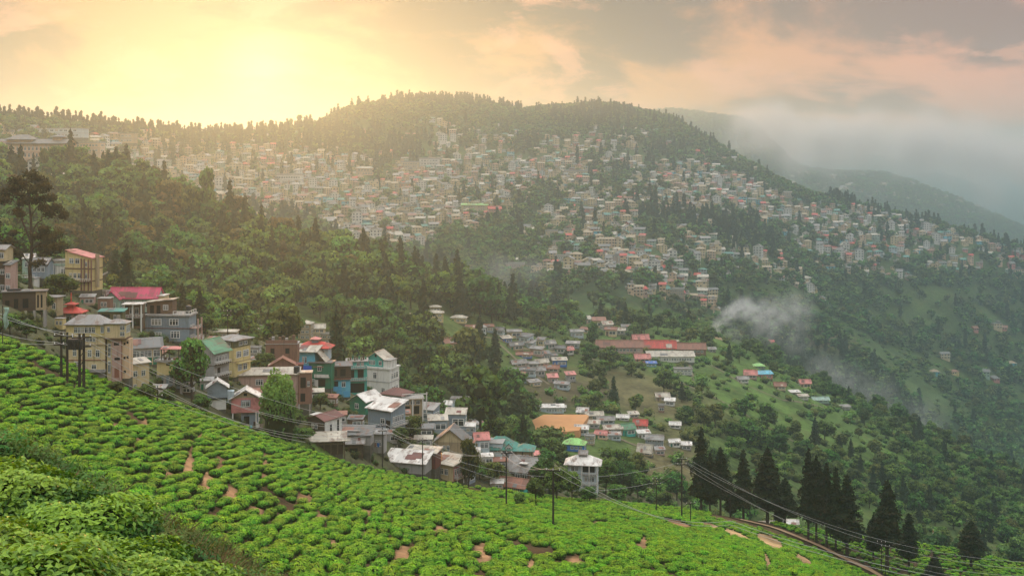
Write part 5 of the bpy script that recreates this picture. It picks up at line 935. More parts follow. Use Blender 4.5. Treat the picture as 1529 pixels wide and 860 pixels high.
# the school: long red roofed wings on the spur
SC_ = 'red roofed school buildings on the spur'
for q in [(925, 528, 70, 10, 20, -2, 'pink', 'gable', 'rust', 'long red roofed school wing at the left end', 1, 8, 9), (985, 529, 48, 10, 18, -4, 'tan', 'gable', 'red', 'red roofed school wing with pale wall in the middle', 1, 9, 6), (1028, 530, 52, 9, 18, 0, 'brick', 'gable', 'rust', 'school wing with dull red roof at the right end', 1, 7, 7),
 (1002, 541, 70, 8, 14, 0, 'white', 'shed', 'creammetal', 'long white school verandah block with grey roof in front', 1, 6, 12), (958, 518, 24, 9, 14, 10, 'pink', 'gable', 'salmon', 'pink schoolhouse with steep roof rising behind the wings', 1, 8, 3), (996, 516, 36, 6, 10, 0, 'cream', 'flat', 'creammetal', 'cream upper block above the middle school wing', 1, 3, 6),
 (1046, 532, 12, 10, 12, 0, 'cream', 'gable', 'red', 'cream gabled porch at the right end of the school', 1, 5, 1), (960, 541, 22, 6, 12, 6, 'rose', 'gable', 'salmon', 'small pink roofed house before the left school wing', 1, 5, 2), (973, 548, 14, 5, 8, 0, 'sky', 'shed', 'blue', 'tiny hut with bright blue sheet before the school', 1, 2, 1),
 (1021, 560, 26, 8, 12, 2, 'white', 'flat', 'concrete', 'white two storey house below the school', 2, 3, 4), (1064, 526, 10, 4, 8, 0, 'grey', 'shed', 'metal', 'small grey shed right of the school', 1, 2, 1)]:
    auto(*q[:10], q[10], q[11], 'school_wing' if 'school' in q[9] else 'hillside_house', nwin=q[12], rmin=450, group=SC_, cat='school building' if 'school' in q[9] else 'house')
oth = [(649, 482, 26, 14, 16, 6, 'yellow', 'hip', 'creammetal', 'yellow two storey house on the knoll in the trees', 2, 4, 3), (650, 467, 16, 8, 10, 6, 'tan', 'hip', 'creammetal', 'tan upper house behind the yellow one on the knoll', 1, 3, 2), (684, 483, 22, 8, 12, -10, 'yellow', 'hip', 'creammetal', 'low yellow bungalow on the knoll', 1, 4, 3),
 (620, 480, 14, 7, 9, 6, 'white', 'gable', 'whitemetal', 'small white cottage left of the yellow house on the knoll', 1, 4, 1), (683, 525, 38, 13, 20, 16, 'cream', 'gable', 'rust', 'cream bungalow with pinkish brown roof alone in the woods', 1, 7, 5),
 (452, 508, 24, 24, 16, -6, 'tan', 'hip', 'creammetal', 'three storey beige house in the mist behind the village', 3, 5, 3), (474, 508, 22, 18, 14, 6, 'cream', 'gable', 'creammetal', 'cream house right of the three storey beige one', 2, 5, 3), (488, 514, 18, 14, 12, -6, 'tan', 'flat', 'concrete', 'unfinished concrete house at the right of the misty cluster', 2, 3, 2), (440, 500, 16, 12, 12, 10, 'white', 'shed', 'creammetal', 'small white house at the upper left of the misty cluster', 1, 3, 2),
 (382, 497, 14, 7, 8, -4, 'white', 'gable', 'whitemetal', 'white cottage between the dark cypresses behind the village', 1, 3, 2),
 (1134, 551, 16, 4, 12, 4, 'mint', 'hip', 'lime', 'hut with light green roof on the ridge of the spur', 1, 4, 2), (1121, 566, 18, 7, 12, -8, 'pink', 'gable', 'salmon', 'pink roofed house on the ridge of the spur', 1, 5, 2), (1143, 566, 22, 7, 12, 6, 'salmon', 'shed', 'sky', 'salmon house with blue roof on the ridge of the spur', 1, 3, 3), (1110, 572, 16, 6, 9, 10, 'white', 'gable', 'metal', 'white and grey hut left of the pink roofed house', 1, 3, 2),
 (1165, 583, 16, 7, 10, -6, 'cream', 'gable', 'rust', 'cream cottage with rusty roof lower on the spur', 1, 4, 2), (1203, 580, 16, 8, 10, 4, 'cream', 'gable', 'salmon', 'cream cottage with pink roof right of the rusty roofed one', 1, 4, 2), (1200, 597, 14, 5, 8, 0, 'white', 'shed', 'creammetal', 'white shed below the pink roofed cottage', 1, 2, 1), (1226, 602, 24, 5, 10, 2, 'mint', 'gable', 'mint', 'long pale green hut lowest on the spur', 1, 3, 3), (1188, 590, 14, 4, 8, 8, 'tan', 'shed', 'whitemetal', 'low tan shed between the cottages of the spur', 1, 2, 1),
 (1262, 612, 16, 4, 8, 8, 'grey', 'shed', 'metal', 'grey hut at the far edge of the spur', 1, 2, 1)]
for q in oth: auto(*q[:10], q[10], q[11], 'hillside_house', nwin=q[12], rmin=300 if q[0] < 500 else 380)
# footpaths, terraces and the bare slip on the spur
M_PATH = pbsdf('trodden_earth', (0.19, 0.15, 0.10), 0.95, 0.1, 0.3, 0.5, 0.4, 3, (0.09, 0.09, 0.04))
for nm_, pts, w_, lb in [('landslip', [(1014, 452), (1030, 468), (1046, 484), (1062, 497), (1076, 508)], 7.0, 'pale bare slip running down to the smoke'), ('footpath', [(985, 560), (1040, 582), (1100, 612), (1150, 640), (1190, 662)], 1.8, 'footpath slanting down the green spur'), ('footpath', [(1030, 545), (1036, 570), (1042, 590)], 1.6, 'footpath below the white house of the school'),
    ('footpath', [(1060, 545), (1110, 575), (1170, 598), (1240, 612)], 1.6, 'track along the cottages of the spur'), ('footpath', [(740, 505), (775, 520), (812, 526), (850, 524), (890, 538), (950, 552)], 1.8, 'lane through the crowded huts'), ('footpath', [(870, 648), (900, 646), (940, 662), (975, 676)], 1.6, 'lane through the hut cluster by the playing field'), ('footpath', [(700, 500), (735, 505), (780, 545), (820, 575)], 1.5, 'path down through the crowded huts')]:
    ribbon(nm_, pts, w_, M_PATH if nm_ != 'landslip' else M_EARTH, lb, 0.12, 380)
# the crowded huts on the slope left of the school
CW = ['white', 'tan', 'grey', 'paleblue', 'cream', 'pink', 'bluegrey']; CRF = ['creammetal', 'metal', 'metal', 'rust', 'darkmetal', 'salmon', 'darkmetal']
hr = random.Random(5); crowd = [(768, 505), (780, 512), (745, 500), (730, 497), (758, 512), (772, 524), (790, 520), (806, 517), (822, 522), (835, 528), (800, 532), (815, 537), (783, 535), (826, 540), (776, 548), (793, 550), (810, 548), (768, 560), (788, 563), (806, 563), (823, 556), (836, 548), (826, 572), (853, 570), (838, 582), (778, 572), (800, 577), (848, 530), (862, 505), (875, 498), (720, 500), (704, 497), (908, 495), (924, 500), (935, 496), (895, 490), (880, 484), (912, 503), (855, 520)]
sidew = ['white', 'tan', 'grey', 'pale blue', 'cream', 'pinkish', 'blue grey']; sider = ['cream', 'grey', 'grey', 'rusty', 'dark', 'salmon', 'dark']
for j, (x, y) in enumerate(crowd):
    a, b = hr.randrange(7), hr.randrange(7); blue = j in (4, 12, 21)
    where = 'at the top of the crowded slope' if y < 515 else ('low on the crowded slope' if y > 550 else 'midway down the crowded slope')
    side = 'on its left' if x < 780 else ('on its right' if x > 815 else 'near its middle')
    auto(x, y, hr.uniform(11, 24), hr.uniform(5, 11), hr.uniform(8, 13), hr.uniform(-45, 30), 'blue' if blue else CW[a], hr.choice(['gable', 'shed', 'gable']), CRF[b], f"{'bright blue' if blue else sidew[a]} hut with {sider[b]} roof {where}, {side}", 1, hr.uniform(2, 4), 'hillside_hut', 'hut', 'crowded huts on the slope left of the school', nwin=2, rmin=380)
# houses behind the cedars on the right, half hidden
for q in [(1175, 806, 34, 22, 16, -10, 'white', 'gable', 'whitemetal', 'white roofed house seen between the cedars above the road', 2, 6), (1200, 812, 24, 14, 12, 10, 'paleblue', 'shed', 'whitemetal', 'pale blue shed behind the cedars beyond the road', 1, 4), (1145, 796, 20, 12, 10, 6, 'pink', 'gable', 'creammetal', 'pinkish house between the left cedars', 1, 4), (1225, 818, 28, 10, 12, -6, 'white', 'gable', 'whitemetal', 'low white house behind the middle cedars', 1, 5), (1290, 822, 26, 14, 12, 4, 'rose', 'gable', 'whitemetal', 'rose house behind the right group of cedars', 1, 5)]:
    auto(*q[:10], q[10], q[11], rmin=0, r=cv_at('tea_edge', CRr, q[0])+42, nwin=3)
# ------------------------------------------------------------------ the town on the big hill
def far_house(seed, wc, rc, w_, d_, st, kind, gable_front=False):
    """small-in-view house: walls, recessed-looking window rows, balcony slabs, sheet roof"""
    rr = random.Random(seed); me = bpy.data.meshes.new('town_house'); V, F, M_ = [], [], []
    def add(mb, mi):
        o = len(V); V.extend(mb.V); F.extend([tuple(i+o for i in f) for f in mb.F]); M_.extend([mi]*len(mb.F))
    h = st*2.55; x0, x1, y0, y1 = -w_/2, w_/2, -d_/2, d_/2
    add(MB().box(x0, x1, y0, y1, -5, h), 0); wn = MB(); sl_ = MB(); fr = MB()
    for s_ in range(st):
        z = s_*2.55; n = max(2, int(w_/2.6))
        for j in range(n):
            if rr.random() < 0.12: continue
            c = x0+w_*(j+0.5)/n; ww = 0.62 if rr.random() < 0.8 else 0.9; wn.box(c-ww, c+ww, y0-0.04, y0+0.1, z+0.8, z+1.95); fr.box(c-ww-0.12, c+ww+0.12, y0-0.02, y0+0.1, z+0.68, z+0.8)
        for sx in (x0, x1):
            for j in range(2): c = y0+d_*(j+0.5)/2; wn.box(sx-0.04, sx+0.04, c-0.6, c+0.6, z+0.8, z+1.95)
        if s_ and rr.random() < 0.6: sl_.box(x0-0.2, x1+0.2, y0-(1.1 if rr.random() < 0.5 else 0.3), y0-0.045, z-0.1, z+0.15)
    add(wn, 2); add(fr, 3); add(sl_, 3)
    mb = MB(); o = 0.7
    if kind == 'flat': mb.box(x0-0.4, x1+0.4, y0-0.4, y1+0.4, h, h+0.35); mb.box(x0+w_*0.55, x1-0.3, y0+d_*0.4, y1-0.3, h+0.36, h+2.6)
    elif kind == 'gable':
        r_ = d_*0.28; mb.prism([(x0-o, y0-o, h-0.2), (x1+o, y0-o, h-0.2), (x1+o, 0, h+r_), (x0-o, 0, h+r_)], 0.15); mb.prism([(x0-o, 0.01, h+r_), (x1+o, 0.01, h+r_), (x1+o, y1+o, h-0.2), (x0-o, y1+o, h-0.2)], 0.15)
    elif kind == 'front':
        r_ = w_*0.28; mb.prism([(x0-o, y0-o, h-0.2), (0, y0-o, h+r_), (0, y1+o, h+r_), (x0-o, y1+o, h-0.2)], 0.15); mb.prism([(0.01, y0-o, h+r_), (x1+o, y0-o, h-0.2), (x1+o, y1+o, h-0.2), (0.01, y1+o, h+r_)], 0.15)
    elif kind == 'shed': mb.prism([(x0-o, y0-o, h+0.1), (x1+o, y0-o, h+0.1), (x1+o, y1+o, h+1.7), (x0-o, y1+o, h+1.7)], 0.15)
    else:
        i_ = min(w_, d_)/2; q = [(x0-o, y0-o, h), (x1+o, y0-o, h), (x1+o, y1+o, h), (x0-o, y1+o, h)]; a, b = (x0+i_, 0, h+i_*0.6), (x1-i_, 0, h+i_*0.6)
        for f in ([q[0], q[1], b, a], [q[1], q[2], b], [q[2], q[3], a, b], [q[3], q[0], a]): mb.quadf(f)
    add(mb, 1)
    if kind in ('gable', 'shed', 'front'):
        g = MB()
        if kind == 'gable':
            for sx in (x0+.05, x1-.05): g.quadf([(sx, y0, h-0.01), (sx, y1, h-0.01), (sx, 0, h+d_*0.28-0.2)])
        elif kind == 'front': g.quadf([(x0, y0+.05, h-0.01), (x1, y0+.05, h-0.01), (0, y0+.05, h+w_*0.28-0.2)])
        else: g.quadf([(x0+.05, y0, h), (x0+.05, y1, h), (x0+.05, y1, h+1.4)]); g.quadf([(x1-.05, y0, h), (x1-.05, y1, h), (x1-.05, y1, h+1.4)])
        add(g, 0)
    me.from_pydata(V, [], F); [me.materials.append(m) for m in (wallm(wc), roofm(rc), M_DARKIN, wallm('white'))]; me.polygons.foreach_set('material_index', M_); me.update(); return me
pr = random.Random(21); FH = []
wcs = ['white', 'cream', 'peach', 'pink', 'cream', 'tan', 'yellow', 'white', 'mint', 'rose', 'paleblue', 'cream']; rcs = ['tan', 'metal', 'darkmetal', 'rust', 'red', 'metal', 'tealroof', 'tan', 'creammetal', 'darkmetal', 'rust', 'metal', 'creammetal']
wnm = dict(white='white', cream='cream', peach='peach', pink='pink', paleblue='pale blue', tan='tan', yellow='yellow', mint='mint green', rose='rose', sky='turquoise'); rnm = dict(tan='tan', darkmetal='dark grey', creammetal='cream', metal='grey', whitemetal='white', rust='rusty', red='red', tealroof='sea green', concrete='flat concrete')
for i in range(44):
    kd = pr.choice(['gable', 'gable', 'front', 'shed', 'flat', 'hip', 'flat']); st = pr.choice([1, 2, 2, 2, 3, 3, 4] if i % 3 else [1, 1, 2]); wc = wcs[i % 12] if i not in (5, 30) else 'sky'; rc = 'concrete' if kd == 'flat' and pr.random() < 0.6 else pr.choice(rcs)
    if kd == 'flat' and rc == 'concrete': pass
    FH.append((far_house(i, wc, 'metal' if rc == 'concrete' else rc, pr.uniform(4.6, 9.5 if st > 1 else 8), pr.uniform(4.8, 7), st, kd), wc, rc, st))
# where the houses stand: (px, py, rx, ry, tilt, density)
DENS = [(420, 275, 230, 60, 0.05, 0.95), (560, 330, 110, 45, 0.2, 0.95), (610, 290, 130, 50, 0.0, 0.9), (700, 275, 110, 62, 0.1, 0.75), (690, 320, 60, 25, 0.1, 0.8), (820, 265, 90, 40, 0.1, 0.7), (760, 240, 80, 20, 0.15, 0.5), (880, 320, 100, 40, 0.25, 0.75), (960, 250, 70, 24, 0.1, 0.4),
        (1000, 300, 90, 30, 0.15, 0.6), (1080, 290, 120, 38, 0.22, 0.92), (1160, 318, 110, 30, 0.25, 0.9), (1290, 340, 140, 28, 0.12, 0.6), (1430, 350, 110, 26, 0.15, 0.4), (1510, 378, 60, 14, 0.1, 0.4), (1060, 370, 50, 40, 0.3, 0.5), (1140, 395, 70, 16, 0.45, 0.8), (1205, 430, 40, 10, 0.8, 0.8), (1130, 385, 45, 14, 0.2, 0.6),
        (930, 370, 80, 40, 0.3, 0.8), (1000, 410, 70, 34, 0.6, 0.95), (1040, 440, 40, 18, 0.8, 0.9), (900, 405, 130, 14, -0.05, 0.9), (980, 440, 60, 12, 0.1, 0.6), (850, 355, 30, 12, 0, 0.4), (730, 205, 50, 16, 0.2, 0.15), (650, 192, 34, 12, 0.1, 0.35), (840, 222, 70, 16, 0, 0.35), (740, 232, 60, 14, 0.1, 0.4), (640, 225, 60, 12, 0, 0.3), (960, 225, 50, 12, 0.2, 0.3), (160, 262, 60, 30, 0, 0.9), (230, 235, 90, 28, 0.1, 0.6), (1330, 378, 110, 22, 0.1, 0.5), (1300, 402, 70, 16, 0.2, 0.45), (1400, 388, 80, 16, 0.1, 0.45), (1230, 375, 60, 20, 0.2, 0.5), (1480, 400, 60, 14, 0.1, 0.35), (760, 300, 60, 16, 0, 0.5), (780, 300, 50, 10, 0, 0.4)]
HOLE = [(560, 205, 110, 34, 0.92), (570, 262, 26, 18, 0.9), (820, 300, 26, 24, 0.85), (800, 228, 36, 14, 0.9), (700, 385, 70, 36, 1.0), (990, 236, 60, 12, 1.0), (1000, 345, 55, 20, 0.8), (700, 300, 20, 8, 0.6), (1090, 355, 40, 22, 0.8), (760, 340, 50, 20, 0.9), (900, 350, 20, 10, 0.6), (640, 300, 12, 10, 0.5), (1190, 345, 40, 9, 0.7)]
def town_density(px, py):
    d = np.zeros(len(px))
    for cx, cy, rx, ry, t, w_ in DENS: u = px-cx; v = py-cy-u*t; d = np.maximum(d, w_*np.clip(1.35-1.35*((u/rx)**2+(v/ry)**2), 0, 1))
    d = np.maximum(d, 0.05*((py > 195) & (py < 410)))
    for cx, cy, rx, ry, w_ in HOLE: d = d*(1-w_*np.clip(1.6-1.3*(((px-cx)/rx)**2+((py-cy)/ry)**2), 0, 1))
    return d
rs = np.random.RandomState(5)
NCAND = 60000; px = rs.uniform(-25, 1560, NCAND); lo = np.interp(px, COLS, CRr[NAMES.index('spur')])+20; hi = np.interp(px, COLS, CRr[NAMES.index('town_crest')])
r = np.sqrt(rs.uniform(0, 1, NCAND)*(hi**2-lo**2)+lo**2); x = r*(px-CX)/FPX; z = heights(x, r); py = HY-FPX*z/r
d = town_density(px, py); keep = rs.rand(NCAND) < d*1.0*np.clip(1.0+2.4*fbm(x/55, r/55, 4), 0.05, 1.5)
cell = {}; sel = []
for i in np.where(keep)[0]:
    s_ = 8.0; c = (int(x[i]//s_), int(r[i]//s_)); ok_ = True
    for a in (-1, 0, 1):
        for b in (-1, 0, 1):
            for j in cell.get((c[0]+a, c[1]+b), ()):
                if (x[i]-x[j])**2/1.2+(r[i]-r[j])**2*1.1 < s_*s_: ok_ = False
    if ok_: cell.setdefault(c, []).append(i); sel.append(i)
sel = np.array(sel); print('town houses', len(sel))
hx, hr_, hz, hpx, hpy = x[sel], r[sel], z[sel], px[sel], py[sel]
yaw = np.clip(rs.normal(0, 0.3, len(sel)), -0.8, 0.8)+np.where(rs.rand(len(sel)) < 0.12, 1.4, 0)-0.25*(hpx-600)/900; pk = rs.randint(0, len(FH), len(sel)); scl = rs.uniform(0.85, 1.15, len(sel))
visok = np.array([seen_py(a, b)[1] for a, b in zip(hpx, hr_)])
szpx = np.array([FH[p][0].dimensions[0] if hasattr(FH[p][0], 'dimensions') else 10 for p in pk])
w_area = np.array([np.prod([max(v.co[k_] for v in FH[p][0].vertices)-min(v.co[k_] for v in FH[p][0].vertices) for k_ in (0, 2)]) for p in range(len(FH))])
score = np.where(visok & (hpx > 0) & (hpx < 1529), w_area[pk]*(scl/hr_)**2, 0); order = np.argsort(-score); big = order[:215]; rest = order[215:]
def town_place(px, py):
    if py > 385: return 'on the lower town slope' if px < 1100 else 'on the lower right spur'
    if px < 330: return 'at the misty left end of town'
    if px < 560: return 'in haze left of town'
    if px < 720: return 'in the town centre'
    if px < 900: return 'right of the town centre' if py < 330 else 'on the lower middle town slope'
    if px < 1120: return 'on the upper right town slope' if py < 320 else 'between the two wooded folds'
    return 'along the right hill shoulder'
for i in big:
    me, wc, rc, st = FH[pk[i]]; o = link('town_house', me); o.location = (hx[i], hr_[i], hz[i]); o.rotation_euler = (0, 0, yaw[i]); o.scale = (scl[i],)*3
    pl = town_place(hpx[i], hpy[i]); tag(o, f"{wnm[wc]} {['', 'single', 'two', 'three', 'four'][st]} storey house with {rnm[rc]} roof {pl}", 'house', f"{wnm[wc]} {['', 'single', 'two', 'three', 'four'][st]} storey houses with {rnm[rc]} roof {pl}")
scatter('town_houses', np.stack([hx, hr_, hz], 1)[rest], yaw[rest], scl[rest], [f[0] for f in FH], 'hundreds of small pale houses crowding the town hill', pick=pk[rest])
# houses on the far hill behind
n = 500; px = rs.uniform(1180, 1500, n); r = rs.uniform(2500, 3600, n); x = r*(px-CX)/FPX; z = heights(x, r); py = HY-FPX*z/r; k_ = (np.abs(py-(282+(px-1280)*0.16)) < 16)
scatter('distant_houses', np.stack([x, r, z], 1)[k_], rs.normal(0, 0.4, n)[k_], rs.uniform(1.2, 2.2, n)[k_], [f[0] for f in FH[:20]], 'tiny pale houses on the far misty hill')
n = 60; px = rs.uniform(1360, 1529, n); py0 = rs.uniform(480, 590, n); P_ = [ground(a, b, 900) for a, b in zip(px, py0)]
hs = [(1488, 490), (1500, 492), (1410, 535), (1395, 558), (1424, 558), (1470, 562), (1485, 568), (1510, 545), (1256, 467), (1150, 520), (1142, 515), (1455, 493)]
for a, b in hs:
    p = ground(a, b, 760); me, wc, rc, st = FH[R.choice([i for i in range(44) if FH[i][3] < 3])]; o = link('town_house', me); o.location = p; o.rotation_euler = (0, 0, R.uniform(-.4, .4)); o.scale = (1.1,)*3
    wh = 'far down the right slope' if a > 1380 else 'behind the smoke'
    tag(o, f"{wnm[wc]} {['', 'single', 'two', 'three', 'four'][st]} storey house with {rnm[rc]} roof {wh}", 'house', f"{wnm[wc]} {['', 'single', 'two', 'three', 'four'][st]} storey houses with {rnm[rc]} roof {wh}")
# landmark buildings
LM = [(641, 252, 30, 14, 18, 2, 'white', 'flat', 'concrete', 'large white building with stepped front high on the town hill', 3, 2, 6), (612, 255, 26, 12, 14, 4, 'cream', 'flat', 'concrete', 'cream hotel left of the large white building on the hill', 3, 2, 6), (600, 284, 26, 9, 12, -8, 'orange', 'flat', 'concrete', 'orange building in the sunlit haze above the dense houses', 2, 2, 5),
 (545, 262, 26, 10, 12, 4, 'peach', 'hip', 'creammetal', 'peach building in the haze at the left of the town', 2, 3, 5), (708, 319, 38, 12, 16, -4, 'yellow', 'shed', 'lime', 'long bright yellow green building with striped roof in mid town', 3, 2, 9), (739, 326, 18, 14, 12, 6, 'rose', 'gable', 'red', 'rose building right of the long yellow green one', 3, 3, 3),
 (655, 322, 14, 14, 12, -8, 'white', 'flat', 'concrete', 'narrow white block below the dark cypress pair in mid town', 4, 2, 3), (824, 360, 18, 14, 12, 0, 'yellow', 'flat', 'concrete', 'yellow mansion wing left of the cypress on the lower slope', 3, 2, 4), (848, 358, 11, 14, 10, 0, 'yellow', 'flat', 'concrete', 'yellow mansion wing right of the cypress on the lower slope', 3, 2, 2), (833, 372, 24, 10, 10, 0, 'tan', 'flat', 'concrete', 'tan terraced base building below the yellow mansion', 2, 2, 6),
 (840, 391, 22, 8, 10, 8, 'white', 'flat', 'concrete', 'white arcaded building on the lower slope', 2, 2, 6), (769, 412, 27, 17, 14, -4, 'pink', 'flat', 'concrete', 'pink and orange apartment block at the foot of the town', 4, 2, 7), (432, 276, 38, 14, 14, 2, 'white', 'flat', 'concrete', 'white colonnaded building in the sunlit haze', 2, 2, 9), (612, 208, 24, 7, 9, 2, 'cream', 'hip', 'salmon', 'cream villa on the forested upper hill', 2, 2, 6),
 (962, 205, 20, 5, 8, -4, 'peach', 'gable', 'creammetal', 'low peach building right of the white stupa', 1, 2, 4), (1176, 296, 18, 9, 10, 0, 'cream', 'flat', 'whitemetal', 'cream palace with corner turrets on the ridge of the right shoulder', 3, 2, 5), (1010, 445, 22, 12, 14, -6, 'tan', 'flat', 'concrete', 'tan many windowed block on the lower slope of the town', 3, 2, 6), (920, 396, 22, 13, 12, 4, 'peach', 'flat', 'concrete', 'peach many windowed block above the lower road', 4, 2, 5), (860, 265, 34, 9, 12, 0, 'cream', 'flat', 'concrete', 'cream institutional building right of the heart of the town', 2, 2, 8), (1268, 362, 20, 5, 9, 4, 'salmon', 'hip', 'creammetal', 'salmon house with bright roof on the right shoulder', 1, 2, 3)]
for q in LM: auto(*q[:10], q[10], q[11], 'town_building', nwin=q[12], rmin=720, cat='building')
# the white stupa
p = ground(931, 203, 1000); e = link('stupa', None); e.location = p; tag(e, 'white pointed stupa standing on the wooded shoulder of the hill', 'stupa'); u = p.y/FPX
MB().box(-5*u, 5*u, -5*u, 5*u, -2, 2.5*u).build('base', wallm('white'), e); mb = MB()
prof = [(4.2, 2.5), (4.4, 4), (4.0, 5.6), (2.8, 7), (1.4, 7.8), (1.5, 8.6), (0.9, 10), (0.5, 12.5), (0.15, 15)]
for (a, b), (c, d_) in zip(prof[:-1], prof[1:]): mb.cyl((0, 0), a*u, b*u+0.003, d_*u, 14, c*u)
mb.build('dome', wallm('white'), e)
# the big hotel at the upper left, and the hazy blocks behind it
H = House('hotel', 34, 258, -3, 'long pinkish four storey hotel with green grey roof and two roof pavilions', 'hotel', r=615); H.wall(-120, 68, 30, -6, 44, 'peach', skirt=6)
for s_ in range(4): H.win('f', -118, 66, 3+s_*10, 9+s_*10, 31, 2, 0.5).band(-0.6+s_*10.2, 'pink', 0.8, 0.8)
H.win('r', 4, 26, 3, 9, 4).win('r', 4, 26, 23, 29, 4).gable(6, 'darkmetal', 'x', 3); H.wall(-26, 12, 22, 44, 49, 'peach', y0=3, name='pavilion', skirt=0.1).hip(8, 'darkmetal', 3); H.wall(42, 55, 14, 44, 53, 'peach', y0=8, name='pavilion', skirt=0.1).hip(4, 'darkmetal', 3, name='pavilion_roof')
for q in [(128, 244, 44, 30, 18, -4, 'peach', 'flat', 'concrete', 'hazy peach apartment block right of the hotel', 4, 2, 8), (60, 206, 130, 14, 20, 0, 'paleblue', 'flat', 'metal', 'long blue grey block on the skyline above the hotel', 2, 2, 16), (175, 214, 50, 14, 16, 0, 'tan', 'flat', 'metal', 'tan block on the skyline right of the paired trees', 2, 2, 8), (205, 262, 40, 12, 14, 6, 'white', 'gable', 'metal', 'white building in the mist below the skyline at left', 2, 3, 6), (70, 268, 60, 8, 14, 0, 'white', 'gable', 'whitemetal', 'white roofed sheds below the hotel', 1, 3, 8), (48, 300, 30, 7, 10, 0, 'grey', 'gable', 'whitemetal', 'white roofed shed in the wood behind the big tree', 1, 3, 3), (95, 298, 20, 9, 10, -6, 'grey', 'flat', 'whitemetal', 'grey house in the wood right of the big tree', 1, 2, 4)]:
    auto(*q[:10], q[10], q[11], 'town_building', nwin=q[12], rmin=400 if q[1] > 250 else 640, cat='building', r=(560 if q[1] > 262 and q[0] < 120 else None))
def mast(px, py, h, label, r=None, cat='radio mast'):
    p = ground(px, py, 500) if r is None else at(px, r); u = p.y/FPX; e = link('radio_mast', None); e.location = p; tag(e, label, cat); m = MB(); H_ = h*u; b = 0.9
    for sx, sy in ((-1, -1), (1, -1), (1, 1), (-1, 1)): m.bar((sx*b, sy*b, -1), (sx*0.15, sy*0.15, H_), 0.22)
    m.build('lattice_leg', M_IRON, e); m = MB()
    for j in range(9):
        z0, z1 = H_*j/9, H_*(j+1)/9; w0, w1 = b*(1-j/9*0.85), b*(1-(j+1)/9*0.85); m.bar((-w0, -w0, z0), (w1, -w1, z1), 0.12).bar((w0, -w0, z0), (-w1, -w1, z1), 0.12)
    m.build('bracing', M_IRON, e); MB().cyl((0, 0), 0.1, H_, H_+H_*0.25, 6).build('aerial', M_IRON, e)
mast(37, 200, 30, 'thin lattice mast on the skyline at the far left'); mast(676, 160, 18, 'small lattice mast on the wooded summit'); mast(1316, 614, 13, 'lattice mast on the edge of the green spur'); mast(8, 196, 14, 'short mast with aerials at the left end of the skyline')
# ------------------------------------------------------------------ tree models
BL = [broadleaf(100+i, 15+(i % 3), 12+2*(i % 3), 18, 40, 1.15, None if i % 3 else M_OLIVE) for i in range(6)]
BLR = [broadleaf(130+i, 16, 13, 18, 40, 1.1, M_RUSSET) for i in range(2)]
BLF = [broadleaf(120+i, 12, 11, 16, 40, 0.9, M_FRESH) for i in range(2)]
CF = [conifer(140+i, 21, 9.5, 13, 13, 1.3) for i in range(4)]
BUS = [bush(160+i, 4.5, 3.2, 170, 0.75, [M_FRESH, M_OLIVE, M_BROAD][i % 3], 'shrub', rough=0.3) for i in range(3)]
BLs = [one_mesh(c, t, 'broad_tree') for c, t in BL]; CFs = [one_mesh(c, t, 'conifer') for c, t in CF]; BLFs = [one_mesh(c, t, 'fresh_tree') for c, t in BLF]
# tiny far models
fBL = [one_mesh(*broadleaf(180+i, 14, 13, 9, 12, 2.3, None if i else M_OLIVE), 'far_tree') for i in range(3)]; fCF = [one_mesh(*conifer(190+i, 22, 8.0, 8, 5, 2.4), 'far_conifer') for i in range(2)]

N_THINGS = 0
def tree_at(px, base, top, wpx, kind, label, rmin=128, r=None, seed=None, group=None, cat='tree'):
    p = ground(px, base, rmin) if r is None else at(px, r)
    u = p.y/FPX; base = HY-p.z/u; h = (base-top)*u; w_ = wpx*u
    c, t = kind; hm_, wm = MODEL_H[c.name]
    return plant({'c': 'conifer_tree', 'b': 'broadleaf_tree'}['c' if 'conif' in c.materials[0].name or 'cedar' in c.materials[0].name else 'b'], p, c, t, label, cat, group, w_/wm, None, h/hm_)
MODEL_H = {}
def reg(ct, h, w_): MODEL_H[ct[0].name] = (h, w_); return ct
for q in BL: reg(q, 14.2, 12.5)
for q in BLF: reg(q, 11.5, 10.5)
for q in BLR: reg(q, 15.2, 12.5)
BLRs = [one_mesh(c, t, 'russet_tree') for c, t in BLR]
for q in CF: reg(q, 22, 7.6)
CED = [reg(conifer(200+i, 20, 6.0, 26, 52, 0.50, M_CEDAR, 0.22+0.05*(i % 3), ragged=0.34, taper=0.62), 20, 5.8) for i in range(4)]
CYP = [reg(conifer(210+i, 14, 6.0, 20, 46, 0.5, M_CEDAR, 0.04, ragged=0.15, taper=0.7), 14, 6.2) for i in range(2)]
VB = [reg(broadleaf(220+i, 8, 7, 22, 90, 0.36, [M_BROAD, M_FRESH, M_OLIVE][i]), 7.8, 6.8) for i in range(3)]
RND = reg((bush(230, 6.0, 8.0, 3600, 0.30, M_FRESH, 'crown', rough=0.08), trunk_mesh('trunk', [(np.array([(0, 0, -1.0), (0, 0, 3.0)]), np.array([0.3, 0.2]))])), 8.1, 6.0)

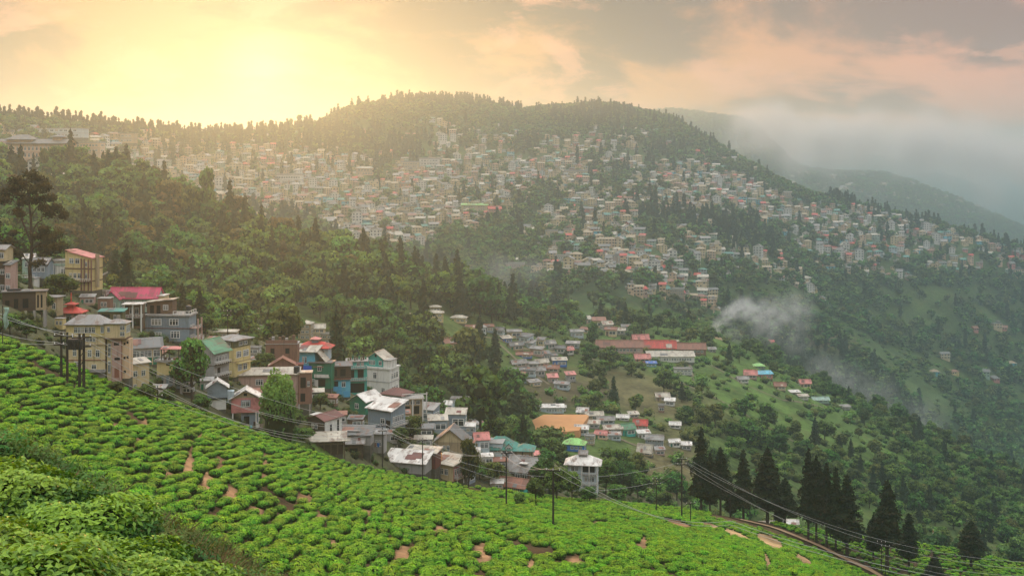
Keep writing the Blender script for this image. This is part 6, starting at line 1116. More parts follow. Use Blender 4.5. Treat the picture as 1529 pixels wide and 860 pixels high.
# the line of cedars beyond the road
ced = [(1047, 758, 638, 36, 'tallest cedar at the left end of the line beyond the road'), (1060, 762, 676, 26, 'slim cedar second from the left in the line'), (1076, 766, 668, 34, 'broad cedar third from the left in the line'), (1091, 770, 716, 20, 'short cedar with bare stem between two broad ones at the left'),
       (1110, 774, 671, 36, 'pointed cedar standing alone with a low tuft on its trunk'), (1146, 784, 668, 46, 'broad spreading cedar in the middle of the line'), (1172, 790, 714, 40, 'low round topped cedar right of the spreading one'), (1162, 790, 740, 16, 'thin young cedar behind the spreading one'),
       (1207, 806, 669, 34, 'tallest cedar at the left of the dense group'), (1219, 810, 680, 34, 'cedar leaning against the tallest of the dense group'), (1234, 816, 692, 34, 'cedar in the middle of the dense group'), (1248, 824, 697, 30, 'slim cedar right of the middle of the dense group'), (1265, 832, 709, 48, 'widest reddish topped cedar closing the dense group on the right'),
       (1304, 838, 768, 26, 'small bushy cedar left of the large lone one'), (1325, 856, 718, 46, 'large lone cedar with reddish top right of the dense group'), (1357, 850, 766, 34, 'smaller green tinted cedar right of the large lone one'), (1283, 815, 788, 8, 'bare stemmed sapling between the dense group and the lone cedar'), (1450, 850, 777, 40, 'dark cedar on the tea knoll near the right edge')]
for j, (x_, b_, t_, w_, lb) in enumerate(ced): tree_at(x_, b_, t_, w_, CED[j % 4], lb, 150, r=(cv_at('tea_edge', CRr, x_)+4 if j < 8 else None), group='cedars beyond the earth road', cat='cedar')
tree_at(1396, 868, 826, 38, CYP[0], 'dark rounded evergreen bush at the bottom right of the tea knoll', 150, cat='evergreen')
tree_at(298, 505, 434, 38, CYP[0], 'dark reddish pointed cypress right of the blue grey house', 128, r=222, cat='cypress')
tree_at(307, 510, 470, 26, VB[0], 'dark broad tree at the foot of the reddish cypress', 128, r=218)
tree_at(401, 506, 464, 26, CYP[1], 'dark cypress behind the unfinished brick building', 200, r=262, cat='cypress'); tree_at(414, 506, 468, 22, CYP[0], 'second dark cypress touching the one behind the brick building', 200, r=264, cat='cypress'); tree_at(366, 508, 474, 20, CYP[1], 'dim dark evergreen left of the two cypresses', 200, r=268, cat='cypress')
tree_at(88, 462, 412, 56, VB[0], 'dark leafy tree between the big bare tree and the red pagoda roof', 128, r=178)
tree_at(62, 480, 438, 34, VB[0], 'dark bush on the bank below the flat roofed brown house', 120)
tree_at(286, 578, 510, 52, VB[1], 'yellow green tree between the mustard house and the green roof', 128, r=164); tree_at(270, 585, 545, 34, VB[0], 'dark tree on the slope under the mustard house', 120)
tree_at(416, 652, 560, 50, RND, 'round bright green tree before the brick house', 128, r=160)
tree_at(440, 640, 612, 34, VB[0], 'dark shrub at the foot of the round bright tree', 120); tree_at(395, 560, 528, 34, VB[2], 'yellowish leafless looking tree above the brick house roof', 150, r=206); tree_at(512, 590, 570, 22, VB[2], 'shrub below the turquoise house', 128)
tree_at(700, 684, 656, 30, VB[2], 'yellow green shrub against the beige gable house', 128, r=200)
for j, (x_, b_, t_, w_, k_, lb) in enumerate([(612, 660, 622, 40, 2, 'brown shrubby tree right of the white roofed house'), (598, 668, 640, 30, 0, 'dark shrub under the white roofed house'), (736, 722, 690, 36, 2, 'brownish bush between the pink stair house and the red roof'), (716, 716, 696, 26, 0, 'low bush right of the small blue hut'),
    (812, 742, 688, 40, 0, 'dark tree left of the three storey galleried house'), (832, 748, 700, 40, 1, 'fresh green tree before the galleried house'), (854, 748, 706, 30, 1, 'light green tree in front of the galleries'), (800, 752, 716, 30, 0, 'bush below the patched roof house'), (905, 738, 690, 40, 0, 'dark round tree right of the galleried house'), (930, 742, 692, 42, 0, 'dark tree, middle one right of the galleries'),
    (952, 748, 705, 40, 0, 'dark tree at the end of the field edge'), (922, 752, 725, 34, 1, 'light green bush at the foot of the dark trees'), (880, 752, 728, 30, 0, 'low tree at the foot of the galleried house'), (815, 700, 672, 30, 0, 'dark tree behind the patched roof house'), (776, 756, 736, 20, 1, 'small bush beside the red sheet roof'), (645, 690, 668, 22, 2, 'dry shrub behind the big white roofs'), (455, 660, 640, 30, 1, 'green shrub before the white shed'), (478, 612, 588, 30, 2, 'dry shrub between the brick house and the white shed'), (352, 612, 590, 20, 0, 'dark shrub between the blue and pink huts'), (220, 600, 575, 30, 0, 'shrub under the corner house'), (172, 595, 570, 30, 2, 'brown shrub at the foot of the main house'), (250, 605, 583, 26, 0, 'dark shrub beneath the stilts of the mustard house'), (300, 618, 590, 30, 0, 'dark shrub left of the blue hut'), (40, 508, 480, 34, 0, 'dark bush on the bank at the left below the brown house'), (15, 500, 470, 30, 1, 'light bush at the left edge above the tea')]):
    tree_at(x_, b_, t_, w_, VB[k_], lb, 120)
# weeds along the field edge
n = 900; px_ = rs.uniform(-60, 1000, n); r_ = np.interp(px_, COLS, CRr[NAMES.index('tea_edge')])+rs.uniform(1.5, 16, n); x_ = r_*(px_-CX)/FPX
scatter('field_edge_weeds', np.stack([x_, r_, heights(x_, r_)-0.1], 1), rs.uniform(0, 6.28, n), rs.uniform(0.5, 1.3, n)[:, None]*np.array([[1, 1, 0.8]]), W_BUSH+G_DRY+[VB[0][0]], 'weeds and shrubs along the lower edge of the tea field', pick=np.where(rs.rand(n) < 0.45, rs.randint(0, 2, n), np.where(rs.rand(n) < 0.85, rs.randint(2, 4, n), 2)))
n = 2600; px_ = rs.uniform(-100, 1000, n); r_ = np.interp(px_, COLS, CRr[NAMES.index('below_edge')])+rs.uniform(0, 130, n); x_ = r_*(px_-CX)/FPX
scatter('village_undergrowth', np.stack([x_, r_, heights(x_, r_)-0.2], 1), rs.uniform(0, 6.28, n), rs.uniform(0.5, 1.6, n), W_BUSH, 'shrubs and weeds on the slope among the village houses', pick=rs.choice([0, 1], n, p=[0.6, 0.4]))

# the big gnarled tree at the left
def gnarly():
    rs = np.random.RandomState(77); p = ground(46, 436, 128); p = at(46, 170); u = p.y/FPX; e = link('old_tree', None); e.location = p; b0 = HY-p.z/u
    tag(e, 'tall old tree with twisting bare limbs and layered brown green foliage at the left', 'tree'); L = lambda x, y, d=0: np.array([(x-46)*u, d*u, (b0-y)*u])
    limbs = [([(46, 440), (44, 400), (48, 360), (46, 325), (43, 290), (40, 266)], 3.2, 0.8, 0), ([(47, 365), (38, 340), (33, 318), (30, 300), (22, 285)], 1.6, 0.4, -6), ([(48, 352), (56, 332), (60, 325), (72, 322), (88, 324)], 1.5, 0.35, 6), ([(46, 325), (54, 310), (66, 300), (78, 294)], 1.2, 0.3, 10), ([(45, 300), (34, 296), (20, 292), (6, 290)], 1.1, 0.3, 4),
             ([(44, 290), (54, 280), (66, 272)], 0.9, 0.25, -8), ([(47, 375), (56, 366), (66, 362), (84, 366), (92, 372)], 1.2, 0.3, -8), ([(45, 395), (34, 380), (26, 372), (18, 366)], 1.0, 0.25, 4), ([(46, 345), (36, 352), (28, 360), (24, 372)], 0.8, 0.2, -4), ([(42, 280), (32, 270), (26, 264)], 0.8, 0.2, 3), ([(56, 332), (64, 342), (76, 350)], 0.8, 0.2, 12), ([(47, 400), (58, 395), (70, 398)], 0.7, 0.2, 0)]
    tb, tips = [], []
    for pts, r0, r1, dep in limbs:
        P = [L(x, y, dep*j/(len(pts)-1)) for j, (x, y) in enumerate(pts)]; P = np.array(P); Q = [];
        for a, b in zip(P[:-1], P[1:]): Q += [a, (a+b)/2+rs.normal(0, 0.12, 3)]
        Q.append(P[-1]); tb.append(tube(Q, np.linspace(r0, r1, len(Q))*u, 7))
        for k_ in range(7):
            i = rs.randint(len(Q)//3, len(Q)); q = Q[i]+np.array([rs.normal(0, 1.0), rs.normal(0, 1.0), rs.normal(0.5, 0.6)]); tb.append(tube([Q[i], (Q[i]+q)/2+rs.normal(0, 0.15, 3), q], np.array([0.5, 0.3, 0.12])*u, 5)); tips.append(q)
    V, F = merge(tb); link('trunk', npmesh('trunk', V, F, [M_BARK], smooth=True), e)
    cl = [(40, 262, 14, 5), (52, 266, 14, 5), (28, 270, 12, 5), (62, 274, 12, 5), (20, 284, 12, 5), (8, 290, 11, 5), (34, 280, 14, 5), (52, 284, 14, 5), (70, 280, 10, 5), (30, 296, 14, 5), (14, 298, 12, 4), (62, 296, 12, 4), (76, 294, 9, 4), (46, 300, 14, 4), (84, 312, 10, 5), (76, 318, 10, 5), (90, 322, 9, 5), (66, 310, 9, 4), (34, 318, 8, 4), (22, 318, 8, 3), (70, 345, 11, 5), (84, 352, 12, 6), (74, 358, 12, 6), (90, 366, 10, 6), (62, 352, 9, 4), (16, 364, 8, 4), (26, 374, 7, 4), (64, 372, 10, 5), (78, 372, 10, 5), (20, 345, 6, 3), (60, 392, 9, 4), (30, 306, 9, 3)]
    Pp, Nn, T = [], [], []
    for x, y, rx, rz in cl:
        for s_ in range(2):
            c = L(x+rs.normal(0, 2.5), y+rs.normal(0, 2.5), rs.uniform(-14, 14)); m_ = 140; d = unit(rs.normal(size=(m_, 3))); q = rs.uniform(0.3, 1.1, (m_, 1))
            Pp.append(c+d*q*np.array([rx, rx, rz*1.7])*u*0.9); Nn.append(unit(d*np.array([.5, .5, 1])+0.8*rs.normal(size=(m_, 3)))); T.append(0.3+0.35*d[:, 2]+rs.uniform(-0.2, 0.2, m_))
    link('crown', foliage_mesh('crown', np.concatenate(Pp), np.concatenate(Nn), 0.26, 0.2, leafmat('brownish_foliage', (0.02, 0.022, 0.008), (0.055, 0.045, 0.016), (0.12, 0.085, 0.03), 0.15, 0.8, 0.1, 0.0, 0.8), rs, np.concatenate(T)), e)
gnarly()
tree_at(-6, 425, 312, 44, CYP[1], 'dark drooping conifer cut by the left edge', 128, r=178)

# ------------------------------------------------------------------ named trees farther off
far = [(829, 470, 425, 22, 'c', 'big dark cypress on the slope below the town'), (853, 472, 443, 12, 'c', 'smaller cypress right of the big dark one'), (782, 450, 416, 13, 'c', 'left of a cypress pair above the crowded huts'), (795, 452, 420, 12, 'c', 'right of a cypress pair above the crowded huts'), (742, 424, 391, 12, 'c', 'cypress at the end of the wooded ridge'),
       (580, 412, 347, 17, 'c', 'tall dark cypress standing over the wooded ridge'), (562, 412, 369, 13, 'c', 'cypress left of the tall one on the ridge'), (545, 415, 380, 13, 'c', 'third cypress left of the tall one on the ridge'), (624, 410, 368, 14, 'c', 'left of two pointed conifers on the ridge'), (636, 410, 366, 15, 'c', 'right of two pointed conifers on the ridge'), (602, 410, 374, 14, 'c', 'conifer right of the tall cypress on the ridge'), (684, 420, 372, 13, 'c', 'lone round topped conifer far right on the ridge'),
       (376, 445, 386, 12, 'c', 'narrow dark conifer in the clearing of the wood'), (391, 450, 404, 12, 'c', 'conifer right of the narrow one in the clearing'), (350, 442, 404, 11, 'c', 'dim conifer left of the clearing'), (140, 305, 226, 30, 'c', 'ragged dark conifer on the misty ridge right of the hotel'), (108, 262, 211, 11, 'c', 'slender cypress beside the right end of the hotel'), (17, 300, 214, 34, 'c', 'broad grey green conifer before the hotel'), (66, 300, 222, 16, 'b', 'umbrella shaped tree in front of the hotel'), (50, 270, 226, 10, 'c', 'small conifer before the hotel front'),
       (132, 400, 306, 26, 'c', 'pale green conifer in the mist behind the yellow block'), (156, 405, 312, 22, 'c', 'second pale green conifer behind the yellow block'), (235, 395, 334, 20, 'c', 'dark conifer in the middle of the misty wood'), (268, 420, 368, 24, 'c', 'broad dark conifer low in the misty wood'), (282, 345, 278, 30, 'b', 'large brown crowned tree on the misty ridge'), (225, 320, 262, 44, 'b', 'broad brown crowned tree on the misty ridge left of the large one'), (308, 345, 270, 26, 'b', 'bright hazy tree at the top of the ridge'),
       (508, 412, 355, 66, 'f', 'bright yellow green tree on the wooded ridge'), (735, 640, 598, 20, 'c', 'black conifer above the blue huts'), (781, 664, 612, 20, 'c', 'ragged black conifer behind the sea green roof'), (820, 680, 640, 60, 'b', 'spreading grey green tree below the playing field'), (717, 640, 560, 70, 'b', 'wide olive tree at the valley edge above the huts'), (742, 665, 632, 40, 'b', 'round olive tree behind the sea green roof'), (1190, 532, 505, 13, 'c', 'dark round tree in the valley right of the smoke'), (1160, 530, 500, 12, 'c', 'dark conifer in the valley below the smoke'), (1018, 600, 568, 13, 'c', 'dark pointed tree beside the tan farmhouse'), (1008, 590, 572, 9, 'c', 'small dark tree left of the pointed one by the farmhouse'),
       (845, 540, 520, 10, 'c', 'dark cypress among the crowded huts'), (885, 525, 490, 18, 'b', 'leaning brown tree left of the school'), (910, 545, 520, 16, 'b', 'bushy tree before the left school wing')]
KD = dict(c=CF, b=BL, f=BLF)
for j, (x_, b_, t_, w_, k_, lb) in enumerate(far):
    rr_ = None
    if x_ in (735, 781, 717) or lb.startswith('round olive'): rr_ = 300
    tree_at(x_, b_, t_, w_, KD[k_][j % len(KD[k_])], lb, 300, r=rr_)
sky_t = [(84, 192, 172, 20, 'b', 'large round tree on the skyline at the left'), (54, 192, 180, 9, 'b', 'little tree on the skyline beside the mast'), (130, 194, 176, 12, 'c', 'left of the paired skyline trees'), (145, 194, 175, 13, 'b', 'right of the paired skyline trees'), (180, 200, 182, 13, 'b', 'left of the two leaning skyline trees'), (190, 200, 182, 10, 'b', 'right of the two leaning skyline trees'), (226, 207, 196, 14, 'b', 'round skyline tree in the glow'), (243, 207, 197, 11, 'b', 'second round skyline tree in the glow'), (277, 208, 193, 16, 'b', 'skyline tree before the glow begins'),
         (434, 198, 180, 9, 'b', 'first skyline tree under the sun'), (447, 198, 177, 10, 'b', 'second skyline tree under the sun'), (463, 196, 180, 7, 'c', 'skyline conifer right of the sun')]
for j, (x_, b_, t_, w_, k_, lb) in enumerate(sky_t): tree_at(x_, b_, t_, w_, KD[k_][j % 4], lb, 800)

# ------------------------------------------------------------------ forests
def sample(n, pxa, pxb, ra, rb, seed):
    g = np.random.RandomState(seed); px = g.uniform(pxa, pxb, n); lo = ra(px); hi = rb(px); r = np.sqrt(g.uniform(0, 1, n)*(hi**2-lo**2)+lo**2); x = r*(px-CX)/FPX; z = heights(x, r); return g, px, r, x, z, HY-FPX*z/r
cur = lambda nm: (lambda px: np.interp(px, COLS, CRr[NAMES.index(nm)]))
def thin(x, y, s_, idx):
    cell = {}; out = []
    for i in idx:
        c = (int(x[i]//s_), int(y[i]//s_))
        if any((x[i]-x[j])**2+(y[i]-y[j])**2 < s_*s_ for a in (-1, 0, 1) for b in (-1, 0, 1) for j in cell.get((c[0]+a, c[1]+b), ())): continue
        cell.setdefault(c, []).append(i); out.append(i)
    return np.array(out, int)
BLD = [(o.location.x, o.location.y) for o in list(C.objects) if o.parent is None and o.get('category') in ('house', 'hut', 'building', 'school building', 'hotel', 'shed', 'apartment block', 'workshop', 'warehouse')]
def clear_of(x, y, dist):
    g = {}; out = np.ones(len(x), bool)
    for bx_, by_ in BLD: g.setdefault((int(bx_//20), int(by_//20)), []).append((bx_, by_))
    for i in range(len(x)):
        c = (int(x[i]//20), int(y[i]//20))
        for a in (-1, 0, 1):
            for b in (-1, 0, 1):
                for q in g.get((c[0]+a, c[1]+b), ()):
                    if abs(x[i]-q[0]) < dist and -dist*1.7 < y[i]-q[1] < dist*1.6: out[i] = False
    return out
NEARB = [(CX+FPX*bx_/by_, by_, HY-FPX*height(bx_, by_)/by_) for bx_, by_ in BLD if by_ < 760]
def hides(px, r, z, h):
    """would a plant of height h stand between the viewpoint and one of the nearer buildings"""
    out = np.zeros(len(px), bool); top = HY-FPX*(z+h)/r
    for bp, br, bpy_ in NEARB: w_ = 22 if br < 320 else 11; out |= (np.abs(px-bp) < w_) & (r < br+3) & (r > br-160) & (top < bpy_-3) & (HY-FPX*z/r > bpy_-30)
    return out
# density of trees on the middle ground, by place in the view
def ell(px, py, cx, cy, rx, ry, t=0.0): u = px-cx; v = py-cy-u*t; return np.clip(1.5-1.2*((u/rx)**2+(v/ry)**2), 0, 1)
g, px, r, x, z, py = sample(9000, -120, 1640, cur('village_b'), cur('spur_back'), 31)
dn = np.where(px < 780, 1.0, 0.42)
dn = np.where(px < 780, dn, dn*np.clip(0.85+3.4*fbm(x/45, r/45, 3), 0.0, 2.2))
dn = np.maximum(dn, 0.9*ell(px, py, 860, 470, 110, 34, 0.1)); dn = np.maximum(dn, ell(px, py, 1240, 650, 60, 30, 0.3)*0.7); dn = np.maximum(dn, ell(px, py, 1120, 640, 90, 40, 0.2)*0.75); dn = np.maximum(dn, ell(px, py, 1440, 720, 150, 60, 0.5)*0.9); dn = np.maximum(dn, ell(px, py, 1330, 730, 160, 50, 0.35)*0.85)
for cx, cy, rx, ry, t in [(840, 632, 60, 24, 0), (930, 650, 75, 38, 0.1), (795, 540, 78, 46, 0.15), (735, 500, 40, 12, 0), (970, 530, 100, 22, 0), (1150, 565, 60, 14, 0.3), (660, 475, 40, 16, 0), (684, 515, 28, 14, 0), (465, 495, 46, 26, 0), (405, 455, 60, 18, 0.2), (830, 595, 60, 22, 0.2), (930, 585, 70, 22, 0.2), (1160, 605, 180, 42, 0.42), (1000, 565, 80, 20, 0.2), (1085, 500, 50, 22, 0.3)]:
    dn = dn*(1-0.93*ell(px, py, cx, cy, rx, ry, t))
idx = np.where((g.rand(len(px)) < dn) & ~hides(px, r, z, 12))[0]; idx = idx[clear_of(x[idx], r[idx], 7.5)]; idx = thin(x, r, 7.6, idx)
x, r, z, px, py = x[idx], r[idx], z[idx], px[idx], py[idx]; n = len(x)
rus = (g.rand(n) < np.interp(px, [60, 140, 420, 620], [0.05, 0.42, 0.36, 0.08])) & (py < 440); con = g.rand(n) < np.clip(np.where(px < 780, 0.27, 0.05)+0.9*fbm(x/60+50, r/60, 2), 0.02, 0.8); fr_ = (g.rand(n) < np.where(px > 800, 0.34, 0.07)) & ~con
sc = g.uniform(0.62, 1.15, n)*np.where(px < 780, 1.08, 0.72)*np.where(py > 560, 0.85, 1.0)*np.interp(r, [260, 420], [0.62, 1.0]); var = g.randint(0, 100, n)
vis = np.array([seen_py(a, b)[1] for a, b in zip(px, r)]); score = np.where(vis & (px > 0) & (px < 1529), sc/r*np.where(con, 1.15, 1), 0); order = np.argsort(-score)
def wood_place(px, py):
    if px < 330: return 'in the misty wood at the left' if py > 330 else 'near the top of the misty ridge at the left'
    if px < 560: return 'on the golden lit part of the wooded ridge' if py < 430 else 'in the wood behind the middle of the village'
    if px < 780: return 'at the right end of the wooded ridge' if py < 470 else 'in the valley wood between the knoll houses and the village'
    if px < 1030: return 'on the scrubby slope round the playing field' if py > 540 else 'in the wood between the crowded huts and the school'
    return 'on the green spur behind the cedars' if px < 1280 else 'on the wooded flank at the lower right'
big = order[:190]; rest = order[190:]
for i in big:
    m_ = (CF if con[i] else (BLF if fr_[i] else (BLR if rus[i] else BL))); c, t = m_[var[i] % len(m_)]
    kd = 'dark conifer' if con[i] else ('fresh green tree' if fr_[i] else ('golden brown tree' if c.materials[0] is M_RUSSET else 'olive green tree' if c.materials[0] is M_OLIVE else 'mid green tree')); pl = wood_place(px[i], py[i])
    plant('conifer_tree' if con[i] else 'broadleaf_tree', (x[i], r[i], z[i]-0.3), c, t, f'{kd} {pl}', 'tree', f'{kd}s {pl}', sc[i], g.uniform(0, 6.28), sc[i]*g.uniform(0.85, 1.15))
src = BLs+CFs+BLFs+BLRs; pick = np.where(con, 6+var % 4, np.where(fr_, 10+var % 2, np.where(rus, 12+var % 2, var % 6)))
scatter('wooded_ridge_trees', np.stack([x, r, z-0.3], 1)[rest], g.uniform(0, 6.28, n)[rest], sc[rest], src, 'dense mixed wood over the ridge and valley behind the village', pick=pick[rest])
print('mid trees', n)
# shrubs on the same ground
g, px, r, x, z, py = sample(9000, -120, 1640, cur('village_b'), cur('spur_back'), 32)
d = np.clip(0.5+1.6*fbm(x/30, r/30, 3), 0.05, 1); d = np.where(px < 780, d*0.4, d); d *= 1-0.97*ell(px, py, 836, 634, 48, 20); d *= 1-0.7*ell(px, py, 1150, 600, 130, 26, 0.42)
idx = np.where((g.rand(len(px)) < d) & ~hides(px, r, z, 3))[0]; idx = idx[clear_of(x[idx], r[idx], 5)]
scatter('hillside_shrubs', np.stack([x, r, z-0.2], 1)[idx], g.uniform(0, 6.28, len(idx)), g.uniform(0.35, 1.0, len(idx)), BUS, 'shrubs and scrub over the middle slopes')
# pointed conifers standing over the crest of the wooded ridge
g = np.random.RandomState(41); cx_ = np.concatenate([g.uniform(95, 330, 12), g.uniform(330, 520, 9), g.uniform(520, 745, 26)])
for j, a in enumerate(cx_):
    rr_ = float(cur('spur')(a))+g.uniform(-60, 4); p = at(a, rr_); s_ = g.uniform(0.75, 1.25); c, t = CF[j % 4]
    pl = 'left part of the ridge crest above the yellow block' if a < 330 else ('golden lit middle of the ridge crest' if a < 520 else 'right end of the ridge crest against the valley mist')
    plant('conifer_tree', p, c, t, f'tall dark pointed conifer on the {pl}', 'conifer', f'conifers on the {pl}', s_*0.95, g.uniform(0, 6.28), s_*g.uniform(0.95, 1.25))
# rough scrub on the right hand slopes
g, px, r, x, z, py = sample(9000, 1000, 1660, lambda p: cur('wood_a')(p), lambda p: cur('town_b')(p), 42)
dd_ = np.clip(0.42+2.1*fbm(x/28, r/28, 4), 0.02, 1)*(1-0.8*ell(px, py, 1160, 605, 200, 44, 0.42)); idx = np.where((g.rand(len(px)) < dd_) & ~hides(px, r, z, 3))[0]; idx = idx[clear_of(x[idx], r[idx], 6)]
scatter('valley_scrub', np.stack([x, r, z-0.3], 1)[idx], g.uniform(0, 6.28, len(idx)), g.uniform(0.4, 1.3, len(idx))[:, None]*np.array([[1, 1, 0.8]]), BUS, 'rough scrub over the open slopes at right')
# the hill of the town: trees wherever there are no houses
g, px, r, x, z, py = sample(34000, -60, 1640, lambda p: cur('spur_back')(p)-20, lambda p: cur('town_crest')(p)+25, 33)
td = town_density(px, py); d = np.clip(1.1-1.0*td, 0.16, 1)*np.clip(0.9+2.0*fbm(x/90, r/90, 3), 0.25, 1)
d = np.where(py > 430, d*np.clip(0.55+2.4*fbm(x/50+9, r/50, 3), 0.05, 1), d); d = d*(1-0.85*ell(px, py, 1330, 540, 190, 16, 0.66))
idx = np.where(g.rand(len(px)) < d)[0]; idx = idx[clear_of(x[idx], r[idx], 8)]
hcell = {(int(a//11), int(b//11)) for a, b in zip(hx, hr_)}
idx = idx[np.array([(int(x[i]//11), int(r[i]//11)) not in hcell for i in idx])]; n = len(idx); x, r, z, px, py = x[idx], r[idx], z[idx], px[idx], py[idx]
con = g.rand(n) < np.clip(np.where(py < 260, np.where(px < 720, 0.35, 0.12), 0.10)+1.2*fbm(x/120, r/120+30, 2)+0.8*ell(px, py, 990, 232, 70, 14)+0.5*ell(px, py, 800, 222, 40, 14), 0.03, 0.95)
scatter('town_hill_trees', np.stack([x, r, z-0.5], 1), g.uniform(0, 6.28, n), g.uniform(0.6, 1.1, n)*np.where(con, 1.0, 0.85), fBL+fCF, 'woods and scattered trees over the town hill', pick=np.where(con, 3+g.randint(0, 2, n), g.randint(0, 3, n)))
print('town trees', n)
# skyline of the hill
n = 480; px = g.uniform(200, 1110, n); px = px[fbm(px/14, px*0, 3) > -0.12]; n = len(px); r = cur('town_crest')(px)+g.uniform(-35, 12, n); x = r*(px-CX)/FPX
scatter('skyline_trees', np.stack([x, r, heights(x, r)-0.5], 1), g.uniform(0, 6.28, n), g.uniform(0.35, 1.2, n)*np.interp(px, [200, 480, 520, 700, 780, 1110], [0.75, 0.8, 1.0, 1.0, 0.75, 0.8]), fBL+fCF, 'uneven row of trees along the skyline', pick=g.choice(5, n, p=[0.34, 0.3, 0.16, 0.1, 0.1]))
g, px, r, x, z, py = sample(7000, 880, 1700, lambda p: cur('hill_foot')(p), lambda p: cur('hill_crest')(p)+20, 34)
scatter('far_hill_trees', np.stack([x, r, z-0.5], 1), g.uniform(0, 6.28, 7000), g.uniform(0.9, 1.5, 7000), fBL, 'forest on the far hill', pick=g.randint(0, 3, 7000))
for j, (x_, b_, t_, w_, lb) in enumerate([(1353, 318, 302, 9, 'first tree of the small clump on the right shoulder'), (1362, 318, 300, 10, 'middle tree of the small clump on the right shoulder'), (1338, 318, 304, 7, 'left tree of the small clump on the right shoulder'), (1330, 318, 305, 5, 'thin tree left of the clump on the right shoulder')]): tree_at(x_, b_, t_, w_, BL[j], lb, 1200)
# ------------------------------------------------------------------ poles and wires
M_POLE = pbsdf('dark_pole_wood', (0.035, 0.028, 0.022), 0.85, 0.2, 0.3, 3.0); M_WIRE = pbsdf('pale_cable', (0.42, 0.42, 0.40), 0.5, 0.4, 0.1); M_CER = pbsdf('white_insulator', (0.7, 0.7, 0.68), 0.3, 0.5, 0.05)
def pole(px, base, top, label, arms=1, twin=0.0, t=0.13, r=None, lattice=False, rmin=60, name='utility_pole'):
    p = ground(px, base, rmin) if r is None else at(px, r); u = p.y/FPX; h = (HY-p.z/u-top)*u; e = link(name, None); e.location = p; e.rotation_euler = (0, 0, R.uniform(-0.3, 0.3)); tag(e, label, 'utility pole' , 'utility poles at the field edge')
    xs = [0] if not twin else [-twin*u/2, twin*u/2]
    for q in xs: MB().cyl((q, 0), t, -1.0, h, 8, t*0.7).build('post', M_POLE, e)
    if lattice:
        m = MB()
        for j in range(7): a, b = h*j/7.0+0.2, h*(j+1)/7.0; m.bar((xs[0], 0, a), (xs[1], 0, b), 0.08)
        m.build('bracing', M_POLE, e)
    for k_ in range(arms):
        z = h-0.35-0.9*k_; L = max(0.8, (xs[-1]-xs[0])/2+0.7); a = MB().box(-L, L, -0.09-t, 0.02-t, z-0.07, z+0.07).build('crossarm', M_POLE, e)
        for q in (-L*0.9, 0, L*0.9): MB().cyl((q, -0.05-t), 0.05, z+0.075, z+0.28, 8, 0.03).build('insulator', M_CER, a)
    return [e.location+Vector((o, -0.1, h-0.1-0.9*k_)) for k_ in range(arms) for o in (-0.7, 0.7)]
def wire(a, b, sag, label, rad=0.02, grp='cables over the tea field'):
    n = 18; P = [a.lerp(b, j/n)-Vector((0, 0, sag*4*(j/n)*(1-j/n))) for j in range(n+1)]; V, F = tube([tuple(p) for p in P], rad, 5)
    tag(link('cable', npmesh('cable', V, F, [M_WIRE], smooth=True)), label, 'cable', grp)
A = pole(96, 566, 496, 'twin post pole with crossarms at the top of the tea field', 2, 9, 0.16); B = pole(122, 590, 498, 'lattice braced twin pole with a transformer in the tea field', 2, 6, 0.16, lattice=True)
p = B[0]; e = link('transformer', None); e.location = p-Vector((0.0, 0.1, 1.4)); tag(e, 'grey transformer box hung on the lattice pole', 'transformer'); MB().box(-0.5, 0.9, -0.3, 0.3, 0, 1.0).build('tank', M_IRON, e); m = MB(); [m.box(-0.45+0.2*j, -0.4+0.2*j, -0.42, -0.303, 0.1, 0.9) for j in range(7)]; m.build('cooling_fins', M_IRON, e)
C1 = pole(571, 700, 632, 'thin dark pole at the field edge below the laundry house', 2, t=0.11); D = pole(631, 719, 654, 'thin dark pole before the big white roofs', 1, t=0.10); E = pole(756, 758, 672, 'tall black pole in front of the patched roof house', 1, t=0.13); F1 = pole(826, 790, 697, 'leaning black pole in the tea right of the tall one', 1, t=0.12)
G = pole(1018, 775, 682, 'tall pole with a lamp box left of the cedars', 2, t=0.14); G2 = pole(980, 764, 712, 'small braced pole left of the tall one near the cedars', 2, t=0.10, name='utility_pole'); G3 = pole(1031, 782, 748, 'short stub pole right of the tall one', 1, t=0.10)
G4 = pole(1090, 773, 738, 'thin pole among the left cedars', 0, t=0.08); S1 = pole(1316, 858, 806, 'pair pole at the foot of the large lone cedar', 1, t=0.10, rmin=100); S2 = pole(1322, 862, 812, 'second pole close beside the pair pole', 1, t=0.09, rmin=100)
S3 = pole(235, 605, 575, 'small post with crossbars below the mustard house', 2, t=0.10); S4 = pole(340, 500, 462, 'grey pole with arms standing above the beige house', 2, t=0.11, r=215)
X = lambda px, py, r: Vector((r*(px-CX)/FPX, r, -r*(py-HY)/FPX))
L0 = [X(-120, 398, 150), X(-120, 412, 150), X(-120, 430, 140), X(-120, 450, 132)]
nm = ['highest', 'second', 'third', 'lowest']
for j in range(4): wire(L0[j], A[j], 1.0+0.3*j, f'{nm[j]} of the four cables entering from the left edge to the twin pole')
for j in range(4): wire(A[j], B[j], 0.15, f'{nm[j]} short cable between the twin pole and the lattice pole')
endL = [X(620, 652, 168), X(620, 660, 166)]
for j in range(4): wire(B[j], C1[j], 3.0+0.6*j, f'{nm[j]} long cable crossing before the village houses', 0.024)
wire(B[0]+Vector((0, 0, -2.5)), X(456, 660, 150), 1.0, 'low cable running down to the cream roofed shed', 0.022); wire(B[1]+Vector((0, 0, 0.4)), X(700, 640, 190), 3.0, 'cable passing over the brick house towards the blue huts', 0.02)
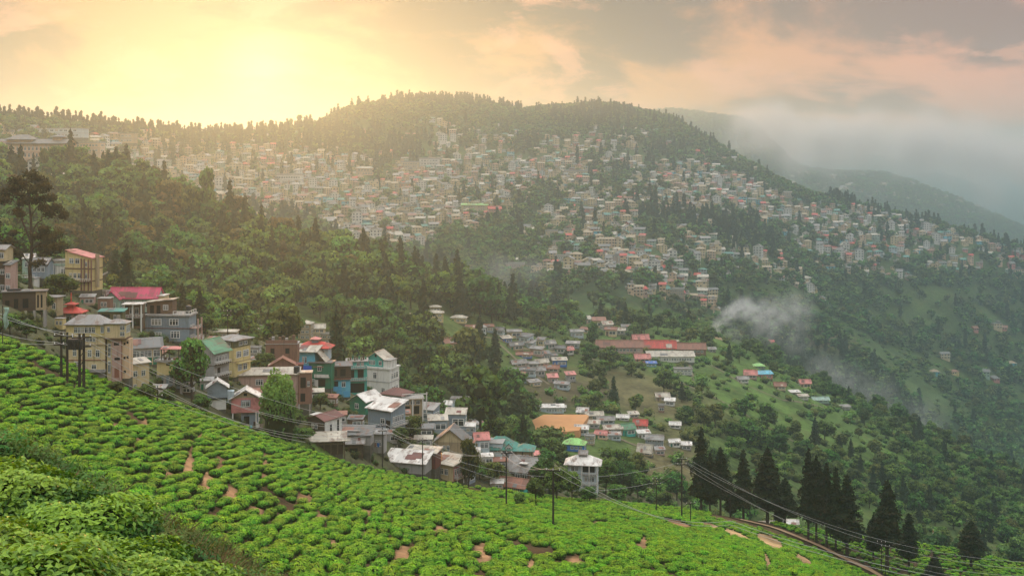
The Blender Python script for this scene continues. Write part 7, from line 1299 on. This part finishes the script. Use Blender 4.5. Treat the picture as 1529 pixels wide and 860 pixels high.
for j in range(2): wire(C1[j], D[j], 0.8, f'{nm[j]} cable between the laundry house pole and the white roofs pole'); wire(D[j], E[j], 1.5, f'{nm[j]} cable between the white roofs pole and the tall black pole'); wire(E[j], F1[j], 1.0, f'{nm[j]} cable between the tall black pole and the leaning pole')
wire(C1[2], G[2], 5.0, 'long upper cable from the laundry house pole towards the cedars', 0.022); wire(C1[3], G2[2], 5.0, 'long lower cable from the laundry house pole towards the cedars', 0.022)
for j in range(2): wire(F1[j], X(1090, 777+6*j, 175), 2.2, f'{nm[j]} bright cable from the leaning pole over the tea', 0.028); wire(X(1090, 777+6*j, 175), X(1650, 892+8*j, 150), 2.0, f'{nm[j]} bright cable crossing in front of the cedars', 0.028)
for j in range(4): wire(G[j], X(1640, 838+9*j, 190), 5.5+0.5*j, f'{nm[j]} thin cable passing before the cedar trunks', 0.018)
for j in range(4): wire(G2[j], G[j], 0.4, f'{nm[j]} short cable between the braced pole and the tall pole', 0.015)
# banded marker on the knoll
p = ground(1393, 803, 150); u = p.y/FPX; e = link('marker_post', None); e.location = p; tag(e, 'thin red and white banded post on top of the tea knoll', 'post')
for j in range(6): MB().cyl((0.06*(j % 2), 0), 0.16, j*0.55-(0.5 if j == 0 else 0), (j+1)*0.55, 8, 0.15).build('band', [wallm('white'), roofm('red'), wallm('yellow')][j % 3], e)
# prayer flag at the left edge
p = ground(4, 520, 60); e = link('prayer_flag', None); e.location = p; tag(e, 'pale green prayer flag on a pole at the left edge', 'flag'); MB().cyl((0, 0), 0.05, -0.5, 4.4, 6).build('flagpole', M_POLE, e)
V = [];
for i in range(9):
    for j in range(3): V.append((0.08+0.28*j*(1-0.04*i)+0.1*math.sin(i*1.3), 0.12*math.sin(i*0.9+j*1.6), 4.2-0.28*i))
i = np.arange(27).reshape(9, 3); fm = link('flag', npmesh('flag', V, np.stack([i[:-1, :-1], i[1:, :-1], i[1:, 1:], i[:-1, 1:]], -1).reshape(-1, 4), [wallm('mint')], smooth=True), e); sm = fm.modifiers.new('solid', 'SOLIDIFY'); sm.thickness = 0.01

# ------------------------------------------------------------------ smoke from the fire on the spur
sp = ground(1066, 500, 500); u = sp.y/FPX
def smoke(name, pts, dens, label, WQ=5.0, ns=0.16):
    """soft billows of smoke: density falls off from a chain of puffs, broken up by noise"""
    m = bpy.data.materials.new(name); m.use_nodes = True; m.node_tree.nodes.clear(); k = NT(m.node_tree); co = k.new('ShaderNodeTexCoord').outputs['Object']
    wp = k.new('ShaderNodeVectorMath', operation='MULTIPLY_ADD'); k.l.new(k.noise(co, ns*0.6, 3, 0.6, 0, 'Color'), wp.inputs[0]); wp.inputs[1].default_value = (WQ*2, WQ*2, WQ*2)
    off = k.new('ShaderNodeVectorMath', operation='SUBTRACT'); k.l.new(co, off.inputs[0]); off.inputs[1].default_value = (WQ, WQ, WQ); k.l.new(off.outputs[0], wp.inputs[2])
    tot = None
    for x_, y_, z_, r_, w_ in pts:
        dd = k.new('ShaderNodeVectorMath', operation='DISTANCE'); k.l.new(wp.outputs[0], dd.inputs[0]); dd.inputs[1].default_value = (x_, y_, z_); f = k.m('MULTIPLY', k.smooth(k.m('DIVIDE', dd.outputs['Value'], r_), 1.0, 0.1), w_); tot = f if tot is None else k.m('ADD', tot, f)
    dn_ = k.m('MULTIPLY', tot, k.smooth(k.noise(co, ns, 4, 0.65), 0.34, 0.60))
    pv = k.new('ShaderNodeVolumePrincipled', {'Color': (1.0, 0.98, 0.95), 'Anisotropy': 0.1}); k.l.new(k.m('MULTIPLY', dn_, dens), pv.inputs['Density']); k.l.new(pv.outputs[0], k.new('ShaderNodeOutputMaterial').inputs['Volume'])
    a = np.array(pts); lo = (a[:, :3]-a[:, 3:4]-WQ).min(0); hi = (a[:, :3]+a[:, 3:4]+WQ).max(0); return tag(link(name, box_mesh(name, lo, hi, [m])), label, None, None, 'stuff')
Pf = lambda x, y, rad, w_, d_=0: (sp.x+(x-1066)*u, sp.y+d_, -(y-HY)*u, rad*u, w_)
smoke('smoke', [Pf(1070, 492, 11, 1.4), Pf(1080, 483, 15, 1.1, 4), Pf(1092, 474, 19, 1.0, 8), Pf(1110, 463, 23, 0.9, 10), Pf(1132, 470, 30, 0.5, 12), Pf(1160, 474, 36, 0.32, 14), Pf(1195, 470, 44, 0.2, 14), Pf(1150, 500, 40, 0.16, 14), Pf(1095, 500, 22, 0.3, 0), Pf(1200, 520, 34, 0.12, 20), Pf(1240, 560, 40, 0.12, 20), Pf(1280, 585, 48, 0.10, 30), Pf(1340, 615, 54, 0.09, 40), Pf(1410, 655, 58, 0.08, 40)], 0.15, 'white smoke drifting from a fire at the edge of the spur')

Pm = lambda x, y, rad, w_, r: (r*(x-CX)/FPX, r, -(y-HY)/FPX*r, rad/FPX*r, w_)
smoke('mist_bank', [Pm(1150, 196, 60, 1.2, 2450), Pm(1105, 190, 36, 0.5, 2400), Pm(1215, 205, 66, 1.0, 2500), Pm(1290, 208, 68, 0.9, 2550), Pm(1375, 214, 70, 0.8, 2600), Pm(1460, 222, 70, 0.7, 2600), Pm(1550, 232, 76, 0.7, 2600), Pm(1640, 240, 80, 0.7, 2600),
    Pm(1180, 236, 44, 0.9, 2400), Pm(1250, 244, 44, 0.8, 2450), Pm(1330, 252, 44, 0.7, 2500), Pm(1115, 214, 40, 0.7, 2380), Pm(1400, 268, 44, 0.5, 2520), Pm(1480, 290, 44, 0.5, 2520), Pm(1560, 300, 44, 0.4, 2520)], 0.026, 'bank of low cloud lying over the far hills at right', 70.0, 0.004)
smoke('valley_mist', [(lambda x, y, rad, w_, r: (r*(x-CX)/FPX, r, -(y-HY)/FPX*r, rad/FPX*r, w_))(*q) for q in [(330, 345, 40, 0.6, 700), (400, 365, 42, 0.8, 700), (470, 385, 42, 0.9, 710), (540, 395, 42, 1.0, 720), (610, 405, 44, 1.0, 730), (680, 405, 46, 1.0, 740), (745, 405, 42, 0.9, 760), (800, 400, 36, 0.6, 800), (700, 375, 40, 0.6, 860), (620, 375, 40, 0.5, 860)]], 0.016, 'pale mist lying in the valley behind the wooded ridge', 14.0, 0.02)
